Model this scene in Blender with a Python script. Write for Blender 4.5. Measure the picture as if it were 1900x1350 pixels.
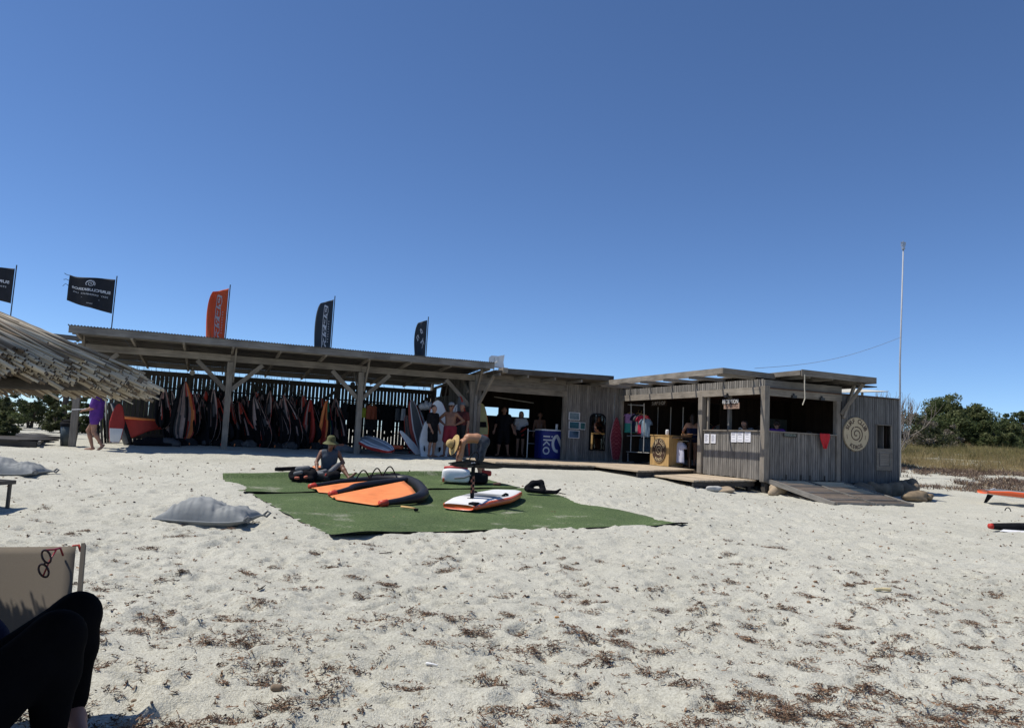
import bpy, bmesh, math, random
import numpy as np
from mathutils import Vector, Matrix, Quaternion

random.seed(7)
RNG = np.random.default_rng(11)
SC = bpy.context.scene
COL = SC.collection
for o in list(bpy.data.objects):
    bpy.data.objects.remove(o)

# ------------------------------------------------------------------ camera
H = 1.3
PITCH, ROLL, YAW_B, FPX = .0985, .0495, .383, 1372.0     # pitch, roll, angle of the buildings, focal length
_cp, _sp, _cr, _sr = math.cos(PITCH), math.sin(PITCH), math.cos(ROLL), math.sin(ROLL)
FW = np.array([0, _cp, _sp]); _U = np.array([0, -_sp, _cp]); _X = np.array([1., 0, 0])
CX = _cr*_X + _sr*_U
CY = -_sr*_X + _cr*_U
EYE = np.array([0, 0, H])
cam_d = bpy.data.cameras.new('camera')
cam_d.sensor_width = 36.0
cam_d.lens = FPX/1900*36.0
cam_d.clip_start = .05
cam_d.clip_end = 6000
cam = bpy.data.objects.new('camera', cam_d)
COL.objects.link(cam)
M = Matrix.Identity(4)
for i in range(3):
    M[i][0] = CX[i]; M[i][1] = CY[i]; M[i][2] = -FW[i]; M[i][3] = EYE[i]
cam.matrix_world = M
SC.camera = cam

# ------------------------------------------------------------------ light
SUN_EL, SUN_AZ = math.radians(60), math.radians(-88)      # azimuth clockwise from +Y (so -88 is from the left)
world = bpy.data.worlds.new('World')
SC.world = world
world.use_nodes = True
wn = world.node_tree
bg = wn.nodes['Background']
sky = wn.nodes.new('ShaderNodeTexSky')
sky.sky_type = 'NISHITA'
sky.sun_disc = False
sky.sun_elevation = SUN_EL
sky.sun_rotation = SUN_AZ
sky.altitude = 0
sky.air_density = .64
sky.dust_density = 0.0
sky.ozone_density = 9.0
wn.links.new(sky.outputs[0], bg.inputs[0])
bg.inputs[1].default_value = .125
sun_d = bpy.data.lights.new('sun', 'SUN')
sun_d.energy = 4.3
sun_d.angle = math.radians(.53)
sun_d.color = (1, .95, .86)
sun = bpy.data.objects.new('sun', sun_d)
COL.objects.link(sun)
sdir = Vector((math.sin(SUN_AZ)*math.cos(SUN_EL), math.cos(SUN_AZ)*math.cos(SUN_EL), math.sin(SUN_EL)))
sun.rotation_euler = sdir.to_track_quat('Z', 'Y').to_euler()
sun.location = (-20, 0, 30)
SC.view_settings.view_transform = 'Standard'
SC.view_settings.look = 'None'
SC.view_settings.exposure = .17
SC.view_settings.gamma = 1
SC.view_settings.use_curve_mapping = False
SC.cycles.max_bounces = 6
SC.cycles.use_denoising = True

# ------------------------------------------------------------------ survey helpers
def ray(px, py):
    d = (px-950)/FPX*CX - (py-675)/FPX*CY + FW
    return d/d[1]
def at(px, py, Y): return EYE + ray(px, py)*Y
def atz(px, py, z):
    d = ray(px, py); return EYE + d*((z-H)/d[2])
BU = np.array([math.cos(YAW_B), math.sin(YAW_B), 0]); BV = np.array([-math.sin(YAW_B), math.cos(YAW_B), 0])
C0 = at(1416.5, 887, 20.0)
def W(u, v, z): return np.array([C0[0], C0[1], 0]) + u*BU + v*BV + np.array([0, 0, z])
def toL(P):
    q = np.asarray(P)-C0; return np.array([q@BU, q@BV, P[2]])
def uvz(px, py, axis, val):
    d = ray(px, py); n = BU if axis == 'u' else BV
    t = (val-(EYE-C0)@n)/(d@n)
    return toL(EYE+d*t)

# ------------------------------------------------------------------ noise and terrain
def vnoise(x, y, seed=0):
    x = np.asarray(x, float); y = np.asarray(y, float)
    xi = np.floor(x).astype(np.int64); yi = np.floor(y).astype(np.int64)
    fx = x-xi; fy = y-yi
    fx = fx*fx*(3-2*fx); fy = fy*fy*(3-2*fy)
    def h(a, b):
        n = (a*374761393 + b*668265263 + seed*1442695041) & 0x7fffffff
        n = ((n ^ (n >> 13))*1274126177) & 0x7fffffff
        n = n ^ (n >> 16)
        return (n & 0xffff)/65535.0
    return (h(xi, yi)*(1-fx)+h(xi+1, yi)*fx)*(1-fy) + (h(xi, yi+1)*(1-fx)+h(xi+1, yi+1)*fx)*fy - .5
def smooth(a, b, x):
    t = np.clip((x-a)/(b-a), 0, 1); return t*t*(3-2*t)
PY = [-50, 0, 10, 13.5, 17, 20, 22, 23.5, 25, 30, 70, 400]
PZ = [0, 0, .03, .12, .34, .43, .48, .55, .59, .60, 1.0, 1.0]
RY = [-50, 0, 10, 13.5, 17, 20, 24, 27, 30, 40, 48, 70, 400]
RZ = [0, 0, .0, .01, .05, .12, .36, .72, .92, 1.62, 1.95, 1.9, 1.5]
_yy = np.linspace(-50, 400, 9001)
def _sm(Y, Z):
    k = np.exp(-np.linspace(-2, 2, 61)**2*1.6); k /= k.sum()
    z = np.interp(_yy, Y, Z); zp = np.pad(z, 30, mode='edge')
    return np.convolve(zp, k, 'valid')
_zl, _zr = _sm(PY, PZ), _sm(RY, RZ)
def ground0(x, y):
    """broad lie of the beach"""
    w = smooth(3.2, 7.2, np.asarray(x, float) - .05*(np.asarray(y, float)-20))
    return np.interp(y, _yy, _zl)*(1-w) + np.interp(y, _yy, _zr)*w
def g0(x, y): return float(ground0(x, y))
def atg(px, py, dz=0.0):
    d = ray(px, py); Y = np.linspace(1.5, 80, 16000)
    P = EYE[None]+d[None]*Y[:, None]
    i = int(np.argmax(P[:, 2] < ground0(P[:, 0], P[:, 1])+dz))
    return P[i]

# ------------------------------------------------------------------ materials
MATS = {}
def _nt(name):
    m = bpy.data.materials.new(name); m.use_nodes = True
    nt = m.node_tree; b = nt.nodes['Principled BSDF']
    return m, nt, b, nt.nodes.new, nt.links.new
def mat(name, col, rough=.7, var=.12, scale=9.0, bump=0.0, bscale=40.0, metal=0.0, objvar=.0, spec=.4, stretch=(1, 1, 1), col2=None, trans=0.0, coat=0.0, detail=5):
    """principled material whose colour wanders between two tones with a noise, plus fine relief"""
    if name in MATS: return MATS[name]
    m, nt, b, N, K = _nt(name)
    tc = N('ShaderNodeTexCoord'); mp = N('ShaderNodeMapping'); mp.inputs['Scale'].default_value = stretch
    K(tc.outputs['Object'], mp.inputs[0])
    oi = N('ShaderNodeObjectInfo')
    vm = N('ShaderNodeVectorMath'); vm.operation = 'ADD'
    mul = N('ShaderNodeMath'); mul.operation = 'MULTIPLY'; mul.inputs[1].default_value = 37.0
    K(oi.outputs['Random'], mul.inputs[0]); K(mp.outputs[0], vm.inputs[0]); K(mul.outputs[0], vm.inputs[1])
    nz = N('ShaderNodeTexNoise'); nz.inputs['Scale'].default_value = scale; nz.inputs['Detail'].default_value = detail
    nz.inputs['Roughness'].default_value = .62
    K(vm.outputs[0], nz.inputs['Vector'])
    rp = N('ShaderNodeValToRGB')
    c = np.array(col[:3], float)
    a = np.clip(c*(1-var), 0, 1); d = np.clip(c*(1+var), 0, 1) if col2 is None else np.array(col2)
    rp.color_ramp.elements[0].position = .32; rp.color_ramp.elements[1].position = .68
    rp.color_ramp.elements[0].color = (*a, 1); rp.color_ramp.elements[1].color = (*d, 1)
    K(nz.outputs[0], rp.inputs[0])
    src = rp.outputs[0]
    if objvar:
        hs = N('ShaderNodeHueSaturation'); mr = N('ShaderNodeMapRange')
        mr.inputs[3].default_value = 1-objvar; mr.inputs[4].default_value = 1+objvar
        K(oi.outputs['Random'], mr.inputs[0]); K(mr.outputs[0], hs.inputs['Value']); K(src, hs.inputs['Color'])
        src = hs.outputs[0]
    K(src, b.inputs['Base Color'])
    b.inputs['Roughness'].default_value = rough; b.inputs['Metallic'].default_value = metal
    b.inputs['Specular IOR Level'].default_value = spec
    if coat: b.inputs['Coat Weight'].default_value = coat
    if trans:
        b.inputs['Subsurface Weight'].default_value = 0
        tr = N('ShaderNodeBsdfTranslucent'); mx = N('ShaderNodeMixShader'); mx.inputs[0].default_value = trans
        K(src, tr.inputs[0]); K(b.outputs[0], mx.inputs[1]); K(tr.outputs[0], mx.inputs[2])
        K(mx.outputs[0], nt.nodes['Material Output'].inputs[0])
    if bump:
        n2 = N('ShaderNodeTexNoise'); n2.inputs['Scale'].default_value = bscale; n2.inputs['Detail'].default_value = 4
        K(vm.outputs[0], n2.inputs['Vector'])
        bp = N('ShaderNodeBump'); bp.inputs['Strength'].default_value = bump; bp.inputs['Distance'].default_value = .02
        K(n2.outputs[0], bp.inputs['Height']); K(bp.outputs[0], b.inputs['Normal'])
    MATS[name] = m
    return m
def wood(name, c1, c2, objvar=.22, rough=.85):
    """weathered timber, the grain runs along the local X axis of each board"""
    if name in MATS: return MATS[name]
    m, nt, b, N, K = _nt(name)
    tc = N('ShaderNodeTexCoord'); oi = N('ShaderNodeObjectInfo')
    vm = N('ShaderNodeVectorMath'); vm.operation = 'ADD'
    mul = N('ShaderNodeMath'); mul.operation = 'MULTIPLY'; mul.inputs[1].default_value = 53.0
    K(oi.outputs['Random'], mul.inputs[0]); K(tc.outputs['Object'], vm.inputs[0]); K(mul.outputs[0], vm.inputs[1])
    mp = N('ShaderNodeMapping'); mp.inputs['Scale'].default_value = (1.4, 26, 26); K(vm.outputs[0], mp.inputs[0])
    nz = N('ShaderNodeTexNoise'); nz.inputs['Scale'].default_value = 1.6; nz.inputs['Detail'].default_value = 6; nz.inputs['Roughness'].default_value = .7
    K(mp.outputs[0], nz.inputs['Vector'])
    n2 = N('ShaderNodeTexNoise'); n2.inputs['Scale'].default_value = 1.9; n2.inputs['Detail'].default_value = 3; K(vm.outputs[0], n2.inputs['Vector'])
    ad = N('ShaderNodeMath'); ad.operation = 'MULTIPLY_ADD'; ad.inputs[1].default_value = .6
    K(n2.outputs[0], ad.inputs[0]); K(nz.outputs[0], ad.inputs[2])
    rp = N('ShaderNodeValToRGB'); rp.color_ramp.elements[0].position = .58; rp.color_ramp.elements[1].position = 1.02
    rp.color_ramp.elements[0].color = (*c1, 1); rp.color_ramp.elements[1].color = (*c2, 1)
    K(ad.outputs[0], rp.inputs[0])
    hs = N('ShaderNodeHueSaturation'); mr = N('ShaderNodeMapRange'); mr.inputs[3].default_value = 1-objvar; mr.inputs[4].default_value = 1+objvar
    K(oi.outputs['Random'], mr.inputs[0]); K(mr.outputs[0], hs.inputs['Value']); K(rp.outputs[0], hs.inputs['Color'])
    K(hs.outputs[0], b.inputs['Base Color']); b.inputs['Roughness'].default_value = rough; b.inputs['Specular IOR Level'].default_value = .25
    bp = N('ShaderNodeBump'); bp.inputs['Strength'].default_value = .5; bp.inputs['Distance'].default_value = .006
    K(nz.outputs[0], bp.inputs['Height']); K(bp.outputs[0], b.inputs['Normal'])
    MATS[name] = m
    return m

WD = wood('weathered_timber', (.10, .093, .084), (.255, .238, .214))
WB = wood('weathered_beam', (.12, .105, .087), (.29, .255, .212), .16)
WGR = wood('grey_timber', (.075, .072, .069), (.17, .164, .155), .12)
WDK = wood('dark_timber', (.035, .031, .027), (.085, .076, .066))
WIN = wood('shaded_inside_timber', (.020, .014, .011), (.045, .031, .023))  # very dark base colour, so the rooms read as deep shade
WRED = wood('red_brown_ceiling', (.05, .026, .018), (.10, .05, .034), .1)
WDECK = wood('bleached_decking', (.34, .27, .185), (.60, .49, .36), .16)
WPINE = wood('pale_pine', (.36, .22, .08), (.56, .37, .16), .12)
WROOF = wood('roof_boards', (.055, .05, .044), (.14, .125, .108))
BLACK = mat('black_fabric', (.012, .012, .014), .8, .3, 12, spec=.06)
CHAR = mat('charcoal_fabric', (.03, .031, .034), .75, .3, 12, spec=.06)
NAVY = mat('navy_fabric', (.014, .018, .045), .8, .2, 12, spec=.06)
GREYF = mat('grey_fabric', (.16, .165, .17), .8, .15, 12, spec=.06)
ORANGE = mat('orange_fabric', (.80, .24, .07), .6, .1, 6, trans=.0)
ORANGEP = mat('orange_paint', (.75, .12, .03), .38, .06, 5, coat=.2)
RED = mat('red_fabric', (.42, .03, .02), .65, .2, 8)
DRED = mat('dark_red_fabric', (.40, .055, .038), .65, .25, 8, spec=.06)
GREEN = mat('green_fabric', (.02, .16, .085), .65, .2, 8)
WHITE = mat('white_paint', (.74, .74, .73), .45, .05, 6)
WHITEC = mat('white_cloth', (.66, .66, .68), .8, .06, 14, spec=.06)
LGREY = mat('light_grey_pad', (.30, .31, .32), .8, .1, 30, bump=.2, bscale=160)
MGREY = mat('mid_grey_pad', (.13, .135, .14), .8, .15, 30, bump=.2, bscale=160)
SKIN = mat('sunned_skin', (.32, .165, .105), .55, .1, 10)
SKIN2 = mat('shaded_tan_skin', (.185, .088, .052), .5, .1, 10)  # tan skin, darkened further in colour to imitate shade
SKIN3 = mat('pale_skin', (.44, .26, .19), .55, .08, 10)
HAIRD = mat('dark_hair', (.022, .014, .010), .6, .4, 40, stretch=(1, 1, .2))
HAIRB = mat('brown_hair', (.075, .042, .024), .6, .4, 40, stretch=(1, 1, .2))
STEEL = mat('galvanised_steel', (.45, .46, .47), .4, .1, 20, metal=.8)
DARKM = mat('dark_metal', (.04, .04, .042), .45, .1, 20, metal=.4)
ROPE = mat('pale_rope', (.5, .45, .36), .9, .15, 60)
BROWNI = mat('brown_ink', (.055, .028, .018), .7, .1, 20)
INK = mat('white_print', (.70, .70, .70), .7, .03, 20)

# ------------------------------------------------------------------ mesh helpers
def tag(o, label=None, cat=None, group=None, kind=None):
    if label: o['label'] = label
    if cat: o['category'] = cat
    if group: o['group'] = group
    if kind: o['kind'] = kind
    return o
def thing(name, label, cat, loc=(0, 0, 0), rz=0.0, group=None):
    o = bpy.data.objects.new(name, None); COL.objects.link(o)
    o.empty_display_size = .2
    o.location = [float(c) for c in loc]; o.rotation_euler = (0, 0, rz)
    return tag(o, label, cat, group)
def link(name, me, parent=None, loc=None, quat=None):
    o = bpy.data.objects.new(name, me); COL.objects.link(o)
    if parent is not None: o.parent = parent
    if loc is not None: o.location = [float(c) for c in loc]
    if quat is not None:
        o.rotation_mode = 'QUATERNION'; o.rotation_quaternion = quat
    return o
def mesh_from(name, V, F, mats, mi=None, smooth=False):
    me = bpy.data.meshes.new(name)
    me.from_pydata([tuple(map(float, v)) for v in V], [], [tuple(map(int, f)) for f in F])
    for m in (mats if isinstance(mats, (list, tuple)) else [mats]): me.materials.append(m)
    if mi is not None: me.polygons.foreach_set('material_index', np.asarray(mi, np.int32))
    if smooth: me.polygons.foreach_set('use_smooth', np.ones(len(me.polygons), bool))
    me.update()
    return me
def mesh_np(name, V, Q, mats, mi=None, smooth=True):
    """fast mesh from arrays; Q is n x 3 or n x 4"""
    V = np.asarray(V, np.float32); Q = np.asarray(Q, np.int32)
    me = bpy.data.meshes.new(name)
    me.vertices.add(len(V)); me.vertices.foreach_set('co', V.ravel())
    n, k = Q.shape
    me.loops.add(n*k); me.loops.foreach_set('vertex_index', Q.ravel())
    me.polygons.add(n); me.polygons.foreach_set('loop_start', np.arange(0, n*k, k, dtype=np.int32))
    try: me.polygons.foreach_set('loop_total', np.full(n, k, np.int32))
    except Exception: pass
    for m in (mats if isinstance(mats, (list, tuple)) else [mats]): me.materials.append(m)
    if mi is not None: me.polygons.foreach_set('material_index', np.asarray(mi, np.int32))
    me.polygons.foreach_set('use_smooth', np.full(n, smooth, bool))
    me.update(calc_edges=True); me.validate()
    return me
_BOX = {}
BF = [(0, 3, 2, 1), (4, 5, 6, 7), (0, 1, 5, 4), (1, 2, 6, 5), (2, 3, 7, 6), (3, 0, 4, 7)]
def box_mesh(l, w, h, m):
    k = (round(l, 3), round(w, 3), round(h, 3), m.name)
    if k not in _BOX:
        a, b, c = l/2, w/2, h/2; e = min(.006, min(a, b, c)*.25)
        bm = bmesh.new()
        vs = [bm.verts.new(p) for p in ((-a, -b, -c), (a, -b, -c), (a, b, -c), (-a, b, -c), (-a, -b, c), (a, -b, c), (a, b, c), (-a, b, c))]
        for f in BF: bm.faces.new([vs[i] for i in f])
        if min(w, h) > .05: bmesh.ops.bevel(bm, geom=bm.edges[:], offset=e, segments=1, affect='EDGES')
        me = bpy.data.meshes.new('board'); bm.to_mesh(me); bm.free(); me.materials.append(m)
        _BOX[k] = me
    return _BOX[k]
def beam(name, p0, p1, w, h, m, parent=None, up=(0, 0, 1), roll=0.0):
    """straight timber from p0 to p1, w across, h along `up`"""
    p0 = Vector([float(c) for c in p0]); p1 = Vector([float(c) for c in p1]); d = p1-p0; L = d.length; x = d.normalized()
    z = Vector(up); z = z-x*z.dot(x)
    if z.length < 1e-4: z = Vector((0, 1, 0)) - x*x.y
    z.normalize(); y = z.cross(x)
    q = Matrix((x, y, z)).transposed().to_quaternion()
    return link(name, box_mesh(L, w, h, m), parent, (p0+p1)/2, q)
class MB:
    def __init__(s): s.V = []; s.F = []; s.MI = []
    def add(s, V, F, mi=0):
        b = len(s.V); s.V += [tuple(map(float, v)) for v in V]; s.F += [tuple(int(i)+b for i in f) for f in F]; s.MI += [mi]*len(F)
        return s
    def box(s, lo, hi, mi=0):
        (x0, y0, z0), (x1, y1, z1) = lo, hi
        return s.add([(x0, y0, z0), (x1, y0, z0), (x1, y1, z0), (x0, y1, z0), (x0, y0, z1), (x1, y0, z1), (x1, y1, z1), (x0, y1, z1)], BF, mi)
    def bar(s, p0, p1, w, h, mi=0, up=(0, 0, 1)):
        p0 = np.array(p0, float); p1 = np.array(p1, float); x = p1-p0; x /= np.linalg.norm(x)
        z = np.array(up, float); z -= x*(z@x)
        if np.linalg.norm(z) < 1e-4: z = np.array([0, 1., 0]) - x*x[1]
        z /= np.linalg.norm(z); y = np.cross(z, x)
        c = [(-1, -1), (1, -1), (1, 1), (-1, 1)]
        V = [p0+y*a*w/2+z*b*h/2 for a, b in c]+[p1+y*a*w/2+z*b*h/2 for a, b in c]
        return s.add(V, [(0, 1, 2, 3), (7, 6, 5, 4), (0, 4, 5, 1), (1, 5, 6, 2), (2, 6, 7, 3), (3, 7, 4, 0)], mi)
    def tube(s, pts, r, n=8, mi=0, cap=True, flat=1.0):
        P = np.array(pts, float); r = np.broadcast_to(np.asarray(r, float), (len(P),))
        T = np.gradient(P, axis=0); T /= np.linalg.norm(T, axis=1)[:, None]+1e-12
        up = np.array([0, 0, 1.]) if abs(T[0][2]) < .9 else np.array([0, 1., 0])
        V = []
        for i in range(len(P)):
            y = np.cross(up, T[i]); y /= np.linalg.norm(y)+1e-12; z = np.cross(T[i], y)
            for k in range(n):
                a = 2*math.pi*k/n; V.append(P[i]+r[i]*(math.cos(a)*y+math.sin(a)*z*flat))
            up = z
        F = [(i*n+k, i*n+(k+1) % n, (i+1)*n+(k+1) % n, (i+1)*n+k) for i in range(len(P)-1) for k in range(n)]
        if cap: F += [tuple(range(n))[::-1], tuple((len(P)-1)*n+k for k in range(n))]
        return s.add(V, F, mi)
    def lathe(s, prof, n=20, c=(0, 0, 0), mi=0):
        V = []; F = []
        for r, z in prof:
            for k in range(n):
                a = 2*math.pi*k/n; V.append((c[0]+r*math.cos(a), c[1]+r*math.sin(a), c[2]+z))
        for i in range(len(prof)-1):
            for k in range(n): F.append((i*n+k, i*n+(k+1) % n, (i+1)*n+(k+1) % n, (i+1)*n+k))
        return s.add(V, F, mi)
    def prism(s, poly, y0, y1, mi=0):
        """polygon in x,z pushed through y0..y1"""
        n = len(poly)
        V = [(x, y0, z) for x, z in poly]+[(x, y1, z) for x, z in poly]
        return s.add(V, [tuple(range(n)), tuple(range(2*n-1, n-1, -1))]+[(k, k+n, (k+1) % n+n, (k+1) % n) for k in range(n)], mi)
    def build(s, name, mats, parent=None, smooth=False, loc=None):
        return link(name, mesh_from(name, s.V, s.F, mats, s.MI, smooth), parent, loc)
def grid_mesh(fn, nu, nv, thick=0.0, name='cloth', mats=None, mifn=None, smooth=True):
    """fn(s,t)->xyz over the unit square; thick>0 gives a closed two-sided sheet"""
    V = np.array([[fn(i/nu, j/nv) for j in range(nv+1)] for i in range(nu+1)])
    Q = []; MI = []
    idx = lambda i, j: i*(nv+1)+j
    for i in range(nu):
        for j in range(nv):
            Q.append((idx(i, j), idx(i+1, j), idx(i+1, j+1), idx(i, j+1))); MI.append(mifn((i+.5)/nu, (j+.5)/nv) if mifn else 0)
    P = V.reshape(-1, 3)
    if thick:
        du = np.gradient(V, axis=0); dv = np.gradient(V, axis=1)
        n = np.cross(du, dv); n /= np.linalg.norm(n, axis=2)[..., None]+1e-9
        P2 = (V-n*thick).reshape(-1, 3); m = len(P); q0 = list(Q)
        P = np.vstack([P, P2]); Q += [tuple(a+m for a in f[::-1]) for f in q0]; MI += MI
        ring = [idx(i, 0) for i in range(nu)]+[idx(nu, j) for j in range(nv)]+[idx(i, nv) for i in range(nu, 0, -1)]+[idx(0, j) for j in range(nv, 0, -1)]
        for a, b in zip(ring, ring[1:]+ring[:1]): Q.append((b, a, a+m, b+m)); MI.append(MI[0])
    return mesh_np(name, P, Q, mats, MI, smooth)

# signed-distance modelling for bodies, bags and stones
def smin(a, b, k):
    h = np.clip(.5+.5*(b-a)/k, 0, 1); return b+(a-b)*h-k*h*(1-h)
def cone_d(X, a, b, ra, rb):
    ba = b-a; l2 = ba@ba
    if l2 < 1e-9: return np.sqrt(((X-a)**2).sum(-1))-max(ra, rb)
    rr = ra-rb; a2 = l2-rr*rr; il2 = 1/l2
    if a2 <= 0: return np.sqrt(((X-(a if ra > rb else b))**2).sum(-1))-max(ra, rb)
    pa = X-a; y = pa@ba; z = y-l2
    xv = pa*l2-y[..., None]*ba; x2 = (xv*xv).sum(-1); y2 = y*y*l2; z2 = z*z*l2
    k = np.sign(rr)*rr*rr*x2
    d = (np.sqrt(x2*a2*il2)+y*rr)*il2-ra
    m1 = np.sign(z)*a2*z2 > k; m2 = np.sign(y)*a2*y2 < k
    d = np.where(m2, np.sqrt(x2+y2)*il2-ra, d)
    return np.where(m1, np.sqrt(x2+z2)*il2-rb, d)
def sdf_body(prims, h, k=.03, clips=(), noise=None):
    """prims: (a, b, ra, rb[, k]); smooth union turned into a closed quad mesh (surface nets)"""
    pr = [(np.asarray(p[0], float), np.asarray(p[1], float), p[2], p[3], p[4] if len(p) > 4 else k) for p in prims]
    lo = np.min([np.minimum(a-ra, b-rb) for a, b, ra, rb, _ in pr], axis=0)-3*h-.03
    hi = np.max([np.maximum(a+ra, b+rb) for a, b, ra, rb, _ in pr], axis=0)+3*h+.03
    n = np.ceil((hi-lo)/h).astype(int)+1
    ax = [lo[i]+h*np.arange(n[i]) for i in range(3)]
    Fd = np.full(n, .2)
    for a, b, ra, rb, kk in pr:
        l = np.floor((np.minimum(a-ra, b-rb)-lo-kk-2*h)/h).astype(int).clip(0)
        u = np.minimum(np.ceil((np.maximum(a+ra, b+rb)-lo+kk+2*h)/h).astype(int)+1, n)
        sl = tuple(slice(l[i], u[i]) for i in range(3))
        X = np.stack(np.meshgrid(*[ax[i][l[i]:u[i]] for i in range(3)], indexing='ij'), -1)
        Fd[sl] = smin(Fd[sl], cone_d(X, a, b, ra, rb), kk)
    if clips or noise:
        X = np.stack(np.meshgrid(*ax, indexing='ij'), -1)
        for p, nn in clips: Fd = np.maximum(Fd, (X-np.asarray(p, float))@np.asarray(nn, float))
        if noise: Fd = Fd+noise(X)
    ins = Fd < 0
    c = lambda A, i, j, l: A[i:n[0]-1+i, j:n[1]-1+j, l:n[2]-1+l]
    cnt = sum(c(ins, i, j, l).astype(int) for i in (0, 1) for j in (0, 1) for l in (0, 1))
    act = (cnt > 0) & (cnt < 8)
    I = np.argwhere(act); ids = np.full(act.shape, -1); ids[act] = np.arange(len(I))
    acc = np.zeros((len(I), 3)); num = np.zeros(len(I))
    cs = [(i, j, l) for i in (0, 1) for j in (0, 1) for l in (0, 1)]
    for p in cs:
        for q in cs:
            if sum(abs(p[d]-q[d]) for d in range(3)) == 1 and p < q:
                f0 = Fd[I[:, 0]+p[0], I[:, 1]+p[1], I[:, 2]+p[2]]; f1 = Fd[I[:, 0]+q[0], I[:, 1]+q[1], I[:, 2]+q[2]]
                m = (f0 < 0) != (f1 < 0); t = np.where(m, f0/(f0-f1+1e-12), 0)
                acc += np.where(m[:, None], np.array(p)+t[:, None]*(np.array(q)-np.array(p)), 0); num += m
    V = lo+h*(I+acc/num[:, None])
    Q = []
    for d in range(3):
        e = [0, 0, 0]; e[d] = 1
        A = ins[:n[0]-e[0], :n[1]-e[1], :n[2]-e[2]]; B = ins[e[0]:, e[1]:, e[2]:]
        E = np.argwhere(A != B); o1, o2 = (d+1) % 3, (d+2) % 3
        E = E[(E[:, o1] > 0) & (E[:, o2] > 0) & (E[:, o1] < n[o1]-1) & (E[:, o2] < n[o2]-1)]
        if not len(E): continue
        def cid(s1, s2):
            G = E.copy(); G[:, o1] -= s1; G[:, o2] -= s2; return ids[G[:, 0], G[:, 1], G[:, 2]]
        q = np.stack([cid(1, 1), cid(0, 1), cid(0, 0), cid(1, 0)], 1)
        flip = ~A[E[:, 0], E[:, 1], E[:, 2]]
        q[flip] = q[flip][:, ::-1]; Q.append(q)
    return V, np.vstack(Q)
def sdf_obj(name, prims, m, parent=None, h=.02, k=.03, clips=(), noise=None):
    V, Q = sdf_body(prims, h, k, clips, noise)
    return link(name, mesh_np(name, V, Q, m), parent)
def kids(o): return [c for c in bpy.data.objects if c.parent == o]
def copy_tree(o, loc=None, rz=None, label=None, group=None):
    ch = {}
    for c in bpy.data.objects: ch.setdefault(c.parent, []).append(c)
    def rec(a, p):
        n = a.copy(); COL.objects.link(n)
        if p is not None: n.parent = p
        for c in ch.get(a, []): rec(c, n)
        return n
    r = rec(o, None)
    if loc is not None: r.location = [float(c) for c in loc]
    if rz is not None: r.rotation_euler = (r.rotation_euler[0], r.rotation_euler[1], rz)
    if label: r['label'] = label
    if group: r['group'] = group
    return r

# flat print: text and strokes turned into thin mesh and laid on a surface
def text2d(txt, size, align='CENTER', bold=0.0):
    cu = bpy.data.curves.new('t', 'FONT'); cu.body = txt; cu.size = size; cu.align_x = align; cu.align_y = 'CENTER'; cu.resolution_u = 3; cu.offset = size*bold
    ob = bpy.data.objects.new('t', cu); COL.objects.link(ob)
    bpy.context.view_layer.update()
    me = bpy.data.meshes.new_from_object(ob.evaluated_get(bpy.context.evaluated_depsgraph_get()))
    V = [(v.co.x, v.co.y) for v in me.vertices]; F = [tuple(p.vertices) for p in me.polygons]
    bpy.data.objects.remove(ob); bpy.data.curves.remove(cu); bpy.data.meshes.remove(me)
    return V, F
def stroke2d(pts, w):
    P = np.array(pts, float); T = np.gradient(P, axis=0); T /= np.linalg.norm(T, axis=1)[:, None]+1e-9
    N = np.stack([-T[:, 1], T[:, 0]], 1)*w/2
    V = [tuple(p) for pair in zip(P+N, P-N) for p in pair]
    return V, [(2*i, 2*i+1, 2*i+3, 2*i+2) for i in range(len(P)-1)]
def place2d(item, x=0, y=0, rot=0, sx=1, sy=1):
    c, s = math.cos(rot), math.sin(rot)
    return [(x+c*a*sx-s*b*sy, y+s*a*sx+c*b*sy) for a, b in item[0]], item[1]
def spiral2d(r, turns=1.7, w=.03, a0=.6, n=46):
    pts = []
    for i in range(n):
        t = i/(n-1); rr = r*(1-.86*t); a = a0+turns*2*math.pi*t
        pts.append((rr*math.cos(a), rr*math.sin(a)))
    return stroke2d(pts, w)
def arctext(txt, r, size, a_mid, step, inward=False):
    out = []
    n = len(txt)
    for i, ch in enumerate(txt):
        if ch == ' ': continue
        k = i-(n-1)/2
        a = a_mid+(k*step if inward else -k*step)
        out.append(place2d(text2d(ch, size, bold=.03), r*math.cos(a), r*math.sin(a), a+(math.pi/2 if inward else -math.pi/2)))
    return out
def print_on(name, items, fn, m, parent):
    b = MB()
    for V, F in items: b.add([fn(x, y) for x, y in V], F)
    return b.build(name, [m], parent)
# ------------------------------------------------------------------ sand
def axis_x():
    a = [0.0]; 
    while a[-1] < 22: a.append(a[-1]+max(.034, .0085*a[-1]))
    while a[-1] < 4000: a.append(a[-1]*1.09)
    a = np.array(a); return np.concatenate([-a[:0:-1], a])
def axis_y():
    a = [2.6]
    while a[-1] < 34: a.append(a[-1]+max(.022, .0042*a[-1]))
    while a[-1] < 4500: a.append(a[-1]*1.05)
    b = [2.6]
    while b[-1] > -60: b.append(b[-1]-max(.1, .25*abs(b[-1]-2.6)))
    return np.array(b[:0:-1]+a)
gx, gy = axis_x(), axis_y()
GX, GY = np.meshgrid(gx, gy)
UU = (GX-C0[0])*BU[0]+(GY-C0[1])*BU[1]; VV = (GX-C0[0])*BV[0]+(GY-C0[1])*BV[1]
MN = np.array([-12.44, -6.94]); MA = .142; ME1 = np.array([math.cos(MA), math.sin(MA)]); ME2 = np.array([-math.sin(MA), math.cos(MA)]); ML1, ML2 = 5.68, 6.95
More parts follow.
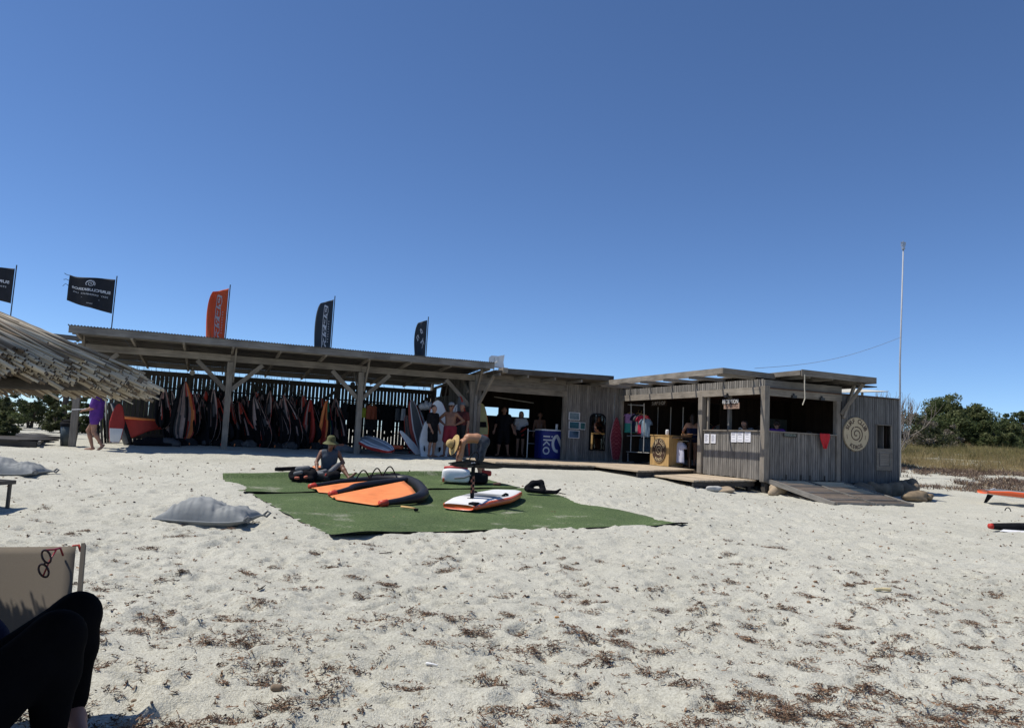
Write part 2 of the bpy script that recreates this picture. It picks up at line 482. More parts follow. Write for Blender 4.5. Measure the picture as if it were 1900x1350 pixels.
MUU = (UU-MN[0])*ME1[0]+(VV-MN[1])*ME1[1]; MVV = (UU-MN[0])*ME2[0]+(VV-MN[1])*ME2[1]
BUMP = (vnoise(GX/1.7, GY/1.7, 1)*.05 + vnoise(GX/.62, GY/.62, 2)*.034 + vnoise(GX/.30+.4*GY, GY/.24, 3)*.038
        + vnoise(GX/.15, GY/.13, 4)*.026 + vnoise(GX/.07, GY/.06, 5)*.013)
for _ in range(5200):                                     # footprints and scuffs
    y0 = 2.8+26*RNG.random()**1.3; x0 = (RNG.random()*2-1)*(2+.78*y0); r = .05+.07*RNG.random()
    i0, i1 = np.searchsorted(gy, [y0-2.2*r, y0+2.2*r]); j0, j1 = np.searchsorted(gx, [x0-2.2*r, x0+2.2*r])
    if i1 <= i0 or j1 <= j0: continue
    an = RNG.random()*3.14; dx = GX[i0:i1, j0:j1]-x0; dy = GY[i0:i1, j0:j1]-y0
    a = dx*math.cos(an)+dy*math.sin(an); b = (-dx*math.sin(an)+dy*math.cos(an))*1.7
    d2 = (a*a+b*b)/(r*r)
    BUMP[i0:i1, j0:j1] += (-.024*np.exp(-d2*1.6)+.012*np.exp(-(np.sqrt(d2)-1.35)**2*6))*(.6+.7*RNG.random())
fade = smooth(70, 30, GY)*smooth(-3, 1.5, GY)
ragged = .35*vnoise(GX*1.1, GY*1.1, 8)+.18*vnoise(GX*3.4, GY*3.4, 18); lap = .16*vnoise(GX*2.3, GY*2.3, 28)+.10*vnoise(GX*7, GY*7, 29)-.02
matmask = smooth(-.10, .15, np.minimum(np.minimum(MUU+lap, ML1+ragged*1.0-.08-MUU), np.minimum(MVV+lap, ML2+.08-MVV)))
hutmask = smooth(0, .6, np.minimum(np.minimum(UU+6.6, 5.2-UU), np.minimum(VV+.4, 14-VV)))
shade = smooth(0, .5, np.minimum(np.minimum(UU+17.5, -5.7-UU), VV-8))
AMP = fade*(1-.9*matmask)*(1-.8*hutmask)*(1-.45*shade)*(.75+.5*smooth(24, 10, GY)*smooth(2, 6, GY))
GZ = ground0(GX, GY) + BUMP*AMP - .017*matmask
far = smooth(60, 400, np.hypot(GX, GY)); GZ = GZ*(1-far) + .6*far
def gz(x, y):
    """height of the real bumpy sand"""
    i = min(max(int(np.searchsorted(gy, y)), 1), len(gy)-1); j = min(max(int(np.searchsorted(gx, x)), 1), len(gx)-1)
    fy = (y-gy[i-1])/(gy[i]-gy[i-1]); fx = (x-gx[j-1])/(gx[j]-gx[j-1])
    return float((GZ[i-1, j-1]*(1-fx)+GZ[i-1, j]*fx)*(1-fy)+(GZ[i, j-1]*(1-fx)+GZ[i, j]*fx)*fy)
ny, nx = GX.shape
I = np.arange(ny*nx).reshape(ny, nx)
Q = np.stack([I[:-1, :-1], I[:-1, 1:], I[1:, 1:], I[1:, :-1]], -1).reshape(-1, 4)
def sand_material():
    m, nt, b, N, K = _nt('sand')
    tc = N('ShaderNodeTexCoord')
    def nz(sc, det, st=(1, 1, 1)):
        mp = N('ShaderNodeMapping'); mp.inputs['Scale'].default_value = st; K(tc.outputs['Object'], mp.inputs[0])
        n = N('ShaderNodeTexNoise'); n.inputs['Scale'].default_value = sc; n.inputs['Detail'].default_value = det; n.inputs['Roughness'].default_value = .65
        K(mp.outputs[0], n.inputs['Vector']); return n
    def ramp(p0, c0, p1, c1, src):
        r = N('ShaderNodeValToRGB'); r.color_ramp.elements[0].position = p0; r.color_ramp.elements[1].position = p1
        r.color_ramp.elements[0].color = (*c0, 1); r.color_ramp.elements[1].color = (*c1, 1); K(src, r.inputs[0]); return r
    a = ramp(.3, (.49, .478, .405), .7, (.585, .572, .495), nz(.5, 6).outputs[0])
    g = ramp(.36, (.66, .64, .61), .60, (1.06, 1.06, 1.06), nz(75, 3).outputs[0])
    mx = N('ShaderNodeMixRGB'); mx.blend_type = 'MULTIPLY'; mx.inputs[0].default_value = .75; K(a.outputs[0], mx.inputs[1]); K(g.outputs[0], mx.inputs[2])
    sp = ramp(.30, (.30, .24, .19), .36, (1, 1, 1), nz(28, 2).outputs[0])            # dark crumbs
    m2 = N('ShaderNodeMixRGB'); m2.blend_type = 'MULTIPLY'; m2.inputs[0].default_value = .8; K(mx.outputs[0], m2.inputs[1]); K(sp.outputs[0], m2.inputs[2])
    K(m2.outputs[0], b.inputs['Base Color']); b.inputs['Roughness'].default_value = .95; b.inputs['Specular IOR Level'].default_value = .15
    h1, h2 = nz(16, 7), nz(120, 2)
    ad = N('ShaderNodeMath'); ad.operation = 'MULTIPLY_ADD'; ad.inputs[1].default_value = .35; K(h2.outputs[0], ad.inputs[0]); K(h1.outputs[0], ad.inputs[2])
    bp = N('ShaderNodeBump'); bp.inputs['Strength'].default_value = .9; bp.inputs['Distance'].default_value = .028
    K(ad.outputs[0], bp.inputs['Height']); K(bp.outputs[0], b.inputs['Normal'])
    return m
tag(link('sand', mesh_np('sand', np.stack([GX, GY, GZ], -1).reshape(-1, 3), Q, sand_material())), kind='structure')

# ------------------------------------------------------------------ buildings, laid out on their own square grid
class Bld:
    """a thing standing on the buildings' grid; coordinates are u (along the front), v (inland), z"""
    def __init__(s, name, label, cat, base, group=None):
        s.b = np.array(base, float); s.o = thing(name, label, cat, W(*base), YAW_B, group)
    def l(s, p): return np.array(p, float)-s.b
    def beam(s, name, p0, p1, w, h, m=None, up=(0, 0, 1)): return beam(name, s.l(p0), s.l(p1), w, h, m or WB, s.o, up)
    def box(s, name, lo, hi, m):
        lo, hi = s.l(lo), s.l(hi); d = hi-lo; c = (lo+hi)/2
        ax = int(np.argmax(d)); p0 = c.copy(); p1 = c.copy(); p0[ax] = lo[ax]; p1[ax] = hi[ax]
        if ax == 2: return beam(name, p0, p1, d[1] if d[0] <= 1e9 else 0, d[0], m, s.o, (1, 0, 0))
        o = (1 if ax == 0 else 0)
        return beam(name, p0, p1, d[o], d[2], m, s.o)
    def boards(s, name, axis, fix, a0, a1, z0, z1, n, m, t=.024, gap=.013, holes=(), ztop=None, jig=.004):
        """vertical cladding boards along `axis` ('u' or 'v'), thickness t, on the plane fix"""
        step = (a1-a0)/n
        for i in range(n):
            c = a0+(i+.5)*step; off = random.uniform(-jig, jig)
            zt = z1 if ztop is None else ztop(c)
            spans = [(z0+random.uniform(-.02, .004), zt+random.uniform(-.006, .006))]
            for h0, h1, hz0, hz1 in holes:
                if h0 < c < h1: spans = [q for a, b in spans for q in ((a, hz0), (hz1, b)) if q[1]-q[0] > .02]
            for a, b in spans:
                p = (c, fix+off) if axis == 'u' else (fix+off, c)
                s.beam(name, (*p, a), (*p, b), *((step-gap, t) if axis == 'u' else (t, step-gap)), m, (0, 1, 0))

# --- long open shelter on the left
SH = Bld('equipment_shelter', 'long open timber shelter with corrugated roof full of hanging sails', 'shelter', (-11.5, 7.67, .5))
def shelter_z(v): return 3.66-(v-6.45)*.06
POSTS = [-17.34, -13.42, -9.5, -5.75]
for k, u in enumerate(POSTS):
    gzp = g0(*W(u, 7.67, 0)[:2])
    lean = .03*(k == 0)
    SH.beam('post', (u+.02, 7.67, gzp-.2), (u, 7.67, 3.12), .17, .17)
    SH.beam('roof_strut', (u+.115, 7.67, 2.55), (u+.115, 7.05, shelter_z(7.05)-.1), .05, .12)
    SH.beam('roof_strut', (u-.115, 7.7, 2.75), (u-.115, 8.6, shelter_z(8.6)-.12), .05, .12)
    for sg in (-1, 1):
        if (k == 3 and sg > 0) or (k == 0 and sg < 0): continue
        SH.beam('knee_brace', (u+sg*.07, 7.67, 2.28), (u+sg*.92, 7.67, 3.1), .06, .13)
    SH.beam('back_post', (u, 12.2, .3), (u, 12.2, 3.1), .15, .15, WD)
for i in range(3):
    SH.beam('front_beam', (POSTS[i]-.1*(i == 0), 7.67, 3.22), (POSTS[i+1]-.004, 7.67, 3.24), .09, .2)
SH.beam('front_beam', (POSTS[3], 7.67, 3.24), (POSTS[3]+.35, 7.67, 3.24), .09, .2)
SH.beam('back_beam', (-17.5, 12.2, 3.17), (-11.6, 12.2, 3.17), .09, .16, WD)
SH.beam('back_beam', (-11.594, 12.2, 3.17), (-5.9, 12.2, 3.17), .09, .16, WD)
SH.beam('side_beam', (-17.34, 7.8, 3.2), (-17.34, 12.1, 3.05), .08, .18, WD)
for a, b in ((-17.5, -13.0), (-12.995, -8.9), (-8.895, -5.45)):
    SH.beam('fascia', (a, 6.42, 3.565), (b, 6.42, 3.565), .035, .19, WD)
    SH.beam('purlin', (a, 7.0, shelter_z(7)-.09), (b, 7.0, shelter_z(7)-.09), .06, .1, WD)
    SH.beam('purlin', (a, 10.0, shelter_z(10)-.09), (b, 10.0, shelter_z(10)-.09), .06, .1, WD)
for i in range(10):
    u = -17.3+i*1.3
    SH.beam('rafter', (u, 6.45, shelter_z(6.45)-.19), (u, 12.65, shelter_z(12.65)-.19), .06, .1, WB)
for i in range(17):                                       # lining boards under the corrugated sheets
    v = 6.5+i*.365+.18
    for a, b in ((-17.5, -11.4), (-11.394, -5.45)):
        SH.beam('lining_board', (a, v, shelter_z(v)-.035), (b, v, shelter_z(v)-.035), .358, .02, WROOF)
def corrugated(w, L, m):
    nu = int(w/.019); P = []; Qd = []
    for i in range(nu+1):
        x = i*w/nu; z = .016*math.sin(x/.076*2*math.pi)
        P += [(x, 0, z), (x, L, z), (x, 0, z-.006), (x, L, z-.006)]
    for i in range(nu):
        a, b = 4*i, 4*i+4
        Qd += [(a, b, b+1, a+1), (a+2, a+3, b+3, b+2), (a, a+2, b+2, b), (a+1, b+1, b+3, a+3)]
    return mesh_np('roof_sheet', P, Qd, m)
SHEET = mat('weathered_sheet', (.085, .08, .072), .8, .3, 3, objvar=.2, bump=.2)
sheet_me = corrugated(1.205, 6.34, SHEET)
for i in range(10):
    o = link('roof_sheet', sheet_me, SH.o, SH.l((-17.53+i*1.208, 6.37, shelter_z(6.37)+.012+.004*(i % 2))))
    o.rotation_euler = (-math.atan(.06), 0, 0)
e0, e1 = uvz(82, 619, 'v', 8.6), uvz(215, 634, 'v', 8.6)
SH.beam('outrigger', (e0[0]-1.5, 8.6, e0[2]), (-17.42, 8.6, e1[2]), .07, .14, WD)
SH.beam('outrigger_strut', (-17.62, 8.4, 2.6), (-17.62, 8.4, 3.4), .06, .06, WD)
for i in range(22):                                       # hooks hanging from the wire
    u = -15.6+i*.44+random.uniform(-.1, .1)
    b = MB(); p = SH.l((u, 11.0, 3.02)); b.tube([p, p+[0, 0, -.09], p+[.02, 0, -.12], p+[.035, 0, -.1]], .006, 5)
    b.build('hook', [DARKM], SH.o)
b = MB(); b.tube([SH.l((-16.9+i*.5, 11.0, 3.03-.03*math.sin(i*.43)**2)) for i in range(22)], .012, 6); b.build('hanging_wire', [DARKM], SH.o)
b = MB(); b.tube([SH.l((-15.5, 10.9, 2.35)), SH.l((-8, 10.9, 2.32))], .025, 8); b.build('sail_rail', [DARKM], SH.o)
# round lamp heads on the back beam
for u in (-14.55, -9.0):
    b = MB(); p = SH.l((u, 12.0, 2.98)); b.tube([p, p+[0, -.05, 0]], .09, 14); b.tube([p+[0, 0, .1], p+[0, 0, .2]], .012, 6); b.build('beam_lamp', [mat('lamp_plastic', (.5, .49, .45), .5) if u < -10 else DARKM], SH.o)

# --- slatted fence behind it
FE = Bld('slat_fence', 'dark vertical slat fence with sunlit gaps behind the hanging sails', 'fence', (-11.3, 12.0, .4))
n = 84
for i in range(n):
    u = -17.0+i*(11.2/n)+.06
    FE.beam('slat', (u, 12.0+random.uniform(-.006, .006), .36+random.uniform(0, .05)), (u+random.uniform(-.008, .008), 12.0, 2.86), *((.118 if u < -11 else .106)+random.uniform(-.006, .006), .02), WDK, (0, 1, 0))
for a, b in ((-17.0, -11.3), (-11.29, -5.8)):
    FE.beam('rail', (a, 11.97, 2.87), (b, 11.97, 2.87), .035, .17, WDK)
    FE.beam('rail', (a, 11.965, .75), (b, 11.965, .75), .03, .1, WDK)
for u in (-16.2, -12.6, -9.0):
    FE.beam('brace', (u, 11.955, 2.75), (u+1.5, 11.955, 1.6), .03, .11, WDK)
    FE.beam('brace', (u+3.1, 11.955, 2.75), (u+1.75, 11.955, 1.7), .03, .11, WDK)

# --- rental hut in the middle
RH = Bld('rental_hut', 'low timber rental hut with a wide dark opening beside the shelter', 'hut', (-2.9, 7.67, .6))
RH.boards('wall_board', 'u', 7.67, -2.2, -.06, .56, 3.3, 26, WD)
RH.boards('wall_board', 'v', -5.72, 7.8, 12.9, .45, 3.05, 44, WD, ztop=lambda v: 3.38-(v-7.7)*.02 if not 10.4 < v < 12.4 else 2.72)
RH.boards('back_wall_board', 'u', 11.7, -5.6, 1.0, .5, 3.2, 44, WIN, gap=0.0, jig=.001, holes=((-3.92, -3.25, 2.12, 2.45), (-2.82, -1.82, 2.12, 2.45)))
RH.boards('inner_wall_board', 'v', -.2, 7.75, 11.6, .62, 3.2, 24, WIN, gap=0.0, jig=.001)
RH.beam('header', (-5.55, 7.655, 2.92), (-2.2, 7.655, 2.92), .05, .2, WB)
RH.beam('header', (-5.55, 7.66, 3.125), (-2.2, 7.66, 3.125), .05, .2, WD)
RH.beam('header', (-5.55, 7.67, 3.31), (-2.2, 7.67, 3.31), .05, .16, WD)
RH.beam('jamb', (-5.48, 7.66, .55), (-5.48, 7.66, 2.82), .13, .13, WB)
RH.beam('jamb', (-2.26, 7.655, .6), (-2.26, 7.655, 2.82), .12, .12, WB)
RH.beam('roof_strut', (-5.52, 7.55, 2.35), (-5.2, 7.0, 3.34), .1, .07, WB)
RH.beam('corner_post', (-5.62, 7.6, .4), (-5.62, 7.6, 3.35), .11, .11, WD)
for i in range(12):
    v = 6.72+i*.51
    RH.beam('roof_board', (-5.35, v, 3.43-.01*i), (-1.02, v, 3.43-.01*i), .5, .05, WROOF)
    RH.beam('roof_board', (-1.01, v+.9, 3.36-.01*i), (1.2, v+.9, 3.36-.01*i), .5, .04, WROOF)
RH.beam('fascia', (-5.0, 6.44, 3.44), (-1.0, 6.44, 3.5), .04, .17, WROOF)
RH.beam('fascia_end', (-5.05, 6.42, 3.46), (-5.02, 6.95, 3.46), .17, .17, WB)
for i in range(5):
    RH.beam('rafter', (-5.2+i*1.0, 6.5, 3.33), (-5.2+i*1.0, 11.6, 3.24), .06, .1, WD)
for i in range(9):
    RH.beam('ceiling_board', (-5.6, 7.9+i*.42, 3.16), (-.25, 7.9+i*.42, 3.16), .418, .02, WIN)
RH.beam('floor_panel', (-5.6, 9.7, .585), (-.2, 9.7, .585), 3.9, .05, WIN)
for (a, b_) in ((-3.92, -3.25), (-2.82, -1.82)):
    RH.beam('window_frame', (a, 11.67, 2.465), (b_, 11.67, 2.465), .05, .03, WIN); RH.beam('window_frame', (a, 11.67, 2.105), (b_, 11.67, 2.105), .05, .03, WIN)
b = MB(); b.tube([RH.l((-4.2, 9.6, 2.75)), RH.l((-2.6, 9.6, 2.62))], .02, 6); b.build('hanging_pole', [mat('pale_pole', (.4, .38, .34), .5)], RH.o)

# --- reception and shop hut on the right
RC = Bld('reception_hut', 'corner timber reception and shop hut with counter openings under a flat roof', 'hut', (1.5, 1.5, .5))
RC.beam('corner_post', (.02, 0, .44), (.02, 0, 3.02), .17, .17, WB)
RC.beam('corner_post', (2.6, .02, .5), (2.6, .02, 2.78), .15, .15, WB)
RC.beam('shop_post', (0, 2.74, .5), (0, 2.74, 2.82), .16, .2, WB)
RC.beam('shop_post', (.05, 2.50, 1.8), (.05, 2.50, 2.82), .06, .07, WB)
RC.beam('shop_post', (-.02, 7.63, .5), (-.02, 7.63, 3.27), .09, .09, WD)
RC.beam('shop_post', (0, 7.52, .5), (0, 7.52, 2.82), .12, .12, WB)
RC.boards('counter_board', 'u', 0, .12, 2.5, .53, 1.78, 30, WD)
RC.boards('counter_board', 'v', 0, .10, 2.62, .5, 1.78, 28, WD)
RC.beam('counter_top', (.08, .05, 1.80), (2.52, .05, 1.80), .22, .035, WB)
RC.beam('counter_top', (.05, .08, 1.80), (.05, 2.6, 1.80), .22, .035, WB)
RC.beam('header', (-.02, -.012, 2.87), (2.72, -.012, 2.87), .05, .21, WB)
RC.beam('header', (-.02, -.008, 3.085), (2.72, -.008, 3.085), .05, .21, WD)
RC.beam('header', (-.012, .06, 2.90), (-.012, 3.9, 2.90), .05, .2, WB)
RC.beam('header', (-.012, 3.905, 2.90), (-.012, 7.62, 2.90), .05, .2, WB)
RC.boards('upper_board', 'v', .03, .08, 7.6, 3.01, 3.22, 74, WD, t=.018, gap=.02)
# sign wall
RC.boards('wall_board', 'u', -.02, 2.72, 4.98, .5, 2.96, 27, WGR, holes=((4.03, 4.62, 1.50, 2.18),))
RC.boards('wall_board', 'v', 4.97, .02, 7.4, .5, 2.96, 70, WD, gap=.006)
RC.beam('top_plate', (2.72, -.02, 2.98), (5.0, -.02, 2.98), .06, .04, WB)
for z in (1.49, 2.19): RC.beam('niche_frame', (4.02, -.04, z), (4.63, -.04, z), .05, .03, WB)
for u in (4.03, 4.62): RC.beam('niche_frame', (u, -.04, 1.51), (u, -.04, 2.17), .03, .05, WB)
RC.beam('niche_back', (4.0, .22, 1.84), (4.66, .22, 1.84), .02, .8, WD)
RC.beam('niche_side', (4.36, .1, 1.50), (4.36, .1, 2.18), .02, .2, WD)
hb = MB(); hb.box(RC.l((4.02, -.075, .88)), RC.l((4.63, -.045, 1.47)))
ho = hb.build('hatch_panel', [WB], RC.o)
for p0, p1 in (((4.12, -.082, 1.0), (4.53, -.082, 1.0)), ((4.12, -.082, 1.38), (4.53, -.082, 1.38)), ((4.12, -.082, 1.02), (4.12, -.082, 1.36)), ((4.53, -.082, 1.02), (4.53, -.082, 1.36))):
    beam('hatch_trim', RC.l(p0), RC.l(p1), .015, .03, WD, ho)
# roofs: the shop roof with its open eave, and the higher reception roof
for i in range(11):
    u = .0+i*.41
    RC.beam('roof_board', (u+.2, .35, 3.33), (u+.2, 7.9, 3.33), .405, .03, WROOF)
RC.beam('fascia', (-1.2, .27, 3.36), (-1.2, 4.3, 3.36), .035, .15, WB)
RC.beam('fascia', (-1.2, 4.304, 3.36), (-1.2, 8.1, 3.34), .035, .15, WB)
RC.beam('fascia', (-1.215, .25, 3.36), (.58, .25, 3.33), .035, .15, WB)
for v in (.5, 1.8, 3.1, 4.4, 5.7, 7.0, 8.0):
    RC.beam('rafter', (-1.18, v, 3.27), (.1, v, 3.27), .055, .1, WB)
RC.beam('eave_rail', (-.62, .3, 3.36), (-.62, 8, 3.35), .05, .05, WB)
for i in range(9):
    v = -.74+i*.36
    RC.beam('roof_board', (.55, v+.18, 3.42), (3.2, v+.18, 3.40), .355, .035, WROOF)
RC.beam('fascia', (.55, -.76, 3.38), (3.22, -.76, 3.36), .035, .17, WB)
RC.beam('fascia', (.54, -.74, 3.38), (.54, 2.3, 3.36), .035, .13, WB)
RC.beam('fascia', (3.22, -.74, 3.36), (3.22, 2.3, 3.34), .035, .17, WB)
for u in (.9, 1.7, 2.5, 3.0): RC.beam('rafter', (u, -.7, 3.32), (u, 2.3, 3.3), .055, .12, WD)
RC.beam('roof_brace', (2.66, -.08, 2.40), (2.98, -.55, 3.27), .09, .09, WB)
RC.beam('roof_brace', (2.72, -.1, 2.3), (3.12, -.1, 3.25), .08, .08, WB)
# rooms inside
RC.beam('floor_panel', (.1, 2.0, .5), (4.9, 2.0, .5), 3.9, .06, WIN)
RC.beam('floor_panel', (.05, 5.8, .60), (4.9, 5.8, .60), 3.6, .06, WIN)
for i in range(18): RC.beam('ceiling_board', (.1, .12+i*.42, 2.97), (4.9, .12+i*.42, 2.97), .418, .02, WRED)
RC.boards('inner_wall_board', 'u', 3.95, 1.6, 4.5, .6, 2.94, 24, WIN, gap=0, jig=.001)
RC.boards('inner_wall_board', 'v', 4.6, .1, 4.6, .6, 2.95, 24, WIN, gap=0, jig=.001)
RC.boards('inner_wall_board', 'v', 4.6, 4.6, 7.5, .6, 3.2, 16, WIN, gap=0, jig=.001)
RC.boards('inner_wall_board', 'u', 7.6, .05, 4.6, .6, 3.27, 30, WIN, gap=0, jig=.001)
RC.beam('inner_post', (.6, 2.2, .5), (.6, 2.2, 2.9), .1, .1, WD)
d = MB(); d.box(RC.l((3.6, 3.9, .55)), RC.l((4.35, 3.93, 2.35))); do = d.build('inner_door', [mat('pale_door', (.13, .15, .14), .6)], RC.o)
k_ = MB(); k_.tube([RC.l((3.68, 3.88, 1.5)), RC.l((3.68, 3.83, 1.5)), RC.l((3.78, 3.83, 1.5))], .012, 6); k_.build('handle', [STEEL], do)
for u, v in ((.2, .1), (1.4, .15), (2.6, .15), (3.6, .1), (4.8, .15), (4.8, 3), (.2, 2.6)):
    x, y = W(u, v, 0)[:2]; RC.beam('pier', (u, v, g0(x, y)-.2), (u, v, .49), .22, .22, WDK)
RC.beam('floor_joist', (.1, .12, .42), (4.9, .12, .42), .06, .12, WDK)
for k in range(4): RC.beam('board_foot', (.75+k*.42+.1*(k % 2), -.03, .40), (.75+k*.42+.1*(k % 2), -.03, .66), .03, .02, WDK, (0, 1, 0))
# floodlights under the headers
for p, dr in (((.95, -.06, 2.78), (0, -1)), ((1.95, -.06, 2.78), (0, -1)), ((-.06, 1.5, 2.78), (-1, 0))):
    f = MB(); q = RC.l(p); f.box(q+[-.07, -.05, -.03], q+[.07, .05, .04]); f.box(q+[-.02, -.02, .04], q+[.02, .02, .09]); f.build('floodlight', [DARKM], RC.o)
rp = MB(); rp.tube([RC.l((.62, -.8, 3.33)), RC.l((.62, -.8, 3.0)), RC.l((.64, -.8, 2.7)), RC.l((.56, -.8, 2.52))], .014, 6); rp.build('dangling_rope', [ROPE], RC.o)
# round signboard
def signboard(parent, c, nrm_axis, r, mats, name, tilt=None):
    """disc with lettering facing -v (axis 'u') or -u (axis 'v'); c in the parent's frame"""
    face, ink = mats
    ex, ez = (np.array([1., 0, 0]) if nrm_axis == 'u' else np.array([0, -1., 0])), np.array([0, 0, 1.])
    en = np.array([0, -1., 0]) if nrm_axis == 'u' else np.array([-1., 0, 0])
    c = np.array(c, float); b = MB(); n = 48
    ring = [(math.cos(2*math.pi*k/n), math.sin(2*math.pi*k/n)) for k in range(n)]
    V = [c+r*(a*ex+s*ez) for a, s in ring]+[c+r*(a*ex+s*ez)+en*.025 for a, s in ring]
    b.add(V, [tuple(range(n, 2*n)), tuple(range(n))[::-1]]+[(k, k+n, (k+1) % n+n, (k+1) % n) for k in range(n)])
    disc = b.build(name, [face], parent)
    fn = lambda x, y: c+(x*ex+y*ez)*r+en*.029
    it = arctext('SURF CLUB', .755, .36, math.pi/2, .285)+arctext('KEROS', .77, .31, -math.pi/2, .27, True)
    it += [stroke2d([(.975*math.cos(t), .975*math.sin(t)) for t in np.linspace(0, 2*math.pi, 61)], .025)]
    it += [stroke2d([(.73*math.cos(t), .73*math.sin(t)) for t in np.linspace(a, a+.36, 8)], .03) for a in (-.42, math.pi+.06)]
    sp = spiral2d(.44, 1.55, .06, 2.0); it += [sp, place2d(stroke2d([(.44*math.cos(t), .44*math.sin(t)) for t in np.linspace(-1.2, 1.9, 20)], .06), .02, -.02)]
    print_on('lettering', it, fn, ink, disc)
    return disc
CREAM = mat('cream_paint', (.50, .40, .25), .6, .06, 5)
signboard(RC.o, RC.l((3.24, -.04, 1.87)), 'u', .49, (CREAM, BROWNI), 'signboard')
cu = 1

# --- decks
def deck(name, label, poly, z, w=.12, m=WDECK, t=.04, group='timber decks in front of the huts'):
    P = np.array(poly, float); c = P.mean(0); D = thing(name, label, 'deck', W(c[0], c[1], z), YAW_B, group)
    def rng(u):
        vs = []
        for (a, b) in zip(P, np.roll(P, -1, 0)):
            if abs(a[0]-b[0]) < 1e-6: continue
            t_ = (u-a[0])/(b[0]-a[0])
            if -1e-9 <= t_ <= 1+1e-9: vs.append(a[1]+t_*(b[1]-a[1]))
        return min(vs), max(vs)
    u0, u1 = P[:, 0].min(), P[:, 0].max(); n = int(round((u1-u0)/w)); st = (u1-u0)/n
    for i in range(n):
        a, b = u0+i*st+.004, u0+(i+1)*st-.004
        (l0, h0), (l1, h1) = rng(a), rng(b); dz = random.uniform(-.003, .003); jl = random.uniform(-.012, .012)
        um = (a+b)/2; vm_ = (l0+h0+l1+h1)/4
        V = [(x-um, y-vm_, zz) for zz in (-t, 0) for x, y in ((a, l0+jl), (b, l1+jl), (b, h1), (a, h0))]
        me = mesh_from('deck_plank', [(v[1], -v[0], v[2]) for v in V], BF, m)      # length along local x for the grain
        o = link('deck_plank', me, D, (um-c[0], vm_-c[1], dz)); o.rotation_euler = (0, 0, math.pi/2)
    for k in range(4):
        um = u0+(u1-u0)*(.1+.27*k); l, h = rng(um)
        beam('joist_post', (um-c[0], l+.12-c[1], -.45), (um-c[0], l+.12-c[1], -t-.003), .1, .1, WDK, D)
    lowers = [(a, b) for a, b in zip(P, np.roll(P, -1, 0)) if (a[1]+b[1])/2 < c[1] and abs(a[0]-b[0]) > .5]
    for a, b in lowers:
        beam('edge_joist', (a[0]-c[0]+.03, a[1]-c[1]+.07, -t-.07), (b[0]-c[0]-.03, b[1]-c[1]+.07, -t-.07), .04, .12, WDK, D)
    return D
deck('wooden_deck', 'bleached deck running out from the dark opening of the rental hut', [(-6.5, 7.6), (-6.5, 3.15), (-3.46, 3.0), (-3.46, 7.6)], .605)
deck('wooden_deck', 'bleached deck in front of the shop opening and the wooden logo counter', [(-3.44, 7.6), (-3.44, .77), (-.02, 3.0), (-.02, 7.6)], .60)
deck('wooden_deck', 'lowest deck step under the papered reception counter', [(-2.83, -.8), (-.02, .25), (-.02, 3.3), (-2.6, 1.6)], .475)

# --- ramp
RA = thing('boarding_ramp', 'wide slatted timber ramp sloping from the counter to the sand', 'ramp', W(1.35, -1.1, .3), YAW_B)
rb = np.array([1.35, -1.1, .3])
def rv(u, t): return np.array([u, -.04-2.3*t, .50-.40*t])-rb
n = 25
for side, (ua, ub) in enumerate(((.16, 1.33), (1.40, 2.62))):
    for i in range(n):
        t = (i+.5)/n; j = random.uniform(-.02, .02)
        beam('ramp_plank', rv(ua+j, t), rv(ub+j, t), .084, .03, WDECK if i % 7 else WB, RA, (0, .17, 1))
for u in (.1, 1.365, 2.68):
    beam('stringer', rv(u, -.0)+[0, 0, -.02], rv(u, 1.01)+[0, 0, -.02], .05, .12, WD, RA, (0, .17, 1))
for u0_, u1_ in ((.14, 1.34), (1.39, 2.65)):
    beam('end_board', rv(u0_, 1.02)+[0, 0, -.02], rv(u1_, 1.02)+[0, 0, -.02], .03, .1, WD, RA)

# --- boulders and sandbags under the hut
STONE = mat('brown_stone', (.17, .135, .095), .9, .3, 5, bump=.4, bscale=14)
TANS = mat('sandstone', (.20, .15, .095), .9, .3, 6, bump=.4, bscale=16)
SACK = mat('tan_sack', (.36, .28, .19), .9, .15, 30, bump=.3, bscale=70)
def rock(u, v, sx, sy, sz, label, m=STONE, name='boulder', cat='rock', group='boulders by the ramp', seed=0, rz=0):
    x, y = W(u, v, 0)[:2]; zz = gz(x, y)
    rg = np.random.default_rng(seed); pr = []
    for k in range(4):
        a = rg.normal(size=3)*.16; b = rg.normal(size=3)*.22; pr.append((a, b, .36, .3))
    V, Qd = sdf_body(pr, .055, .12)
    V = (V-V.mean(0)); V /= np.abs(V).max(0); V = V*[sx, sy, sz]; V[:, 2] = np.maximum(V[:, 2], -sz*.55); V[:, 2] += sz*.5
    o = link(name, mesh_np(name, V, Qd, m), None, (x, y, zz)); o.rotation_euler = (0, 0, YAW_B+rz)
    return tag(o, label, cat, group)
rock(3.05, -.5, .36, .3, .26, 'brown boulder wedged under the signboard wall', seed=1)
rock(3.6, -.55, .3, .28, .28, 'brown boulder second from the signboard end of the row', seed=2)
rock(4.15, -.5, .36, .26, .27, 'long brown boulder in the middle of the row under the hatch', seed=3)
rock(4.7, -.45, .3, .3, .3, 'rounded boulder at the corner of the hut under the hatch wall', seed=4)
rock(5.1, -.3, .27, .28, .32, 'tall dark boulder just outside the corner of the hut', seed=5)
rock(3.8, -1.5, .46, .25, .19, 'big flat tan boulder lying beside the foot of the ramp', TANS, seed=6, rz=-.2)
rock(4.3, -1.45, .2, .18, .14, 'small tan boulder outermost beside the ramp foot', TANS, seed=9)
rock(.2, -.28, .3, .2, .2, 'tan sandbag squeezed beside the ramp under the corner post', SACK, 'sandbag', 'sandbag', 'sandbags under the hut', 7)
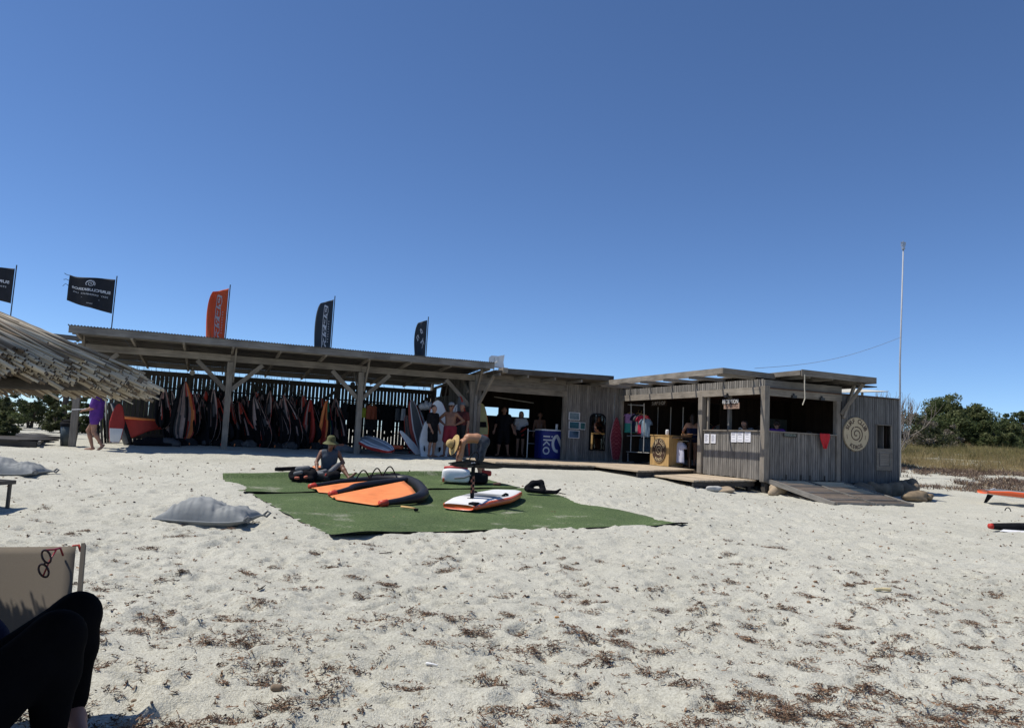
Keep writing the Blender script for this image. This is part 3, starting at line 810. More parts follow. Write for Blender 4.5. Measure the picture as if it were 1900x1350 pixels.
rock(-1.75, -.65, .4, .22, .09, 'flattened tan sandbag half buried in front of the lowest deck', SACK, 'sandbag', 'sandbag', 'sandbags under the hut', 8, .4)
rock(-2.35, -.95, .28, .12, .09, 'pale flat stone at the near corner of the lowest deck', mat('pale_stone', (.42, .41, .38), .9), 'flat_stone', 'stone', None, 10)
# ------------------------------------------------------------------ people
def lerp(a, b, t): return a+(b-a)*t
def unit(v): return v/(np.linalg.norm(v)+1e-9)
BASE = dict(pel=(0, 0, .95), wai=(0, 0, 1.10), che=(0, .01, 1.30), nek=(0, .015, 1.49), hed=(0, -.005, 1.64), fwd=(0, -1, 0),
            shL=(.18, .01, 1.42), elL=(.235, .03, 1.14), wrL=(.25, -.05, .90), shR=(-.18, .01, 1.42), elR=(-.235, .03, 1.14), wrR=(-.25, -.05, .90),
            hiL=(.09, 0, .92), knL=(.105, -.02, .50), anL=(.11, .02, .085), hiR=(-.09, 0, .92), knR=(-.105, -.02, .50), anR=(-.11, .02, .085),
            toL=(.14, -.15, .03), toR=(-.14, -.15, .03))
def person(label, loc, rz, pose=None, s=1.0, skin=SKIN, fat=1.0, h=.0115, wear=(), hair=None, hairlen=0, hat=None, eyes=True, glasses=False, seat=None):
    """one continuous body in local metres (faces -Y), with clothing and hair as children"""
    J = {k: np.array(v, float) for k, v in BASE.items()}
    for k, v in (pose or {}).items(): J[k] = np.array(v, float)
    f = unit(J['fwd']); up = unit(J['hed']-J['nek']); up = unit(up-f*(up@f)*.7); side = unit(np.cross(up, f)); up = np.cross(f, side)
    lat = unit(J['shL']-J['shR']); hl = unit(J['hiL']-J['hiR'])
    P = {'torso': []}
    for sg in (-1, 1):
        P['torso'] += [(J['che']+lat*.075*sg, J['wai']+lat*.055*sg, .108*fat, .098*fat, .05), (J['wai']+lat*.055*sg, J['pel']+hl*.062*sg, .098*fat, .112*fat, .05)]
    up_t = unit(J['nek']-J['che'])
    P['chest'] = [(J['shL']-lat*.05-up_t*.01, J['shR']+lat*.05-up_t*.01, .068, .068, .05)]
    P['neck'] = [(lerp(J['nek'], J['che'], .12), J['hed']-up*.03+f*.005, .056, .05)]
    P['head'] = [(J['hed']+up*.035-f*.018, J['hed']+up*.025+f*.012, .089, .086), (J['hed']-up*.02+f*.03, J['hed']-up*.085+f*.058, .064, .040),
                 (J['hed']+up*.012+f*.095, J['hed']-up*.022+f*.118, .010, .016, .012), (J['hed']-up*.06+f*.088, J['hed']-up*.062+f*.09, .018, .016, .012)]
    for sg in (-1, 1): P['head'].append((J['hed']+side*.085*sg-f*.01+up*.012, J['hed']+side*.092*sg-f*.02-up*.022, .014, .012, .01))
    body = P['torso']+P['chest']+P['neck']+P['head']
    for S, sg in (('L', 1), ('R', -1)):
        sh, el, wr = J['sh'+S], J['el'+S], J['wr'+S]
        P['ua'+S] = [(sh, el, .056*fat**.5, .041)]; P['fa'+S] = [(el, lerp(el, wr, .3), .040, .043), (lerp(el, wr, .3), wr, .043, .027)]
        d = unit(wr-el); wd = unit(np.cross(d, f) if abs(d@f) < .9 else np.cross(d, up)); nn = np.cross(wd, d)
        if 'hd'+S in (pose or {}): d = unit(J['hd'+S]); wd = unit(wd-d*(wd@d)); nn = np.cross(wd, d)
        hand = [(wr+wd*.018*q, wr+d*.075+wd*.026*q, .016, .015, .015) for q in (-1, 0, 1)]
        cur = nn*(.5 if (nn@(J['pel']-wr)) > 0 else -.5)
        for q, L in zip((-1.5, -.5, .5, 1.5), (.062, .076, .08, .07)):
            a = wr+d*.075+wd*.0175*q; m_ = a+unit(d+wd*.09*q+cur*.3)*L*.55; e = m_+unit(d+cur*1.2)*L*.45
            hand += [(a, m_, .0092, .0085, .004), (m_, e, .0085, .0072, .004)]
        tb = wr+d*.02-wd*.026*sg; tm = tb+unit(d*.8-wd*sg*.9+cur*.4)*.038; hand += [(tb, tm, .012, .0105, .008), (tm, tm+unit(d+cur)*.03, .0105, .008, .005)]
        hi, kn, an, to = J['hi'+S], J['kn'+S], J['an'+S], J['to'+S]
        P['th'+S] = [(hi, kn, .087*fat, .055)]; sh_ = unit(an-kn); back = unit(lerp(hi, an, .5)-kn) if np.linalg.norm(lerp(hi, an, .5)-kn) > .02 else -f
        P['sk'+S] = [(kn, lerp(kn, an, .32)+back*.012, .052, .055*fat**.5), (lerp(kn, an, .32)+back*.012, an, .055*fat**.5, .034)]
        ft = unit(to-an); dn = unit(np.cross(np.cross(ft, sh_), ft)); dn = dn if dn@sh_ > 0 else -dn
        heel = an+dn*.035-ft*.03
        P['ft'+S] = [(heel, an+dn*.03+ft*.06, .033, .034, .02), (an+dn*.03+ft*.06, to+dn*.0, .036, .026, .02)]
        w2 = unit(np.cross(ft, dn))
        for q in (-2, -1, 0, 1, 2): P['ft'+S].append((to+w2*.013*q, to+ft*(.035-.004*abs(q-sg))+w2*.014*q, .011, .009, .006))
        body += P['ua'+S]+P['fa'+S]+hand+P['th'+S]+P['sk'+S]+P['ft'+S]
    T = thing('person', label, 'person', loc, rz); T.scale = (s, s, s)
    sdf_obj('body', body, skin, T, h, .028)
    for name, m, parts, infl, clips in wear:
        pr = []
        for q in parts:
            key, t0, t1 = q if isinstance(q, tuple) else (q, 0, 1)
            for c in P[key]:
                a, b = np.array(c[0]), np.array(c[1])
                fa = infl*(1.0 if key in ('torso', 'chest') else 1.15)
                if key.startswith(('ua', 'th', 'fa', 'sk')) and len(P[key]) == 1:
                    a2, b2 = lerp(a, b, t0), lerp(a, b, t1); pr.append((a2, b2, lerp(c[2], c[3], t0)+fa, lerp(c[2], c[3], t1)+fa*1.5))
                else: pr.append((a, b, c[2]+fa, c[3]+fa))
        sdf_obj(name, pr, m, T, .014, .04, clips)
    if hair:
        hp = [(J['hed']+up*.048-f*.028, J['hed']+up*.03-f*.01, .093, .09)]
        if hairlen: hp += [(J['hed']-f*.05, J['nek']-f*(.085)-up*hairlen*.5, .075, .05), (J['nek']-f*.085-up*hairlen*.5, J['nek']-f*.09-up*hairlen, .05, .03)]
        if hairlen: hp += [(J['hed']+side*.07*q, J['nek']+side*.075*q-f*.03-up*hairlen*.4, .035, .025) for q in (-1, 1)]
        sdf_obj('hair', hp, hair, T, .013, .03, ((J['hed']+f*.062-up*.0, unit(f*.9-up*.55)),))
    if hat is not None:
        kind, m = hat; c = J['hed']+up*.075-f*.008; R_ = np.stack([side, f, up], 1); b = MB()
        if kind == 'cap':
            b.lathe([(.101, -.02), (.102, .01), (.09, .05), (.055, .078), (.0, .088)], 20)
            b.add([(x, y, z) for z in (-.018, -.01) for x, y in [(-.085, .06), (-.06, .135), (0, .16), (.06, .135), (.085, .06)]], [(0, 1, 2, 3, 4), (9, 8, 7, 6, 5)]+[(k, k+5, k+6, k+1) for k in range(4)])
        else:
            br, hgt = (.19, .11) if kind == 'bucket' else (.24, .13)
            sl = .05 if kind == 'bucket' else .015
            b.lathe([(br, -.03-sl), (br*.8, -.03-sl*.4), (.108, -.022), (.102, .02), (.094, hgt*.7), (.06, hgt), (0, hgt+.008)], 28)
            b.lathe([(br, -.036-sl), (br*.8, -.036-sl*.4), (.10, -.03)], 28)
            if kind != 'bucket': b.lathe([(.111, -.018), (.109, .012)], 28, mi=1)
        b.V = [tuple(c+R_@np.array(v)) for v in b.V]
        b.build('hat', [m, mat('hat_band', (.10, .06, .03), .8)], T, True)
    if glasses:
        b = MB()
        for q in (-1, 1): b.tube([J['hed']+up*.018+f*.093+side*.035*q, J['hed']+up*.018+f*.099+side*.035*q], .025, 12)
        b.tube([J['hed']+up*.022+f*.099-side*.06, J['hed']+up*.022+f*.103, J['hed']+up*.022+f*.099+side*.06], .006, 6)
        for q in (-1, 1): b.tube([J['hed']+up*.022+f*.095+side*.06*q, J['hed']+up*.012-f*.01+side*.095*q], .004, 5)
        b.build('sunglasses', [BLACK], T)
    elif eyes:
        b = MB()
        for q in (-1, 1):
            for mi, r, fo in ((0, .0125, .083), (1, .006, .092)):
                ee = J['hed']+up*.012+side*.034*q+f*fo; b.lathe([(0, -r), (r*.7, -r*.7), (r, 0), (r*.7, r*.7), (0, r)], 8, ee, mi)
        b.build('eyes', [WHITE, BLACK], T, True)
    return T
TOP = ['torso', 'chest']
def shirt(m, sl=.6, infl=.016, name='shirt', low=None):
    return (name, m, TOP+[('uaL', 0, sl), ('uaR', 0, sl)], infl, (((0, 0, low), (0, 0, -1)),) if low is not None else ())
def shorts(m, f=.75, infl=.018, top=1.06, name='shorts'):
    return (name, m, ['torso', ('thL', 0, f), ('thR', 0, f)], infl, (((0, 0, top), (0, 0, 1)),))
PURPLE = mat('purple_cotton', (.10, .025, .21), .8, .12, 12)
def ground_at(px, py): p = atg(px, py); return (p[0], p[1], gz(p[0], p[1]))

# woman in purple walking past the shelter's first post
p = ground_at(172, 834)
wp = thing
woman = person('woman in a purple T-shirt walking barefoot past the end post of the shelter', p, math.radians(-82),
    dict(pel=(0, 0, .94), hed=(0, -.03, 1.62), anL=(.09, .25, .16), toL=(.1, .16, .03), knL=(.1, .02, .50), knR=(-.09, -.20, .54), anR=(-.09, -.05, .085), toR=(-.09, -.22, .03),
         elL=(.23, -.02, 1.15), wrL=(.16, -.24, 1.08), elR=(-.23, -.03, 1.15), wrR=(-.13, -.27, 1.12)), .98, SKIN, 1.08,
    wear=(shirt(PURPLE, .75, .03), ('shorts', PURPLE, ['torso', ('thL', 0, .3), ('thR', 0, .3)], .02, (((0, 0, 1.0), (0, 0, 1)),))), hair=HAIRB, hairlen=.18)
h = np.array(p)+[-.30, -.05, 1.09]
b = MB(); b.tube([h+[.04, 0, .0], h+[-.30, -.06, -.035]], .012, 8); b.tube([h+[.06, 0, .0], h+[.0, -.01, .0]], .02, 8)
tag(b.build('handheld_rod', [mat('pale_plastic', (.5, .5, .52), .5)]), 'pale rod held out by the woman in the purple T-shirt', 'rod')

# man sitting on the turf with his gear
p = ground_at(606, 888)
seated = person('man in a grey sleeveless shirt and olive bucket hat sitting on the turf', (p[0], p[1]+.1, p[2]+.03), math.radians(14),
    dict(pel=(0, 0, .12), wai=(0, -.01, .27), che=(0, -.05, .49), nek=(0, -.09, .67), hed=(.015, -.15, .82), fwd=(.25, -.95, -.12),
         shL=(.19, -.06, .61), elL=(.33, -.02, .37), wrL=(.16, -.25, .30), shR=(-.19, -.06, .60), elR=(-.29, -.16, .37), wrR=(-.25, -.40, .18),
         hiL=(.10, -.03, .12), knL=(.30, -.36, .30), anL=(.46, -.62, .07), toL=(.60, -.68, .17), hiR=(-.10, -.03, .12), knR=(-.32, -.42, .16), anR=(-.02, -.62, .08), toR=(.10, -.70, .05)),
    .88, SKIN2, 1.04, wear=(('tank_top', mat('slate_cotton', (.055, .072, .095), .8, .1), TOP, .014, ()), ('shorts', BLACK, [('thL', 0, .62), ('thR', 0, .7)], .02, ())),
    hair=HAIRD, hat=('bucket', mat('olive_cotton', (.10, .105, .04), .85, .2, 10)), glasses=True)

# man bending over a kit bag
p = ground_at(888, 897)
bent = person('shirtless man in a straw hat and dark shorts bending over the white kit bag', (p[0], p[1], p[2]+.03), math.radians(-84),
    dict(pel=(0, .07, .93), wai=(0, -.09, 1.0), che=(0, -.28, .99), nek=(0, -.44, .90), hed=(.055, -.575, .815), fwd=(.12, -.22, -.97),
         shL=(.18, -.40, .90), elL=(.16, -.43, .60), wrL=(.12, -.50, .34), shR=(-.18, -.40, .91), elR=(-.18, -.47, .62), wrR=(-.10, -.52, .37),
         hiL=(.09, .06, .90), knL=(.11, -.04, .49), anL=(.11, .03, .085), toL=(.13, -.14, .03), hiR=(-.09, .06, .90), knR=(-.10, .0, .48), anR=(-.12, .15, .09), toR=(-.14, -.02, .03)),
    .95, mat('bronzed_skin', (.40, .20, .11), .5, .1, 10), 1.0,
    wear=(('shorts', mat('dark_print_cotton', (.012, .014, .02), .8, .2, 9, col2=(.05, .06, .08)), ['torso', ('thL', 0, .8), ('thR', 0, .8)], .022, (((0, -.03, 1.0), (0, -.85, .35)),)),),
    hair=HAIRB, hat=('straw', mat('straw', (.46, .32, .13), .85, .2, 60, bump=.5, bscale=120)))

# two people talking beside the leaning boards
p = W(*uvz(800, 848, 'v', 6.75)); p = (p[0], p[1], gz(p[0], p[1]))
person('person in a black T-shirt and black shorts standing before the big white board', p, math.radians(55),
    dict(elR=(-.22, .02, 1.14), wrR=(-.20, -.12, .92), elL=(.24, .04, 1.15), wrL=(.22, -.10, .92)), .93, SKIN, .95,
    wear=(shirt(BLACK, .8, .026), shorts(BLACK, .8, .028)), hair=HAIRD)
p = W(*uvz(832, 851, 'v', 6.65)); p = (p[0], p[1], gz(p[0], p[1]))
person('shirtless man in red shorts and white cap with hands on his hips', p, math.radians(-12),
    dict(elL=(.42, .08, 1.20), wrL=(.17, -.04, 1.04), elR=(-.43, .06, 1.22), wrR=(-.18, -.06, 1.04), hdL=(-.7, -.6, -.3), hdR=(.7, -.6, -.3),
         anL=(.16, .02, .085), knL=(.13, -.02, .5), toL=(.22, -.14, .03), anR=(-.17, .02, .085), knR=(-.14, -.02, .5), toR=(-.23, -.14, .03)), .97, SKIN2, 1.08,
    wear=(shorts(mat('crimson_cotton', (.17, .010, .022), .8, .15), .85, .03, 1.02),), hair=HAIRD, hat=('cap', mat('shaded_cap_cotton', (.26, .26, .26), .8)), glasses=True)  # red shorts and white cap coloured darker to imitate the shelter's shade
p = W(*uvz(853, 846, 'v', 7.1)); p = (p[0], p[1], gz(p[0], p[1]))
person('person in a pale cap and red top half hidden behind the shirtless man', p, math.radians(-30), {}, 1.0, SKIN,
    wear=(shirt(mat('shaded_red_cotton', (.10, .02, .018), .8), .6), shorts(CHAR, .7)), hair=HAIRD, hat=('cap', GREYF))  # red top and pale cap darkened in colour, standing in for shade

# inside the rental hut
def floor_pt(px, py, v, z): q = uvz(px, py, 'v', v); return W(q[0], v, z)
person('man in a black T-shirt and black shorts standing in the rental opening', floor_pt(934, 800, 9.2, .61), math.radians(-6),
    dict(elL=(.29, .03, 1.16), wrL=(.38, -.05, .93), elR=(-.28, .03, 1.15), wrR=(-.33, -.04, .90), anL=(.20, .02, .085), knL=(.15, -.02, .5), toL=(.27, -.14, .03), anR=(-.16, .02, .085), knR=(-.14, -.02, .5), toR=(-.22, -.14, .03), fwd=(.3, -1, 0)),
    1.0, SKIN, 1.22, wear=(shirt(BLACK, .7, .03), shorts(BLACK, .95, .035)), hair=HAIRB)
wpos = floor_pt(966, 800, 10.0, .61)
person('woman in a pale top and dark shorts carrying a harness in the rental hut', wpos, math.radians(8),
    dict(elL=(.26, -.08, 1.14), wrL=(.06, -.26, 1.12), elR=(-.24, 0, 1.14), wrR=(-.22, -.12, .93)), .95, SKIN3, .98,
    wear=(shirt(WHITEC, .5, .02), shorts(CHAR, .35, .02)), hair=HAIRB, hairlen=.22)
person('shirtless bearded man standing in the dark behind the blue desk', floor_pt(1001, 800, 9.6, .61), math.radians(10), {}, .95, SKIN2,
    wear=(shorts(NAVY, .8),), hair=HAIRD)
b = [((.0, 0, .0), (.05, 0, .22), .13, .11), ((-.08, -.02, .05), (.12, .03, .1), .1, .1), ((.12, 0, .25), (.2, 0, .35), .05, .04)]
o = sdf_obj('harness', b, BLACK, None, .02, .05); o.location = wpos+np.array([.05, -.3, .78]); tag(o, 'black and red harness held by the woman in the pale top', 'harness')
b = MB(); b.tube([(-.06, -.12, .12), (.06, -.13, .2), (.16, -.1, .28)], .035, 8); b.tube([(-.02, -.12, -.02), (.08, -.12, .04)], .03, 8); b.build('strap', [RED], o, True)

# shop and reception
person('woman in a navy two piece swimsuit standing at the shop shelf seen from behind', W(.85, uvz(1284, 840, 'u', .85)[1], .63), math.radians(172),
    dict(elL=(.30, -.06, 1.18), wrL=(.24, -.26, 1.05), elR=(-.30, -.06, 1.18), wrR=(-.24, -.26, 1.05), fwd=(0, -1, -.2), anL=(.09, .02, .085), anR=(-.09, .02, .085)), .97, SKIN, 1.14,
    wear=(('swimsuit_top', NAVY, ['torso'], .012, (((0, 0, 1.09), (0, 0, -1)), ((0, 0, 1.31), (0, .1, 1)))), ('swimsuit_bottom', NAVY, ['torso', ('thL', 0, .06), ('thR', 0, .06)], .012, (((0, 0, 1.06), (0, 0, 1)),))), hair=HAIRD, hairlen=.12)
person('person in a purple T-shirt working behind the reception counter by the corner post', W(*uvz(1441, 800, 'v', 1.1)[:2], .53), math.radians(160),
    dict(fwd=(.2, -1, -.35), hed=(0, -.03, 1.62)), .93, SKIN, wear=(shirt(PURPLE, .8, .024), shorts(CHAR)), hair=HAIRD)
person('dark haired person leaning on the reception counter below the hanging word signs', W(uvz(1384, 790, 'v', 1.6)[0], 1.6, .53), math.radians(-40),
    dict(hed=(0, -.12, 1.58), nek=(0, -.06, 1.45), fwd=(0, -1, -.3)), .93, SKIN, wear=(shirt(GREYF, .7), shorts(CHAR)), hair=HAIRD, hairlen=.2)
person('person in a patterned dark shirt bending behind the counter near the red cloth', W(uvz(1486, 800, 'v', .75)[0], .75, .53), math.radians(20),
    dict(hed=(.0, -.33, 1.30), nek=(0, -.22, 1.27), che=(0, -.08, 1.2), fwd=(0, -.6, -.8), shL=(.18, -.12, 1.25), shR=(-.18, -.12, 1.25), elL=(.24, -.2, 1.02), wrL=(.2, -.35, .95), elR=(-.24, -.2, 1.02), wrR=(-.2, -.35, .95)),
    .95, SKIN, wear=(shirt(mat('patterned_cotton', (.02, .022, .028), .8, .2, 24, col2=(.13, .14, .16)), .7), shorts(CHAR)), hair=HAIRD)

# person lying on the near lounger under the thatch: black leggings, navy top, bare feet
fg = person('person in black leggings and navy top resting with knees up on the near lounger', (0, 0, 0), 0.0,
    dict(pel=at(-95, 1335, 2.30), wai=at(-150, 1270, 2.38), che=at(-205, 1165, 2.50), nek=at(-250, 1060, 2.58), hed=at(-275, 985, 2.62), fwd=(.75, -.6, .1),
         shL=at(-120, 1100, 2.66), elL=at(-30, 1190, 2.72), wrL=at(-60, 1290, 2.5), shR=at(-300, 1120, 2.36), elR=at(-330, 1250, 2.2), wrR=at(-220, 1330, 2.1),
         hiL=at(-55, 1300, 2.42), knL=at(143, 1140, 2.74), anL=at(136, 1298, 2.80), toL=at(150, 1375, 2.66),
         hiR=at(-95, 1365, 2.16), knR=at(106, 1182, 2.34), anR=at(92, 1352, 2.40), toR=at(108, 1400, 2.24)),
    1.0, mat('shaded_bare_skin', (.34, .17, .12), .6, .08, 14), 1.10, .010,
    wear=(('leggings', mat('black_leggings', (.004, .004, .005), .9, .2, 12, spec=.04), ['torso', 'thL', 'thR', 'skL', 'skR'], .013, (((-2.4, 2.45, .5), (-.45, .5, .74)), ((0, 0, .165), (0, 0, -1)))), ('top', NAVY, ['torso', 'chest', ('uaL', 0, 1), ('uaR', 0, 1)], .022, ())), hair=HAIRB)
# ------------------------------------------------------------------ turf mats
def turf_material():
    m, nt, b, N, K = _nt('green_turf')
    tc = N('ShaderNodeTexCoord')
    def nz(sc, det): 
        n = N('ShaderNodeTexNoise'); n.inputs['Scale'].default_value = sc; n.inputs['Detail'].default_value = det; K(tc.outputs['Object'], n.inputs['Vector']); return n
    def ramp(p0, c0, p1, c1, s):
        r = N('ShaderNodeValToRGB'); r.color_ramp.elements[0].position = p0; r.color_ramp.elements[1].position = p1
        r.color_ramp.elements[0].color = (*c0, 1); r.color_ramp.elements[1].color = (*c1, 1); K(s, r.inputs[0]); return r
    a = ramp(.34, (.040, .080, .028), .66, (.150, .200, .090), nz(46, 5).outputs[0])
    big = ramp(.3, (.75, .75, .72), .7, (1.15, 1.12, 1.05), nz(.9, 4).outputs[0])
    mx = N('ShaderNodeMixRGB'); mx.blend_type = 'MULTIPLY'; mx.inputs[0].default_value = 1; K(a.outputs[0], mx.inputs[1]); K(big.outputs[0], mx.inputs[2])
    s1 = nz(1.7, 9); s2 = nz(30, 3); mu = N('ShaderNodeMath'); mu.operation = 'MULTIPLY_ADD'; mu.inputs[1].default_value = .35; K(s2.outputs[0], mu.inputs[0]); K(s1.outputs[0], mu.inputs[2])
    sd = ramp(.775, (0, 0, 0), .93, (.85, .85, .85), mu.outputs[0])                    # sand trodden into the pile
    m2 = N('ShaderNodeMixRGB'); K(sd.outputs[0], m2.inputs[0]); K(mx.outputs[0], m2.inputs[1]); m2.inputs[2].default_value = (.36, .35, .28, 1)
    K(m2.outputs[0], b.inputs['Base Color']); b.inputs['Roughness'].default_value = .9; b.inputs['Specular IOR Level'].default_value = .2
    bp = N('ShaderNodeBump'); bp.inputs['Strength'].default_value = .9; bp.inputs['Distance'].default_value = .02; K(nz(90, 3).outputs[0], bp.inputs['Height']); K(bp.outputs[0], b.inputs['Normal'])
    return m
TURF = turf_material()
def turf(label, a0, a1, b0, b1, sd, curl=0.0):
    nu, nv = int((a1-a0)/.06), int((b1-b0)/.06)
    aa = np.linspace(a0, a1, nu+1); bb = np.linspace(b0, b1, nv+1)
    A2, B2 = np.meshgrid(aa, bb, indexing='ij'); rag = lambda k: .08*vnoise(A2*.9, B2*.9, sd+k)+.045*vnoise(A2*5, B2*5, sd+k+5)
    A3 = A2+rag(1)*smooth(a0+.3, a0, A2)+rag(2)*smooth(a1-.3, a1, A2); B3 = B2+rag(3)*smooth(b0+.25, b0, B2)+rag(4)*smooth(b1-.25, b1, B2)
    U3 = MN[0]+A3*ME1[0]+B3*ME2[0]; V3 = MN[1]+A3*ME1[1]+B3*ME2[1]
    X = C0[0]+U3*BU[0]+V3*BV[0]; Y = C0[1]+U3*BU[1]+V3*BV[1]
    Z = ground0(X, Y)+.004+.012*vnoise(A2*1.6, B2*1.6, sd)+.014*vnoise(A2*.5, B2*.5, sd+9)+curl*smooth(b1-.22, b1, B2)*(.6+.8*(vnoise(A2*.8, B2*0, sd+2)+.5))+.05*smooth(b0+.14, b0, B2)*(vnoise(A2*2, B2, sd+3)+.5)
    cx, cy = X.mean(), Y.mean(); cz = g0(cx, cy)
    P = np.stack([X-cx, Y-cy, Z-cz], -1).reshape(-1, 3); n = len(P); P = np.vstack([P, P-[0, 0, .014]])
    I2 = np.arange(n).reshape(nu+1, nv+1); q = np.stack([I2[:-1, :-1], I2[1:, :-1], I2[1:, 1:], I2[:-1, 1:]], -1).reshape(-1, 4)
    ring = list(I2[:, 0])+list(I2[-1, 1:])+list(I2[-2::-1, -1])+list(I2[0, -2:0:-1])
    sides = np.array([(b, a, a+n, b+n) for a, b in zip(ring, ring[1:]+ring[:1])])
    o = link('turf_mat', mesh_np('turf_mat', P, np.vstack([q, sides]), [TURF, BLACK], [0]*len(q)+[1]*len(sides), True), None, (cx, cy, cz))
    return tag(o, label, 'mat', 'artificial turf mats on the sand')
turf('green artificial turf mat with the foil board, nearer of the two', .0, ML1, .0, 4.62, 20)
turf('green artificial turf mat under the seated man, farther of the two', -.12, ML1-.25, 4.66, ML2, 40, .08)

# ------------------------------------------------------------------ boards
def outline(t, nose, tail):
    """half width (0..1) along the board, t=0 tail, t=1 nose"""
    return min(1.0, (max(t, 0)/.5)**.5*(1-tail)+tail if t < .5 else 1.0)*min(1.0, (max(1-t, 0)/.5)**nose if t > .5 else 1.0)
def board(name, label, cat, L, Wd, T, mats, band, group=None, nose=.42, tail=.55, rocker=.06, rail=2, n=34, m=14, bottom=3, pattern=None):
    """surf-type board in local metres: length along X (nose at +X), deck up; band(s,t)->material of the deck"""
    V = []; rows = n+1; K = 2*m
    for i in range(rows):
        t = i/n; x = (t-.5)*L; w = max(outline(t, nose, tail), .02)*Wd/2; z0 = rocker*max(0, (t-.55)/.45)**2*L*.5+rocker*.3*max(0, (.25-t)/.25)**2*L*.5; th = T*(.45+.55*min(1, 4*min(t, 1-t)+.2))
        for k in range(K):
            a = 2*math.pi*(k+.5)/K; c, s = math.cos(a), math.sin(a)
            V.append((x, w*np.sign(c)*abs(c)**.55, z0+th/2+th/2*np.sign(s)*abs(s)**.55))
    F = []; MI = []
    for i in range(n):
        for k in range(K):
            F.append((i*K+k, (i+1)*K+k, (i+1)*K+(k+1) % K, i*K+(k+1) % K))
            a = 2*math.pi*(k+1)/K; s = math.sin(a); c = math.cos(a)
            if abs(c) > .86: MI.append(rail)
            elif s > 0: MI.append(band((i+.5)/n, np.sign(c)*abs(c)**.55))
            else: MI.append(bottom)
    F += [tuple(range(K))[::-1], tuple(n*K+k for k in range(K))]; MI += [rail, rail]
    me = mesh_from(name, V, F, mats, MI, True)
    o = link(name, me); tag(o, label, cat, group); return o
def fin(parent, x, y, z, h, m, back=.06, w=.012, base=.11):
    b = MB(); b.add([(x, y-w/2, z), (x-base, y-w/2, z), (x-base-back, y, z-h), (x-base*.45-back, y, z-h*.95), (x, y+w/2, z), (x-base, y+w/2, z)], [(0, 1, 2, 3), (5, 4, 3, 2), (0, 4, 5, 1), (1, 5, 2), (4, 0, 3)])
    return b.build('fin', [m], parent)
def stand(o, base, direction, lean, roll=0.0):
    """lean a board on its tail: base point, horizontal facing of its deck, tilt back in radians"""
    f = Vector((math.cos(direction), math.sin(direction), 0)); up = Vector((0, 0, 1))*math.cos(lean) - f*math.sin(lean)
    z = f*math.cos(lean)+Vector((0, 0, 1))*math.sin(lean); y = z.cross(up)
    R = Matrix((up, y, z)).transposed(); R = Matrix.Rotation(roll, 3, f) @ R
    o.rotation_mode = 'QUATERNION'; o.rotation_quaternion = R.to_quaternion(); o.location = [float(c) for c in base]; return o
def lay(o, p0, p1, z=0.0, flip=False, tilt=0.0, roll=0.0):
    """lay a board flat from tail p0 towards nose p1"""
    d = Vector([float(c) for c in np.array(p1)-np.array(p0)]); d.normalize(); up = Vector((0, 0, 1)); up = (up-d*up.dot(d)).normalized(); y = up.cross(d)
    if flip: up = -up; y = -y
    R = Matrix((d, y, up)).transposed(); R = R @ Matrix.Rotation(roll, 3, 'X')
    o.rotation_mode = 'QUATERNION'; o.rotation_quaternion = R.to_quaternion(); c = (np.array(p0)+np.array(p1))/2
    o.location = (float(c[0]), float(c[1]), float(c[2]+z)); return o

# inflatable foil board lying upside down on the turf with its mast in the air
pa, pb = atg(834, 952), atg(966, 919)
dirb = unit((pb-pa)*[1, 1, 0]); pm = (pa+pb)/2
Lb = min(np.linalg.norm((pb-pa)[:2])+.15, 2.45)
def band_f(t, c):
    if abs(c) > .80: return 0
    if .20 < abs(c) < .42 and (t < .30 or t > .56): return 1
    if .30 < t < .52: return 4 if .34 < t < .46 and abs(c) < .52 else 1
    return 0
fb = board('foil_board', 'white and orange inflatable board upside down on the turf with an upright mast', 'board', Lb, .86, .15, [WHITE, LGREY, ORANGEP, WHITE, MGREY], band_f, nose=.36, tail=.62, rocker=.03)
p0 = pm-dirb*Lb/2; p1 = pm+dirb*Lb/2
p0[2] = g0(*p0[:2])+.02; p1[2] = g0(*p1[:2])+.02
lay(fb, p0, p1)
b = MB()
for q in (-1, 1): b = MB(); b.tube([(-.12, q*.30, .15), (0, q*.31, .175), (.12, q*.30, .15)], .02, 6); b.build('carry_handle', [BLACK], fb)
b = MB(); b.box((-Lb*.485, -.40+.12, .02), (-Lb*.42, -.16, .128)); b.build('rail_patch', [BLACK], fb)
b = MB(); b.prism([(-.62, .035), (-.40, .035), (-.40, .10), (-.62, .10)], -.352, -.335); b.build('rail_logo', [BLACK], fb)
mb = MB(); xm = -Lb*.29
mb.prism([(xm-.10, .125), (xm+.12, .125), (xm+.10, .148), (xm-.08, .148)], -.055, .055)
fm = mb.build('mast_plate', [BLACK], fb)
mast = MB(); hm = .54; sec = [(-.078, 0), (-.04, .014), (.04, .013), (.078, 0), (.04, -.013), (-.04, -.014)]
for i in range(13):
    z = .145+hm*i/12
    for k, (a, c) in enumerate(sec): mast.V.append((xm+a, c, z))
for i in range(12):
    for k in range(6):
        mast.F.append((i*6+k, i*6+(k+1) % 6, i*6+6+(k+1) % 6, i*6+6+k)); mast.MI.append(1 if (2 <= i <= 7 and (i+(k in (1, 4))) % 2 == 0) else 0)
mast.build('mast', [BLACK, mat('rust_print', (.30, .09, .05), .5)], fb)
fu = MB(); fu.tube([(xm-.42, 0, .695), (xm, 0, .70), (xm+.40, 0, .69)], [.012, .022, .016], 8); fo = fu.build('fuselage', [BLACK], fb)
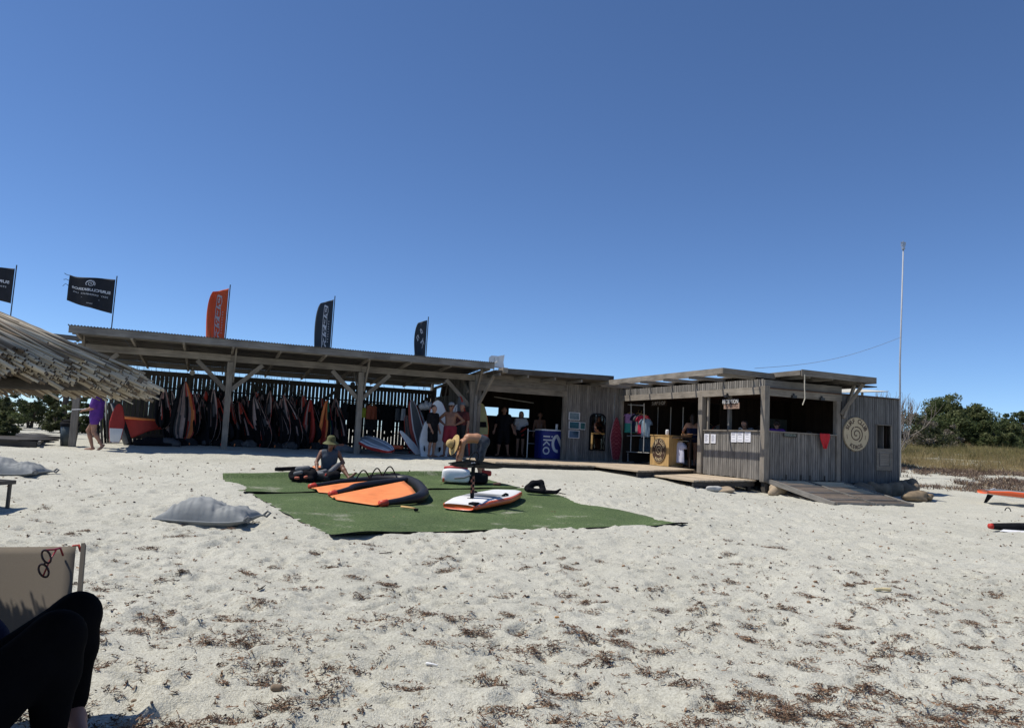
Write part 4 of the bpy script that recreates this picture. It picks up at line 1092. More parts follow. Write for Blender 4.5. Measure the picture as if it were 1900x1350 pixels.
def foilwing(x, y0, span, chord, sweep, z, parent, m, droop=0.0):
    b = MB(); n = 16
    for i in range(n+1):
        s = (i/n-.5)*2; c = chord*(1-abs(s)**2.4)+.008; xx = x-sweep*abs(s)**1.6; zz = z-droop*abs(s)**2
        b.V += [(xx-c*.4, s*span/2, zz+c*.22), (xx, s*span/2, zz+.012), (xx+c*.6, s*span/2, zz-c*.33), (xx, s*span/2, zz-.006)]
    for i in range(n):
        for k in range(4): b.F.append((i*4+k, i*4+4+k, i*4+4+(k+1) % 4, i*4+(k+1) % 4)); b.MI.append(0)
    return b.build('wing', [m], parent, True)
foilwing(xm+.22, 0, 1.05, .25, .10, .70, fo, CHAR, .02)
foilwing(xm-.42, 0, .42, .10, .03, .70, fo, CHAR, .0)
for x in (xm-.05, xm+.04): 
    q = MB(); q.lathe([(0, -.01), (.016, -.006), (.016, .006), (0, .01)], 10, (x, -.0, .725)); q.build('bolt', [STEEL], fo)
b = MB(); b.tube([np.array([xm-.1+.16*math.cos(a), -.05-.03*math.sin(a), .80+.11*math.sin(a)]) for a in np.linspace(-.4, 3.3, 14)], .010, 6); b.build('leash', [BLACK], fb)

# orange board on the right edge of the beach, standing on its fin
pa = atg(1838, 934)
rbd = board('paddle_board', 'orange and grey inflatable board resting on its fin at the edge of the beach', 'board', 2.7, .80, .19, [LGREY, MGREY, ORANGEP, WHITE], lambda t, c: 0 if abs(c) > .8 else (3 if .02 < abs(c) < .06 else 1 if t < .8 else 0), nose=.3, tail=.7)
pz = gz(pa[0], pa[1])
d0 = np.array([pa[0]-.16, pa[1]+.05, pz+.24]); d1 = d0+np.array([2.6, -.35, -.14]); lay(rbd, d0, d1, 0)
fin(rbd, -1.05, 0, .02, .24, BLACK, .09, .02, .16)
b = MB(); b.tube([(-1.1, .1, .15), (-1.0, .1, .19), (-.9, .1, .15)], .012, 6); b.tube([(-.4, -.2, .15), (-.3, -.2, .18), (-.2, -.2, .15)], .012, 6); b.build('deck_loop', [WHITE], rbd)
q = atg(1870, 948); b = MB(); b.tube([np.array([q[0], q[1], gz(q[0], q[1])-.02])+np.array([.10*math.cos(a), .03*math.cos(a), .13*math.sin(a)]) for a in np.linspace(.3, 2.7, 10)], .012, 6)
tag(b.build('leash_loop', [BLACK]), 'small black loop of strap sticking out of the sand below the orange board', 'strap')
# rolled wing at the right edge
q = atg(1838, 986); z = gz(q[0], q[1])
t = thing('packed_wing', 'black rolled wing with a red tip lying at the right edge of the sand', 'wing', (q[0], q[1], z))
b = MB(); b.tube([(.02, 0, .10), (.5, 0, .10), (1.8, .05, .11)], [.055, .085, .10], 12); b.build('leading_edge', [BLACK], t, True)
b = MB(); b.tube([(-.03, 0, .10), (.03, 0, .10)], [.045, .057], 12); b.build('tip', [RED], t, True)
b = MB(); b.add([(.1, -.1, .03), (.5, -.26, .01), (1.8, -.3, .02), (1.8, -.08, .06), (.2, -.06, .06)], [(0, 1, 2, 3, 4)]); b.add([(.1, -.1, .02), (.5, -.26, .0), (1.8, -.3, .01), (1.8, -.08, .05), (.2, -.06, .05)], [(4, 3, 2, 1, 0)]); b.build('canopy', [WHITEC], t)
b = MB(); b.tube([(.6, -.17, .07), (1.8, -.2, .08)], [.06, .08], 10); b.build('strut', [BLACK], t, True)

# ------------------------------------------------------------------ the inflated orange wing on the turf
def gp(zx, zy, up=0.0):
    p = atg(420+zx*.2316, 800+zy*.2316); p[2] = g0(p[0], p[1])+.015+up; return p
base = gp(1150, 520)
T = thing('inflated_wing', 'orange and black inflatable wing lying deflated side up on the turf', 'wing', base)
R_ = lambda p: p-base
BLKV = mat('black_vinyl', (.016, .016, .018), .45, .2, 10)
def tubepart(name, pts, rs, m=BLKV):
    P = np.array(pts, float); t = np.linspace(0, 1, len(P)); tt = np.linspace(0, 1, 5*len(P))
    P2 = np.stack([np.interp(tt, t, P[:, k]) for k in range(3)], 1)
    kk = np.array([.25, .5, .25])
    for _ in range(3):
        Q = P2.copy(); Q[1:-1] = .25*P2[:-2]+.5*P2[1:-1]+.25*P2[2:]; P2 = Q
    b = MB(); b.tube(P2, np.interp(tt, t, rs), 14); return b.build(name, [m], T, True)
LE = [gp(672, 462, .035), gp(920, 427, .05), gp(1200, 416, .07), gp(1440, 424, .095), gp(1530, 474, .10), gp(1585, 548, .10), gp(1545, 582, .095), gp(1400, 594, .06), gp(1235, 604, .038)]
le = tubepart('leading_edge', [R_(p) for p in LE], [.035, .05, .070, .092, .10, .10, .092, .06, .038])
st_ = tubepart('strut', [R_(gp(835, 532, .05)), R_(gp(980, 508, .08)), R_(gp(1020, 492, .10)), R_(gp(1200, 468, .11)), R_(gp(1440, 444, .11))], [.04, .052, .06, .065, .072])
for nm, p, q in (('wing_tip', LE[0], LE[1]), ('wing_tip', LE[-1], LE[-2]), ('wing_tip', gp(835, 532, .05), gp(980, 508, .08))):
    d = unit(q-p); b = MB(); b.tube([R_(p-d*.02), R_(p+d*.12)], [.05, .06], 12); b.build(nm, [mat('red_vinyl', (.55, .06, .03), .45)], T, True)
def sheet(name, a, b_, m, bulge=.05, seed=0, n=18, k=14):
    """cloth between two edge polylines with slack and wrinkles"""
    a = np.array(a); b_ = np.array(b_)
    ip = lambda P, t: np.array([np.interp(t, np.linspace(0, 1, len(P)), P[:, j]) for j in range(3)])
    def fn(s, t):
        p = lerp(ip(a, s), ip(b_, s), t); w = float(vnoise(s*5+3*t, t*3, seed))*.05*math.sin(math.pi*t)+bulge*math.sin(math.pi*t)*(.6+.4*math.sin(7*s))
        return p+[0, 0, w]
    return link(name, grid_mesh(fn, n, k, .006, name, [m]), T)
sheet('canopy', [R_(gp(830, 540, .03)), R_(gp(1010, 515, .06)), R_(gp(1420, 455, .12))], [R_(gp(880, 560, .01)), R_(gp(1200, 607, .01)), R_(gp(1525, 560, .10))], ORANGE, .03, 3)
sheet('canopy', [R_(gp(680, 470, .02)), R_(gp(920, 440, .04)), R_(gp(1400, 425, .1))], [R_(gp(740, 500, .01)), R_(gp(880, 515, .02)), R_(gp(1380, 440, .1))], ORANGE, .03, 4)
b = MB(); wp_ = [gp(1270, 545, .05), gp(1440, 518, .09), gp(1470, 535, .09), gp(1330, 572, .05)]
b.add([R_(p)+[0, 0, .012] for p in wp_]+[R_(p)+[0, 0, .004] for p in wp_], [(0, 1, 2, 3), (7, 6, 5, 4)]+[(k, k+4, (k+1) % 4+4, (k+1) % 4) for k in range(4)]); b.build('window', [mat('smoky_film', (.12, .125, .13), .25)], T)
for x0, x1 in ((1030, 1140), (1150, 1240), (1250, 1345)):
    y0 = 470-(x0-1030)*.18
    b = MB(); A = R_(gp(x0, y0+12, .20)); B = R_(gp(x1, y0-8, .20)); b.tube([lerp(A, B, t)+np.array([0, 0, .16*math.sin(math.pi*t)]) for t in np.linspace(0, 1, 12)], .013, 7); b.build('handle', [BLACK], T, True)

# ------------------------------------------------------------------ gear round the seated man and the bending man
def blob(name, label, cat, px, py, prims, m, h=.016, k=.04, noise=.0, group=None, rz=0):
    p = atg(px, py); o = sdf_obj(name, prims, m, None, h, k, (), (lambda X: noise*np.sin(X[..., 0]*23+3*np.sin(X[..., 1]*17))*np.sin(X[..., 1]*19+X[..., 2]*13)) if noise else None)
    o.location = (p[0], p[1], g0(p[0], p[1])+.015); o.rotation_euler = (0, 0, rz); return tag(o, label, cat, group)
o = blob('kit_bag', 'black kit bag with grey panels open at the left of the seated man', 'bag', 562, 893, [((-.18, 0, .1), (.16, .02, .12), .11, .12), ((-.1, .05, .2), (.12, .05, .22), .06, .07), ((-.2, -.08, .05), (.2, -.08, .04), .06, .05)], BLACK, noise=.012)
sdf_obj('panel', [((-.12, -.02, .23), (.08, .0, .26), .05, .05), ((-.14, -.09, .14), (-.02, -.1, .17), .04, .04)], GREYF, o, .014)
for q_ in (((-.1, -.17, .06), (-.05, -.17, .06), .03, .03), ((.08, -.16, .08), (.11, -.16, .09), .03, .03)): sdf_obj('pocket', [q_], mat('coral_fabric', (.45, .12, .07), .7), o, .01)
o = blob('folded_wing', 'crumpled black and grey wing bundle in front of the seated man', 'wing', 590, 893, [((-.2, 0, .06), (.22, 0, .08), .08, .09), ((0, .08, .12), (.2, .1, .16), .07, .06)], CHAR, noise=.015)
sdf_obj('panel', [((-.08, -.04, .12), (.08, -.02, .14), .05, .04), ((-.02, .04, .16), (.12, .06, .2), .04, .04)], GREYF, o, .012)
o = blob('board_bag_end', 'black and grey bag end with red trim leaning at the seated man\'s knees', 'bag', 612, 894, [((0, 0, .09), (.1, .04, .12), .10, .10), ((.05, .1, .25), (.1, .12, .3), .05, .05)], BLACK, noise=.01)
sdf_obj('panel', [((.0, .06, .2), (.12, .12, .33), .055, .05)], GREYF, o, .014)
sdf_obj('trim', [((-.09, -.07, .05), (-.07, -.07, .14), .025, .02)], RED, o, .01)
o = blob('orange_pouch', 'small orange pouch in the seated man\'s lap', 'bag', 588, 884, [((-.06, 0, .14), (.07, 0, .15), .07, .07)], ORANGE)
def pole(name, label, pts, r, m, cat='pole', group=None):
    P = [np.array([*(q := atg(*s[:2]))[:2], g0(q[0], q[1])+.02+r+(s[2] if len(s) > 2 else 0)]) for s in pts]
    b = MB(); c = P[0].copy(); b.tube([p-c for p in P], r, 8); o = b.build(name, m if isinstance(m, list) else [m], None, True, c); return tag(o, label, cat, group)
pole('packed_mast_bag', 'long slim black bag lying on the far turf edge left of the seated man', [(511, 876), (530, 875), (572, 873)], .045, BLACK, 'bag')
o = pole('paddle', 'long paddle with a dark blade lying right of the seated man', [(655, 882), (700, 881), (745, 880)], .016, mat('copper_shaft', (.22, .12, .08), .4), 'paddle')
q = atg(750, 880); b = MB(); b.box((-.05, -.09, .0), (.12, .09, .03)); b.tube([(.1, -.12, .02), (.12, 0, .08), (.1, .12, .02)], .012, 6); bl = b.build('blade', [BLACK], o); bl.location = [float(c) for c in (np.array([q[0], q[1], g0(q[0], q[1])+.02])-np.array(o.location))]
blob('wetsuit', 'crumpled black wetsuit heap lying on the turf behind the orange wing', 'wetsuit', 715, 889, [((-.3, 0, .03), (.3, .02, .05), .045, .06), ((-.2, .1, .04), (.25, .1, .06), .05, .06), ((.0, -.05, .06), (.2, .05, .09), .05, .04)], BLACK, noise=.014)
blob('towel', 'dark teal towel lying by the seated man\'s foot', 'towel', 668, 890, [((-.2, 0, .01), (.2, .05, .015), .03, .03), ((-.15, .1, .01), (.15, .12, .015), .03, .03)], mat('teal_cloth', (.012, .07, .085), .8), noise=.01)
o = blob('harness_belt', 'black padded waist harness lying on the turf right of the foil board', 'harness', 1003, 918, [((-.26, .05, .1), (-.16, .02, .2), .07, .06), ((-.16, .02, .2), (0, .06, .22), .06, .06), ((0, .06, .22), (.05, .0, .08), .06, .06), ((-.24, .0, .07), (.04, -.04, .06), .05, .05)], BLACK, k=.03)
sdf_obj('belt', [((.05, -.03, .05), (.30, -.08, .06), .045, .035), ((.30, -.08, .06), (.38, -.05, .12), .03, .02)], BLACK, o, .012)
b = MB(); b.tube([(.1, .05, .03), (.35, .12, .04), (.5, .05, .02)], .01, 6); b.build('strap', [BLACK], o)
# white kit bag being packed
q = atg(856, 897); B0 = np.array([q[0], q[1], g0(q[0], q[1])+.02])
T2 = thing('white_kit_bag', 'white and red bag with black end being packed by the bending man', 'bag', B0, .05)
def pillow(sx, sy, sz, n=22, m=16, pw=.45, wr=.008, sd=0):
    V = []; F = []
    for i in range(n+1):
        th = math.pi*i/n
        for k in range(m*2):
            a = math.pi*k/m; c, s = math.cos(a), math.sin(a); ct, sn = math.cos(th), math.sin(th)
            x = -sx*np.sign(ct)*abs(ct)**pw; y = sy*(abs(sn)**pw)*np.sign(c)*abs(c)**pw; z = sz*(abs(sn)**pw)*np.sign(s)*abs(s)**pw
            w = 1+wr*4*float(vnoise(x*9/sx*.3+7, y*9/sy*.3+z*9, sd))
            V.append((x*w, y*w, z*w))
    for i in range(n):
        for k in range(2*m): F.append((i*2*m+k, i*2*m+(k+1) % (2*m), (i+1)*2*m+(k+1) % (2*m), (i+1)*2*m+k))
    return V, F
V, F = pillow(.30, .20, .15, sd=3); b = MB(); b.add([(x-.12, y, z+.15) for x, y, z in V], F); b.build('bag_body', [WHITE], T2, True)
V, F = pillow(.24, .17, .115, sd=4); b = MB(); b.add([(x+.32, y+.03, z+.115) for x, y, z in V], F); b.build('bag_end', [BLACK], T2, True)
b = MB(); b.tube([(-.38, -.04, .30), (-.1, -.05, .325), (.12, -.04, .31)], [.03, .045, .03], 8); b.tube([(-.2, .08, .3), (.1, .08, .31)], .04, 8); b.build('red_lid', [mat('red_vinyl2', (.45, .035, .03), .5)], T2, True)
b = MB(); b.box((-.40, -.19, .01), (-.36, -.12, .09)); b.build('corner_patch', [ORANGEP], T2)
b = MB(); b.tube([(-.15, -.215, .10), (.05, -.22, .12), (.25, -.19, .2)], .018, 6); b.build('grey_strap', [GREYF], T2, True)
V, F = pillow(.13, .09, .06, sd=8); b = MB(); b.add([(x+.5, y+.1, z+.22) for x, y, z in V], F); b.build('red_buckle_pouch', [RED], T2, True)
pole('hand_pump_handle', 'short pale wooden handle lying on the turf in front of the orange wing', [(744, 944), (760, 946), (770, 948)], .018, WPINE, 'handle')
q = atg(772, 949); b = MB(); b.box((-.03, -.05, 0), (.03, .03, .035)); o = b.build('valve_cap', [BLACK], None, False, (q[0], q[1], g0(q[0], q[1])+.015)); tag(o, 'small black valve piece at the end of the pale wooden handle', 'valve')
blob('brown_buckle', 'small brown strap buckle on the turf right of the bending man\'s foot', 'buckle', 922, 901, [((-.06, 0, .02), (.06, 0, .025), .03, .035)], mat('brown_leather', (.09, .04, .03), .6))

# ------------------------------------------------------------------ bean bags and loungers
BEAN = mat('grey_bean_cloth', (.235, .245, .245), .85, .10, 5, bump=.25, bscale=14)
def beanbag(px0, px1, py, label, seed, dep=.75, hgt=.40, rz=0.0):
    a, b_ = atg(px0, py), atg(px1, py-2); L = np.linalg.norm((b_-a)[:2]); c = (a+b_)/2; z = min(gz(*a[:2]), gz(*c[:2]), gz(*b_[:2]))
    T = thing('bean_bag', label, 'bean bag', (c[0], c[1]+dep*.35, z-.03), rz, 'grey bean bag loungers on the sand')
    def half(s, t, sg):
        x = s*2-1; y = t*2-1
        pin = 1-.10*(1-abs(x)**6)*abs(y)**3; pinx = 1-.09*(1-abs(y)**4)
        e = (max(0, 1-x**4))**.5*(max(0, 1-abs(y)**3.2))**.62
        hump = float(np.interp(x, [-1, -.7, -.45, -.2, .05, .22, .36, .5, .66, .82, 1], [.62, .82, .97, 1.0, .93, .78, .64, .66, .74, .66, .5]))
        wr = .16*float(vnoise(x*20+4*y, y*1.6, seed))*abs(y)**1.3+.09*float(vnoise(x*5+2*y, y*4, seed+1))+.10*float(vnoise(x*7-6*y, y*3+x, seed+2))*smooth(-.1, .5, x)
        zz = hgt*e*(hump+wr*2.2) if sg > 0 else -.08*e
        cz = .085+.05*abs(x)**3*(1 if x > 0 else .3)
        return (x*L/2*pinx, y*dep/2*pin, cz+zz)
    nn = 70
    m1 = grid_mesh(lambda s, t: half(s, t, 1), nn, 36, 0, 'cover', [BEAN]); link('cover', m1, T)
    m2 = grid_mesh(lambda s, t: half(s, t, -1)-np.array([0, 0, 0]), nn, 12, 0, 'underside', [BEAN]); link('underside', m2, T)
    b = MB()
    for y in (0, 1): b.tube([half(s, y, 1) for s in np.linspace(0, 1, 40)], .012, 6)
    for x in (0, 1): b.tube([half(x, t, 1) for t in np.linspace(0, 1, 24)], .012, 6)
    b.build('seam', [BEAN], T, True)
    for y in (-1, 1):
        b = MB(); P0 = np.array(half(1, .5+.5*y, 1)); b.tube([P0+[-.02, 0, 0], P0+[.03, .01*y, .05], P0+[.07, .0, .03], P0+[.03, -.02*y, -.02], P0+[-.02, 0, 0]], .016, 6); b.build('corner_loop', [GREYF], T, True)
    return T
beanbag(280, 466, 972, 'grey bean bag lounger on the sand left of the green turf', 5, .70, .27, -.02)
beanbag(-105, 80, 883, 'grey bean bag lounger cut off by the left edge below the path', 9, .66, .29, .02)

TAUPE = mat('taupe_sling', (.145, .122, .095), .85, .08, 120, stretch=(1, 6, 1))
ALU = mat('taupe_aluminium', (.07, .062, .055), .5, .05, 10, metal=.2)
# near lounger whose backrest shows behind the person
A = at(155, 1014, 3.42); Bm = at(147, 1112, 3.29)
sl = unit(A-Bm); wv = np.array([-.94, -.34, 0.0]); wv = wv/np.linalg.norm(wv); hz = A+sl*((.29-A[2])/sl[2]); fv = np.array([.34, -.94, 0]); fs = np.array([.0, -1.0, 0])
T = thing('sun_lounger', 'taupe sling sun lounger with glasses hanging from its raised backrest', 'sun lounger', (hz[0]-.2, hz[1]-.5, 0))
o0 = np.array(T.location)
link('backrest', grid_mesh(lambda s, t: hz+wv*(.03+.62*s)+(A-hz)*t+fv*(-.025*math.sin(math.pi*s))+np.array([0, 0, -.006*math.sin(math.pi*s)])-o0, 14, 14, .006, 'backrest', [TAUPE]), T)
link('seat', grid_mesh(lambda s, t: hz+wv*(.18+.42*s)+fs*1.2*t+np.array([0, 0, -.03*math.sin(math.pi*s)])-o0, 8, 12, .006, 'seat', [TAUPE]), T)
for k, k2 in ((0, .16), (.68, .62)):
    beam('backrest_frame', hz+wv*k-o0, A+wv*k+sl*.012-o0, .016, .03, ALU, T, fv)
    beam('seat_frame', hz+wv*k2-fs*.02-o0, hz+wv*k2+fs*1.25-o0, .03, .05, ALU, T)
    for y in (.45, 1.15): c = hz+wv*k2+fs*y; beam('leg', np.array([c[0], c[1], -.03])-o0, np.array([c[0], c[1], .26])-o0, .03, .045, ALU, T)
# glasses hanging by one arm over the top edge
gl = thing('glasses', 'dark red framed glasses hanging folded over the top of the taupe backrest', 'glasses', at(90, 1048, 3.26))
g_ = np.array(gl.location)
def gpt(px, py, Y=3.37): return at(px, py, Y-.10)-g_
b = MB()
for cx, cy, rx, ry in ((86, 1032, 8, 12), (81, 1058, 9, 12)):
    b.tube([gpt(cx+rx*math.cos(a)+.25*ry*math.sin(a), cy+ry*math.sin(a), 3.35) for a in np.linspace(0, 2*math.pi, 18)], .0048, 6)
b.tube([gpt(84, 1044, 3.35), gpt(80, 1047, 3.35)], .004, 6); b.build('rim', [mat('dark_frame', (.03, .012, .014), .3)], gl, True)
b = MB(); b.tube([gpt(84, 1020, 3.35), gpt(100, 1019, 3.40), gpt(112, 1016, 3.44), gpt(117, 1030, 3.46)], .0045, 6); b.tube([gpt(80, 1068, 3.35), gpt(92, 1040, 3.37), gpt(106, 1017, 3.42)], .004, 6); b.build('temple', [mat('red_frame', (.30, .03, .04), .3)], gl, True)
# strap loop clipped over the corner of the backrest
b = MB(); P_ = [at(130, 1024, 3.40), at(136, 1012, 3.41), at(146, 1011, 3.42), at(150, 1022, 3.41)]; b.tube([p-P_[0] for p in P_], .006, 6); tag(b.build('cord_loop', [RED], None, True, P_[0]), 'small red cord loop over the corner of the taupe backrest', 'cord')
# far lounger at the left edge
q = atg(18, 945); T = thing('sun_lounger', 'taupe sun lounger mostly cut off by the left edge of the beach', 'sun lounger', (q[0]-.9, q[1]-.3, gz(q[0], q[1])))
def ln(x, y, z): return (.9+x, .3+y, z)
ex = np.array([-.2, -1, 0])/1.02; ey = np.array([-1, .2, 0])/1.02
corner = np.array(ln(.02, .02, .36))
link('seat', grid_mesh(lambda s, t: corner+ex*1.7*s+ey*.66*t+[0, 0, -.02*math.sin(math.pi*t)], 8, 6, .008, 'seat', [TAUPE]), T)
for t_ in (0, .66): beam('seat_frame', corner+ey*t_-[0, 0, .02], corner+ex*1.7+ey*t_-[0, 0, .02], .03, .05, ALU, T)
for s_ in (0, 1.7): beam('end_frame', corner+ex*s_+ey*.03-[0, 0, .02], corner+ex*s_+ey*.63-[0, 0, .02], .03, .05, ALU, T)
for s_ in (.06, 1.6):
    for t_ in (.02, .64):
        c = corner+ex*s_+ey*t_; beam('leg', c-[0, 0, .045], c-[0, 0, .40], .035, .035, ALU, T)
# ------------------------------------------------------------------ sails hanging in the shelter
PINKG = mat('faded_window_film', (.36, .255, .225), .4, .2, 5)
DGREY = mat('dark_grey_sail', (.06, .058, .06), .6, .25, 6)
BRED = mat('bright_red_sail', (.36, .03, .02), .6, .15, 6)
def hung_wing(label, mats, Hh=1.75, Wd=.62, bend=.16, seed=0, bands=(0, 0, 1, 0, 0, 2, 0, 1, 3, 0, 0, 2)):
    T = thing('hanging_wing', label, 'wing', (0, 0, 0), 0, 'inflatable wings hanging in the shelter')
    rg = np.random.default_rng(seed); ph = rg.random(4)*6
    def fn(s, t):
        w = Wd*1.12*(t+.004)**.62*(max(0, 1-t**5))**.6
        x = (s-.42)*w+bend*t*t+.02*math.sin(7*t+ph[0]); y = .07*math.sin(s*9+ph[1]+2*t)*min(1, t*3)+.05*math.sin(4*t+ph[2])
        return (x, y, -Hh*t)
    link('canopy', grid_mesh(fn, 16, 22, .006, 'canopy', mats, lambda s, t: (1 if (t > .60+.16*math.sin(11*s+ph[0]) and seed < 5) else bands[min(int(s*len(bands)+.9*math.sin(3*t+ph[3])*.5) % len(bands), len(bands)-1)])), T)
    b = MB(); b.tube([np.array(fn(.0, t))+[-.02, -.02, 0] for t in np.linspace(.02, .97, 18)], [.02+.035*math.sin(math.pi*t) for t in np.linspace(.1, .95, 18)], 8); b.build('leading_edge', [BLACK if seed < 6 else mats[1]], T, True)
    b = MB(); b.tube([np.array(fn(.55, t))+[0, -.07, 0] for t in np.linspace(.25, .9, 10)], .04, 8); b.build('strut', [BLACK], T, True)
    b = MB(); b.tube([np.array(fn(.5, 0)), np.array(fn(.5, 0))+[0, 0, .16]], .012, 5); b.build('hanging_cord', [BLACK], T)
    return T
protos = [hung_wing('grey and black wing hanging by its tip among the shelter wings', [PINKG, BLACK, DRED, DGREY], 1.72, .60, .12, 1),
          hung_wing('dark red and grey wing hanging by its tip among the shelter wings', [DRED, BLACK, PINKG, DGREY], 1.66, .60, .22, 2, (0, 2, 2, 1, 2, 0, 0, 1, 2, 3, 2, 0)),
          hung_wing('black wing hanging with grey windows among the shelter wings', [DGREY, BLACK, PINKG, DRED], 1.74, .58, .28, 3, (0, 1, 2, 2, 1, 0, 2, 1, 1, 0, 2, 1)),
          hung_wing('charcoal and red striped wing hanging among the shelter wings', [BLACK, BLACK, PINKG, DRED], 1.6, .55, .3, 4, (0, 2, 2, 0, 3, 2, 0, 2, 3, 0, 2, 0))]
big = hung_wing('big bright orange and grey wing hanging in front at the left end of the row', [DGREY, ORANGE, BRED, PINKG], 1.95, .82, .05, 5, (0, 3, 0, 3, 3, 0, 2, 3, 1, 1, 2))
big2 = hung_wing('bright red wing hanging at the right end of the row before the green one', [BRED, BLACK, PINKG, DRED], 1.75, .62, -.12, 6, (0, 0, 2, 0, 3, 3, 0, 0))
grn = hung_wing('green and orange wing hanging last at the right end of the row', [GREEN, ORANGE, BRED, NAVY], 1.65, .56, .02, 7, (2, 2, 2, 1, 0, 0, 0, 3))
big3 = hung_wing('red bellied grey wing hanging beside the big orange one', [DRED, BLACK, BRED, PINKG], 1.85, .85, .2, 8, (3, 3, 0, 0, 2, 2, 1, 3))
def hangpos(px, v, ztop): u = uvz(px, 760, 'v', v)[0]; return W(u, v, ztop)
for o, px, v, zt, rz in ((big, 340, 9.6, 2.55, .1), (big3, 378, 9.9, 2.30, .2), (big2, 574, 9.7, 2.25, -.25), (grn, 607, 9.6, 2.25, .15)):
    o.location = hangpos(px, v, zt); o.rotation_euler = (0, 0, YAW_B+rz)
ORD = ['first', 'second', 'third', 'fourth', 'fifth', 'sixth', 'seventh', 'eighth', 'ninth', 'tenth']
def ordinal(i): return ORD[i] if i < 10 else '%d%s' % (i+1, {1: 'st', 2: 'nd', 3: 'rd'}.get((i+1) % 10 if (i+1)//10 != 1 else 0, 'th'))
pxs = sorted(list(np.linspace(388, 568, 62))+[300, 310, 318, 326, 350, 358, 366, 374, 384, 582, 590, 596, 602, 616, 624])
WN = ['grey and black wing', 'dark red and grey wing', 'black wing with grey windows', 'charcoal and red striped wing']
cnts = [0]*4; rr = random.Random(5)
for i, px in enumerate(pxs):
    k = (i*3+i//5) % 4; loc = hangpos(px+rr.uniform(-3, 3), 9.7+.95*rr.random(), 2.24+rr.uniform(-.32, .16)+(.16 if 480 < px < 500 else 0)); rz = YAW_B+rr.uniform(-1.15, -.3)
    if cnts[k] == 0: o = protos[k]; o.location = loc; o.rotation_euler = (0, .0, rz)
    else: o = copy_tree(protos[k], loc, rz)
    o['label'] = '%s, %s from the left in the dense hanging row' % (WN[k], ordinal(i))
    o.rotation_euler = (rr.uniform(-.08, .16), rr.uniform(-.26, .10), rz)
    sc_ = rr.uniform(.74, 1.08); o.scale = (sc_*rr.uniform(1.1, 1.65), sc_, sc_*rr.uniform(.92, 1.0)); cnts[k] += 1
for i, px in enumerate((330, 352, 396, 412, 440, 462, 488, 512, 536, 556, 582, 612, 628)):
    m_ = (BLACK, CHAR, DGREY)[i % 3]; w_ = .16+.1*rr.random()
    o = sdf_obj('packed_bag', [((-w_, 0, .09), (w_, .03, .10), .10, .09), ((-w_*.5, -.02, .17), (w_*.6, .04, .2), .07, .06), ((w_*.4, -.05, .08), (w_, -.06, .05), .05, .05)], m_, None, .026, .05, (), lambda X: .012*np.sin(X[..., 0]*31+X[..., 2]*17)*np.sin(X[..., 1]*23))
    q = W(uvz(px, 826, 'v', 9.25+.3*rr.random())[0], 9.25+.3*rr.random(), 0); o.location = (q[0], q[1], gz(q[0], q[1])-.02); o.rotation_euler = (0, 0, rr.uniform(-.6, .8)); tag(o, 'dark packed bag on the sand under the hanging row, %s from the left' % ordinal(i), 'bag', 'packed bags under the hanging wings')
    sdf_obj('strap', [((-w_*.3, -.10, .05), (-w_*.2, -.03, .22), .022, .022)], (RED, ORANGE, GREYF)[i % 3], o, .018)
# loose orange wing spread low on the fence, striped mast bags, boards at the left end
def Lw(px, py, v): q = uvz(px, py, 'v', v); return W(*q)
c = Lw(270, 785, 11.2)
def fn(s, t): return (-.75+1.6*s, .05*math.sin(9*s)-.1, .16-.06*s-(.62*(1-s)**.8+.10)*t-.05*math.sin(s*8)*t)
o = link('spread_wing', grid_mesh(fn, 22, 10, .006, 'spread_wing', [BRED])); o.location = c; o.rotation_euler = (0, 0, YAW_B); tag(o, 'bright orange red wing cloth spread low against the slat fence', 'wing')
b = MB(); b.tube([(-.75, -.14, .17), (0, -.14, .13), (.86, -.14, .12)], [.05, .04, .02], 8); b.build('leading_edge', [ORANGE], o, True)
for k, (x0, y0, x1, y1, m, lab) in enumerate(((236, 824, 208, 748, GREYF, 'striped grey sail tube leaning at the left end, lower of two'), (241, 826, 218, 752, CHAR, 'dark sail tube leaning at the left end beside the striped one'))):
    a, b_ = Lw(x0, y0, 9.2), Lw(x1, y1, 9.6); b = MB(); c = a.copy(); b.tube([a-c, lerp(a, b_, .5)-c, b_-c], [.10, .09, .05], 10); tag(b.build('sail_tube', [m], None, True, c), lab, 'sail tube', 'leaning sail tubes')
for k, px in enumerate((180, 186, 192, 197, 202)):
    a, b_ = Lw(px+4, 826, 9.5+.1*k), Lw(px-1, 735+3*k, 9.9+.1*k); b = MB(); b.tube([a-a, b_-a], .035, 7)
    tag(b.build('dark_pole', [DGREY if k % 2 else BLACK], None, True, a), 'dark mast, %s from the left in the bundle behind the walking woman' % ORD[k], 'mast', 'masts bundled at the left end')
o = board('short_board', 'orange topped white board standing between the mast bundle and the grey tube', 'board', 1.15, .42, .07, [BRED, WHITE, RED, WHITE], lambda t, c: 0 if t > .35 else 1)
stand(o, W(*uvz(214, 819, 'v', 9.0))+[0, 0, .55], -1.2, .15)
for (px, py, sx, m, lab) in ((285, 826, .48, BLACK, 'round black board bag lying on the sand under the fence'), (312, 818, .25, DGREY, 'rolled olive cloth bundle behind the round black bag')):
    q = atg(px, py); o = sdf_obj('board_bag', [((-sx, 0, .12), (sx, 0, .12), .10, .12), ((-sx*.4, 0, .2), (sx*.4, 0, .2), .10, .1)], m, None, .03, .06); o.location = W(uvz(px, py, 'v', 8.9)[0], 8.9, .47); o.rotation_euler = (0, 0, YAW_B); tag(o, lab, 'bag')
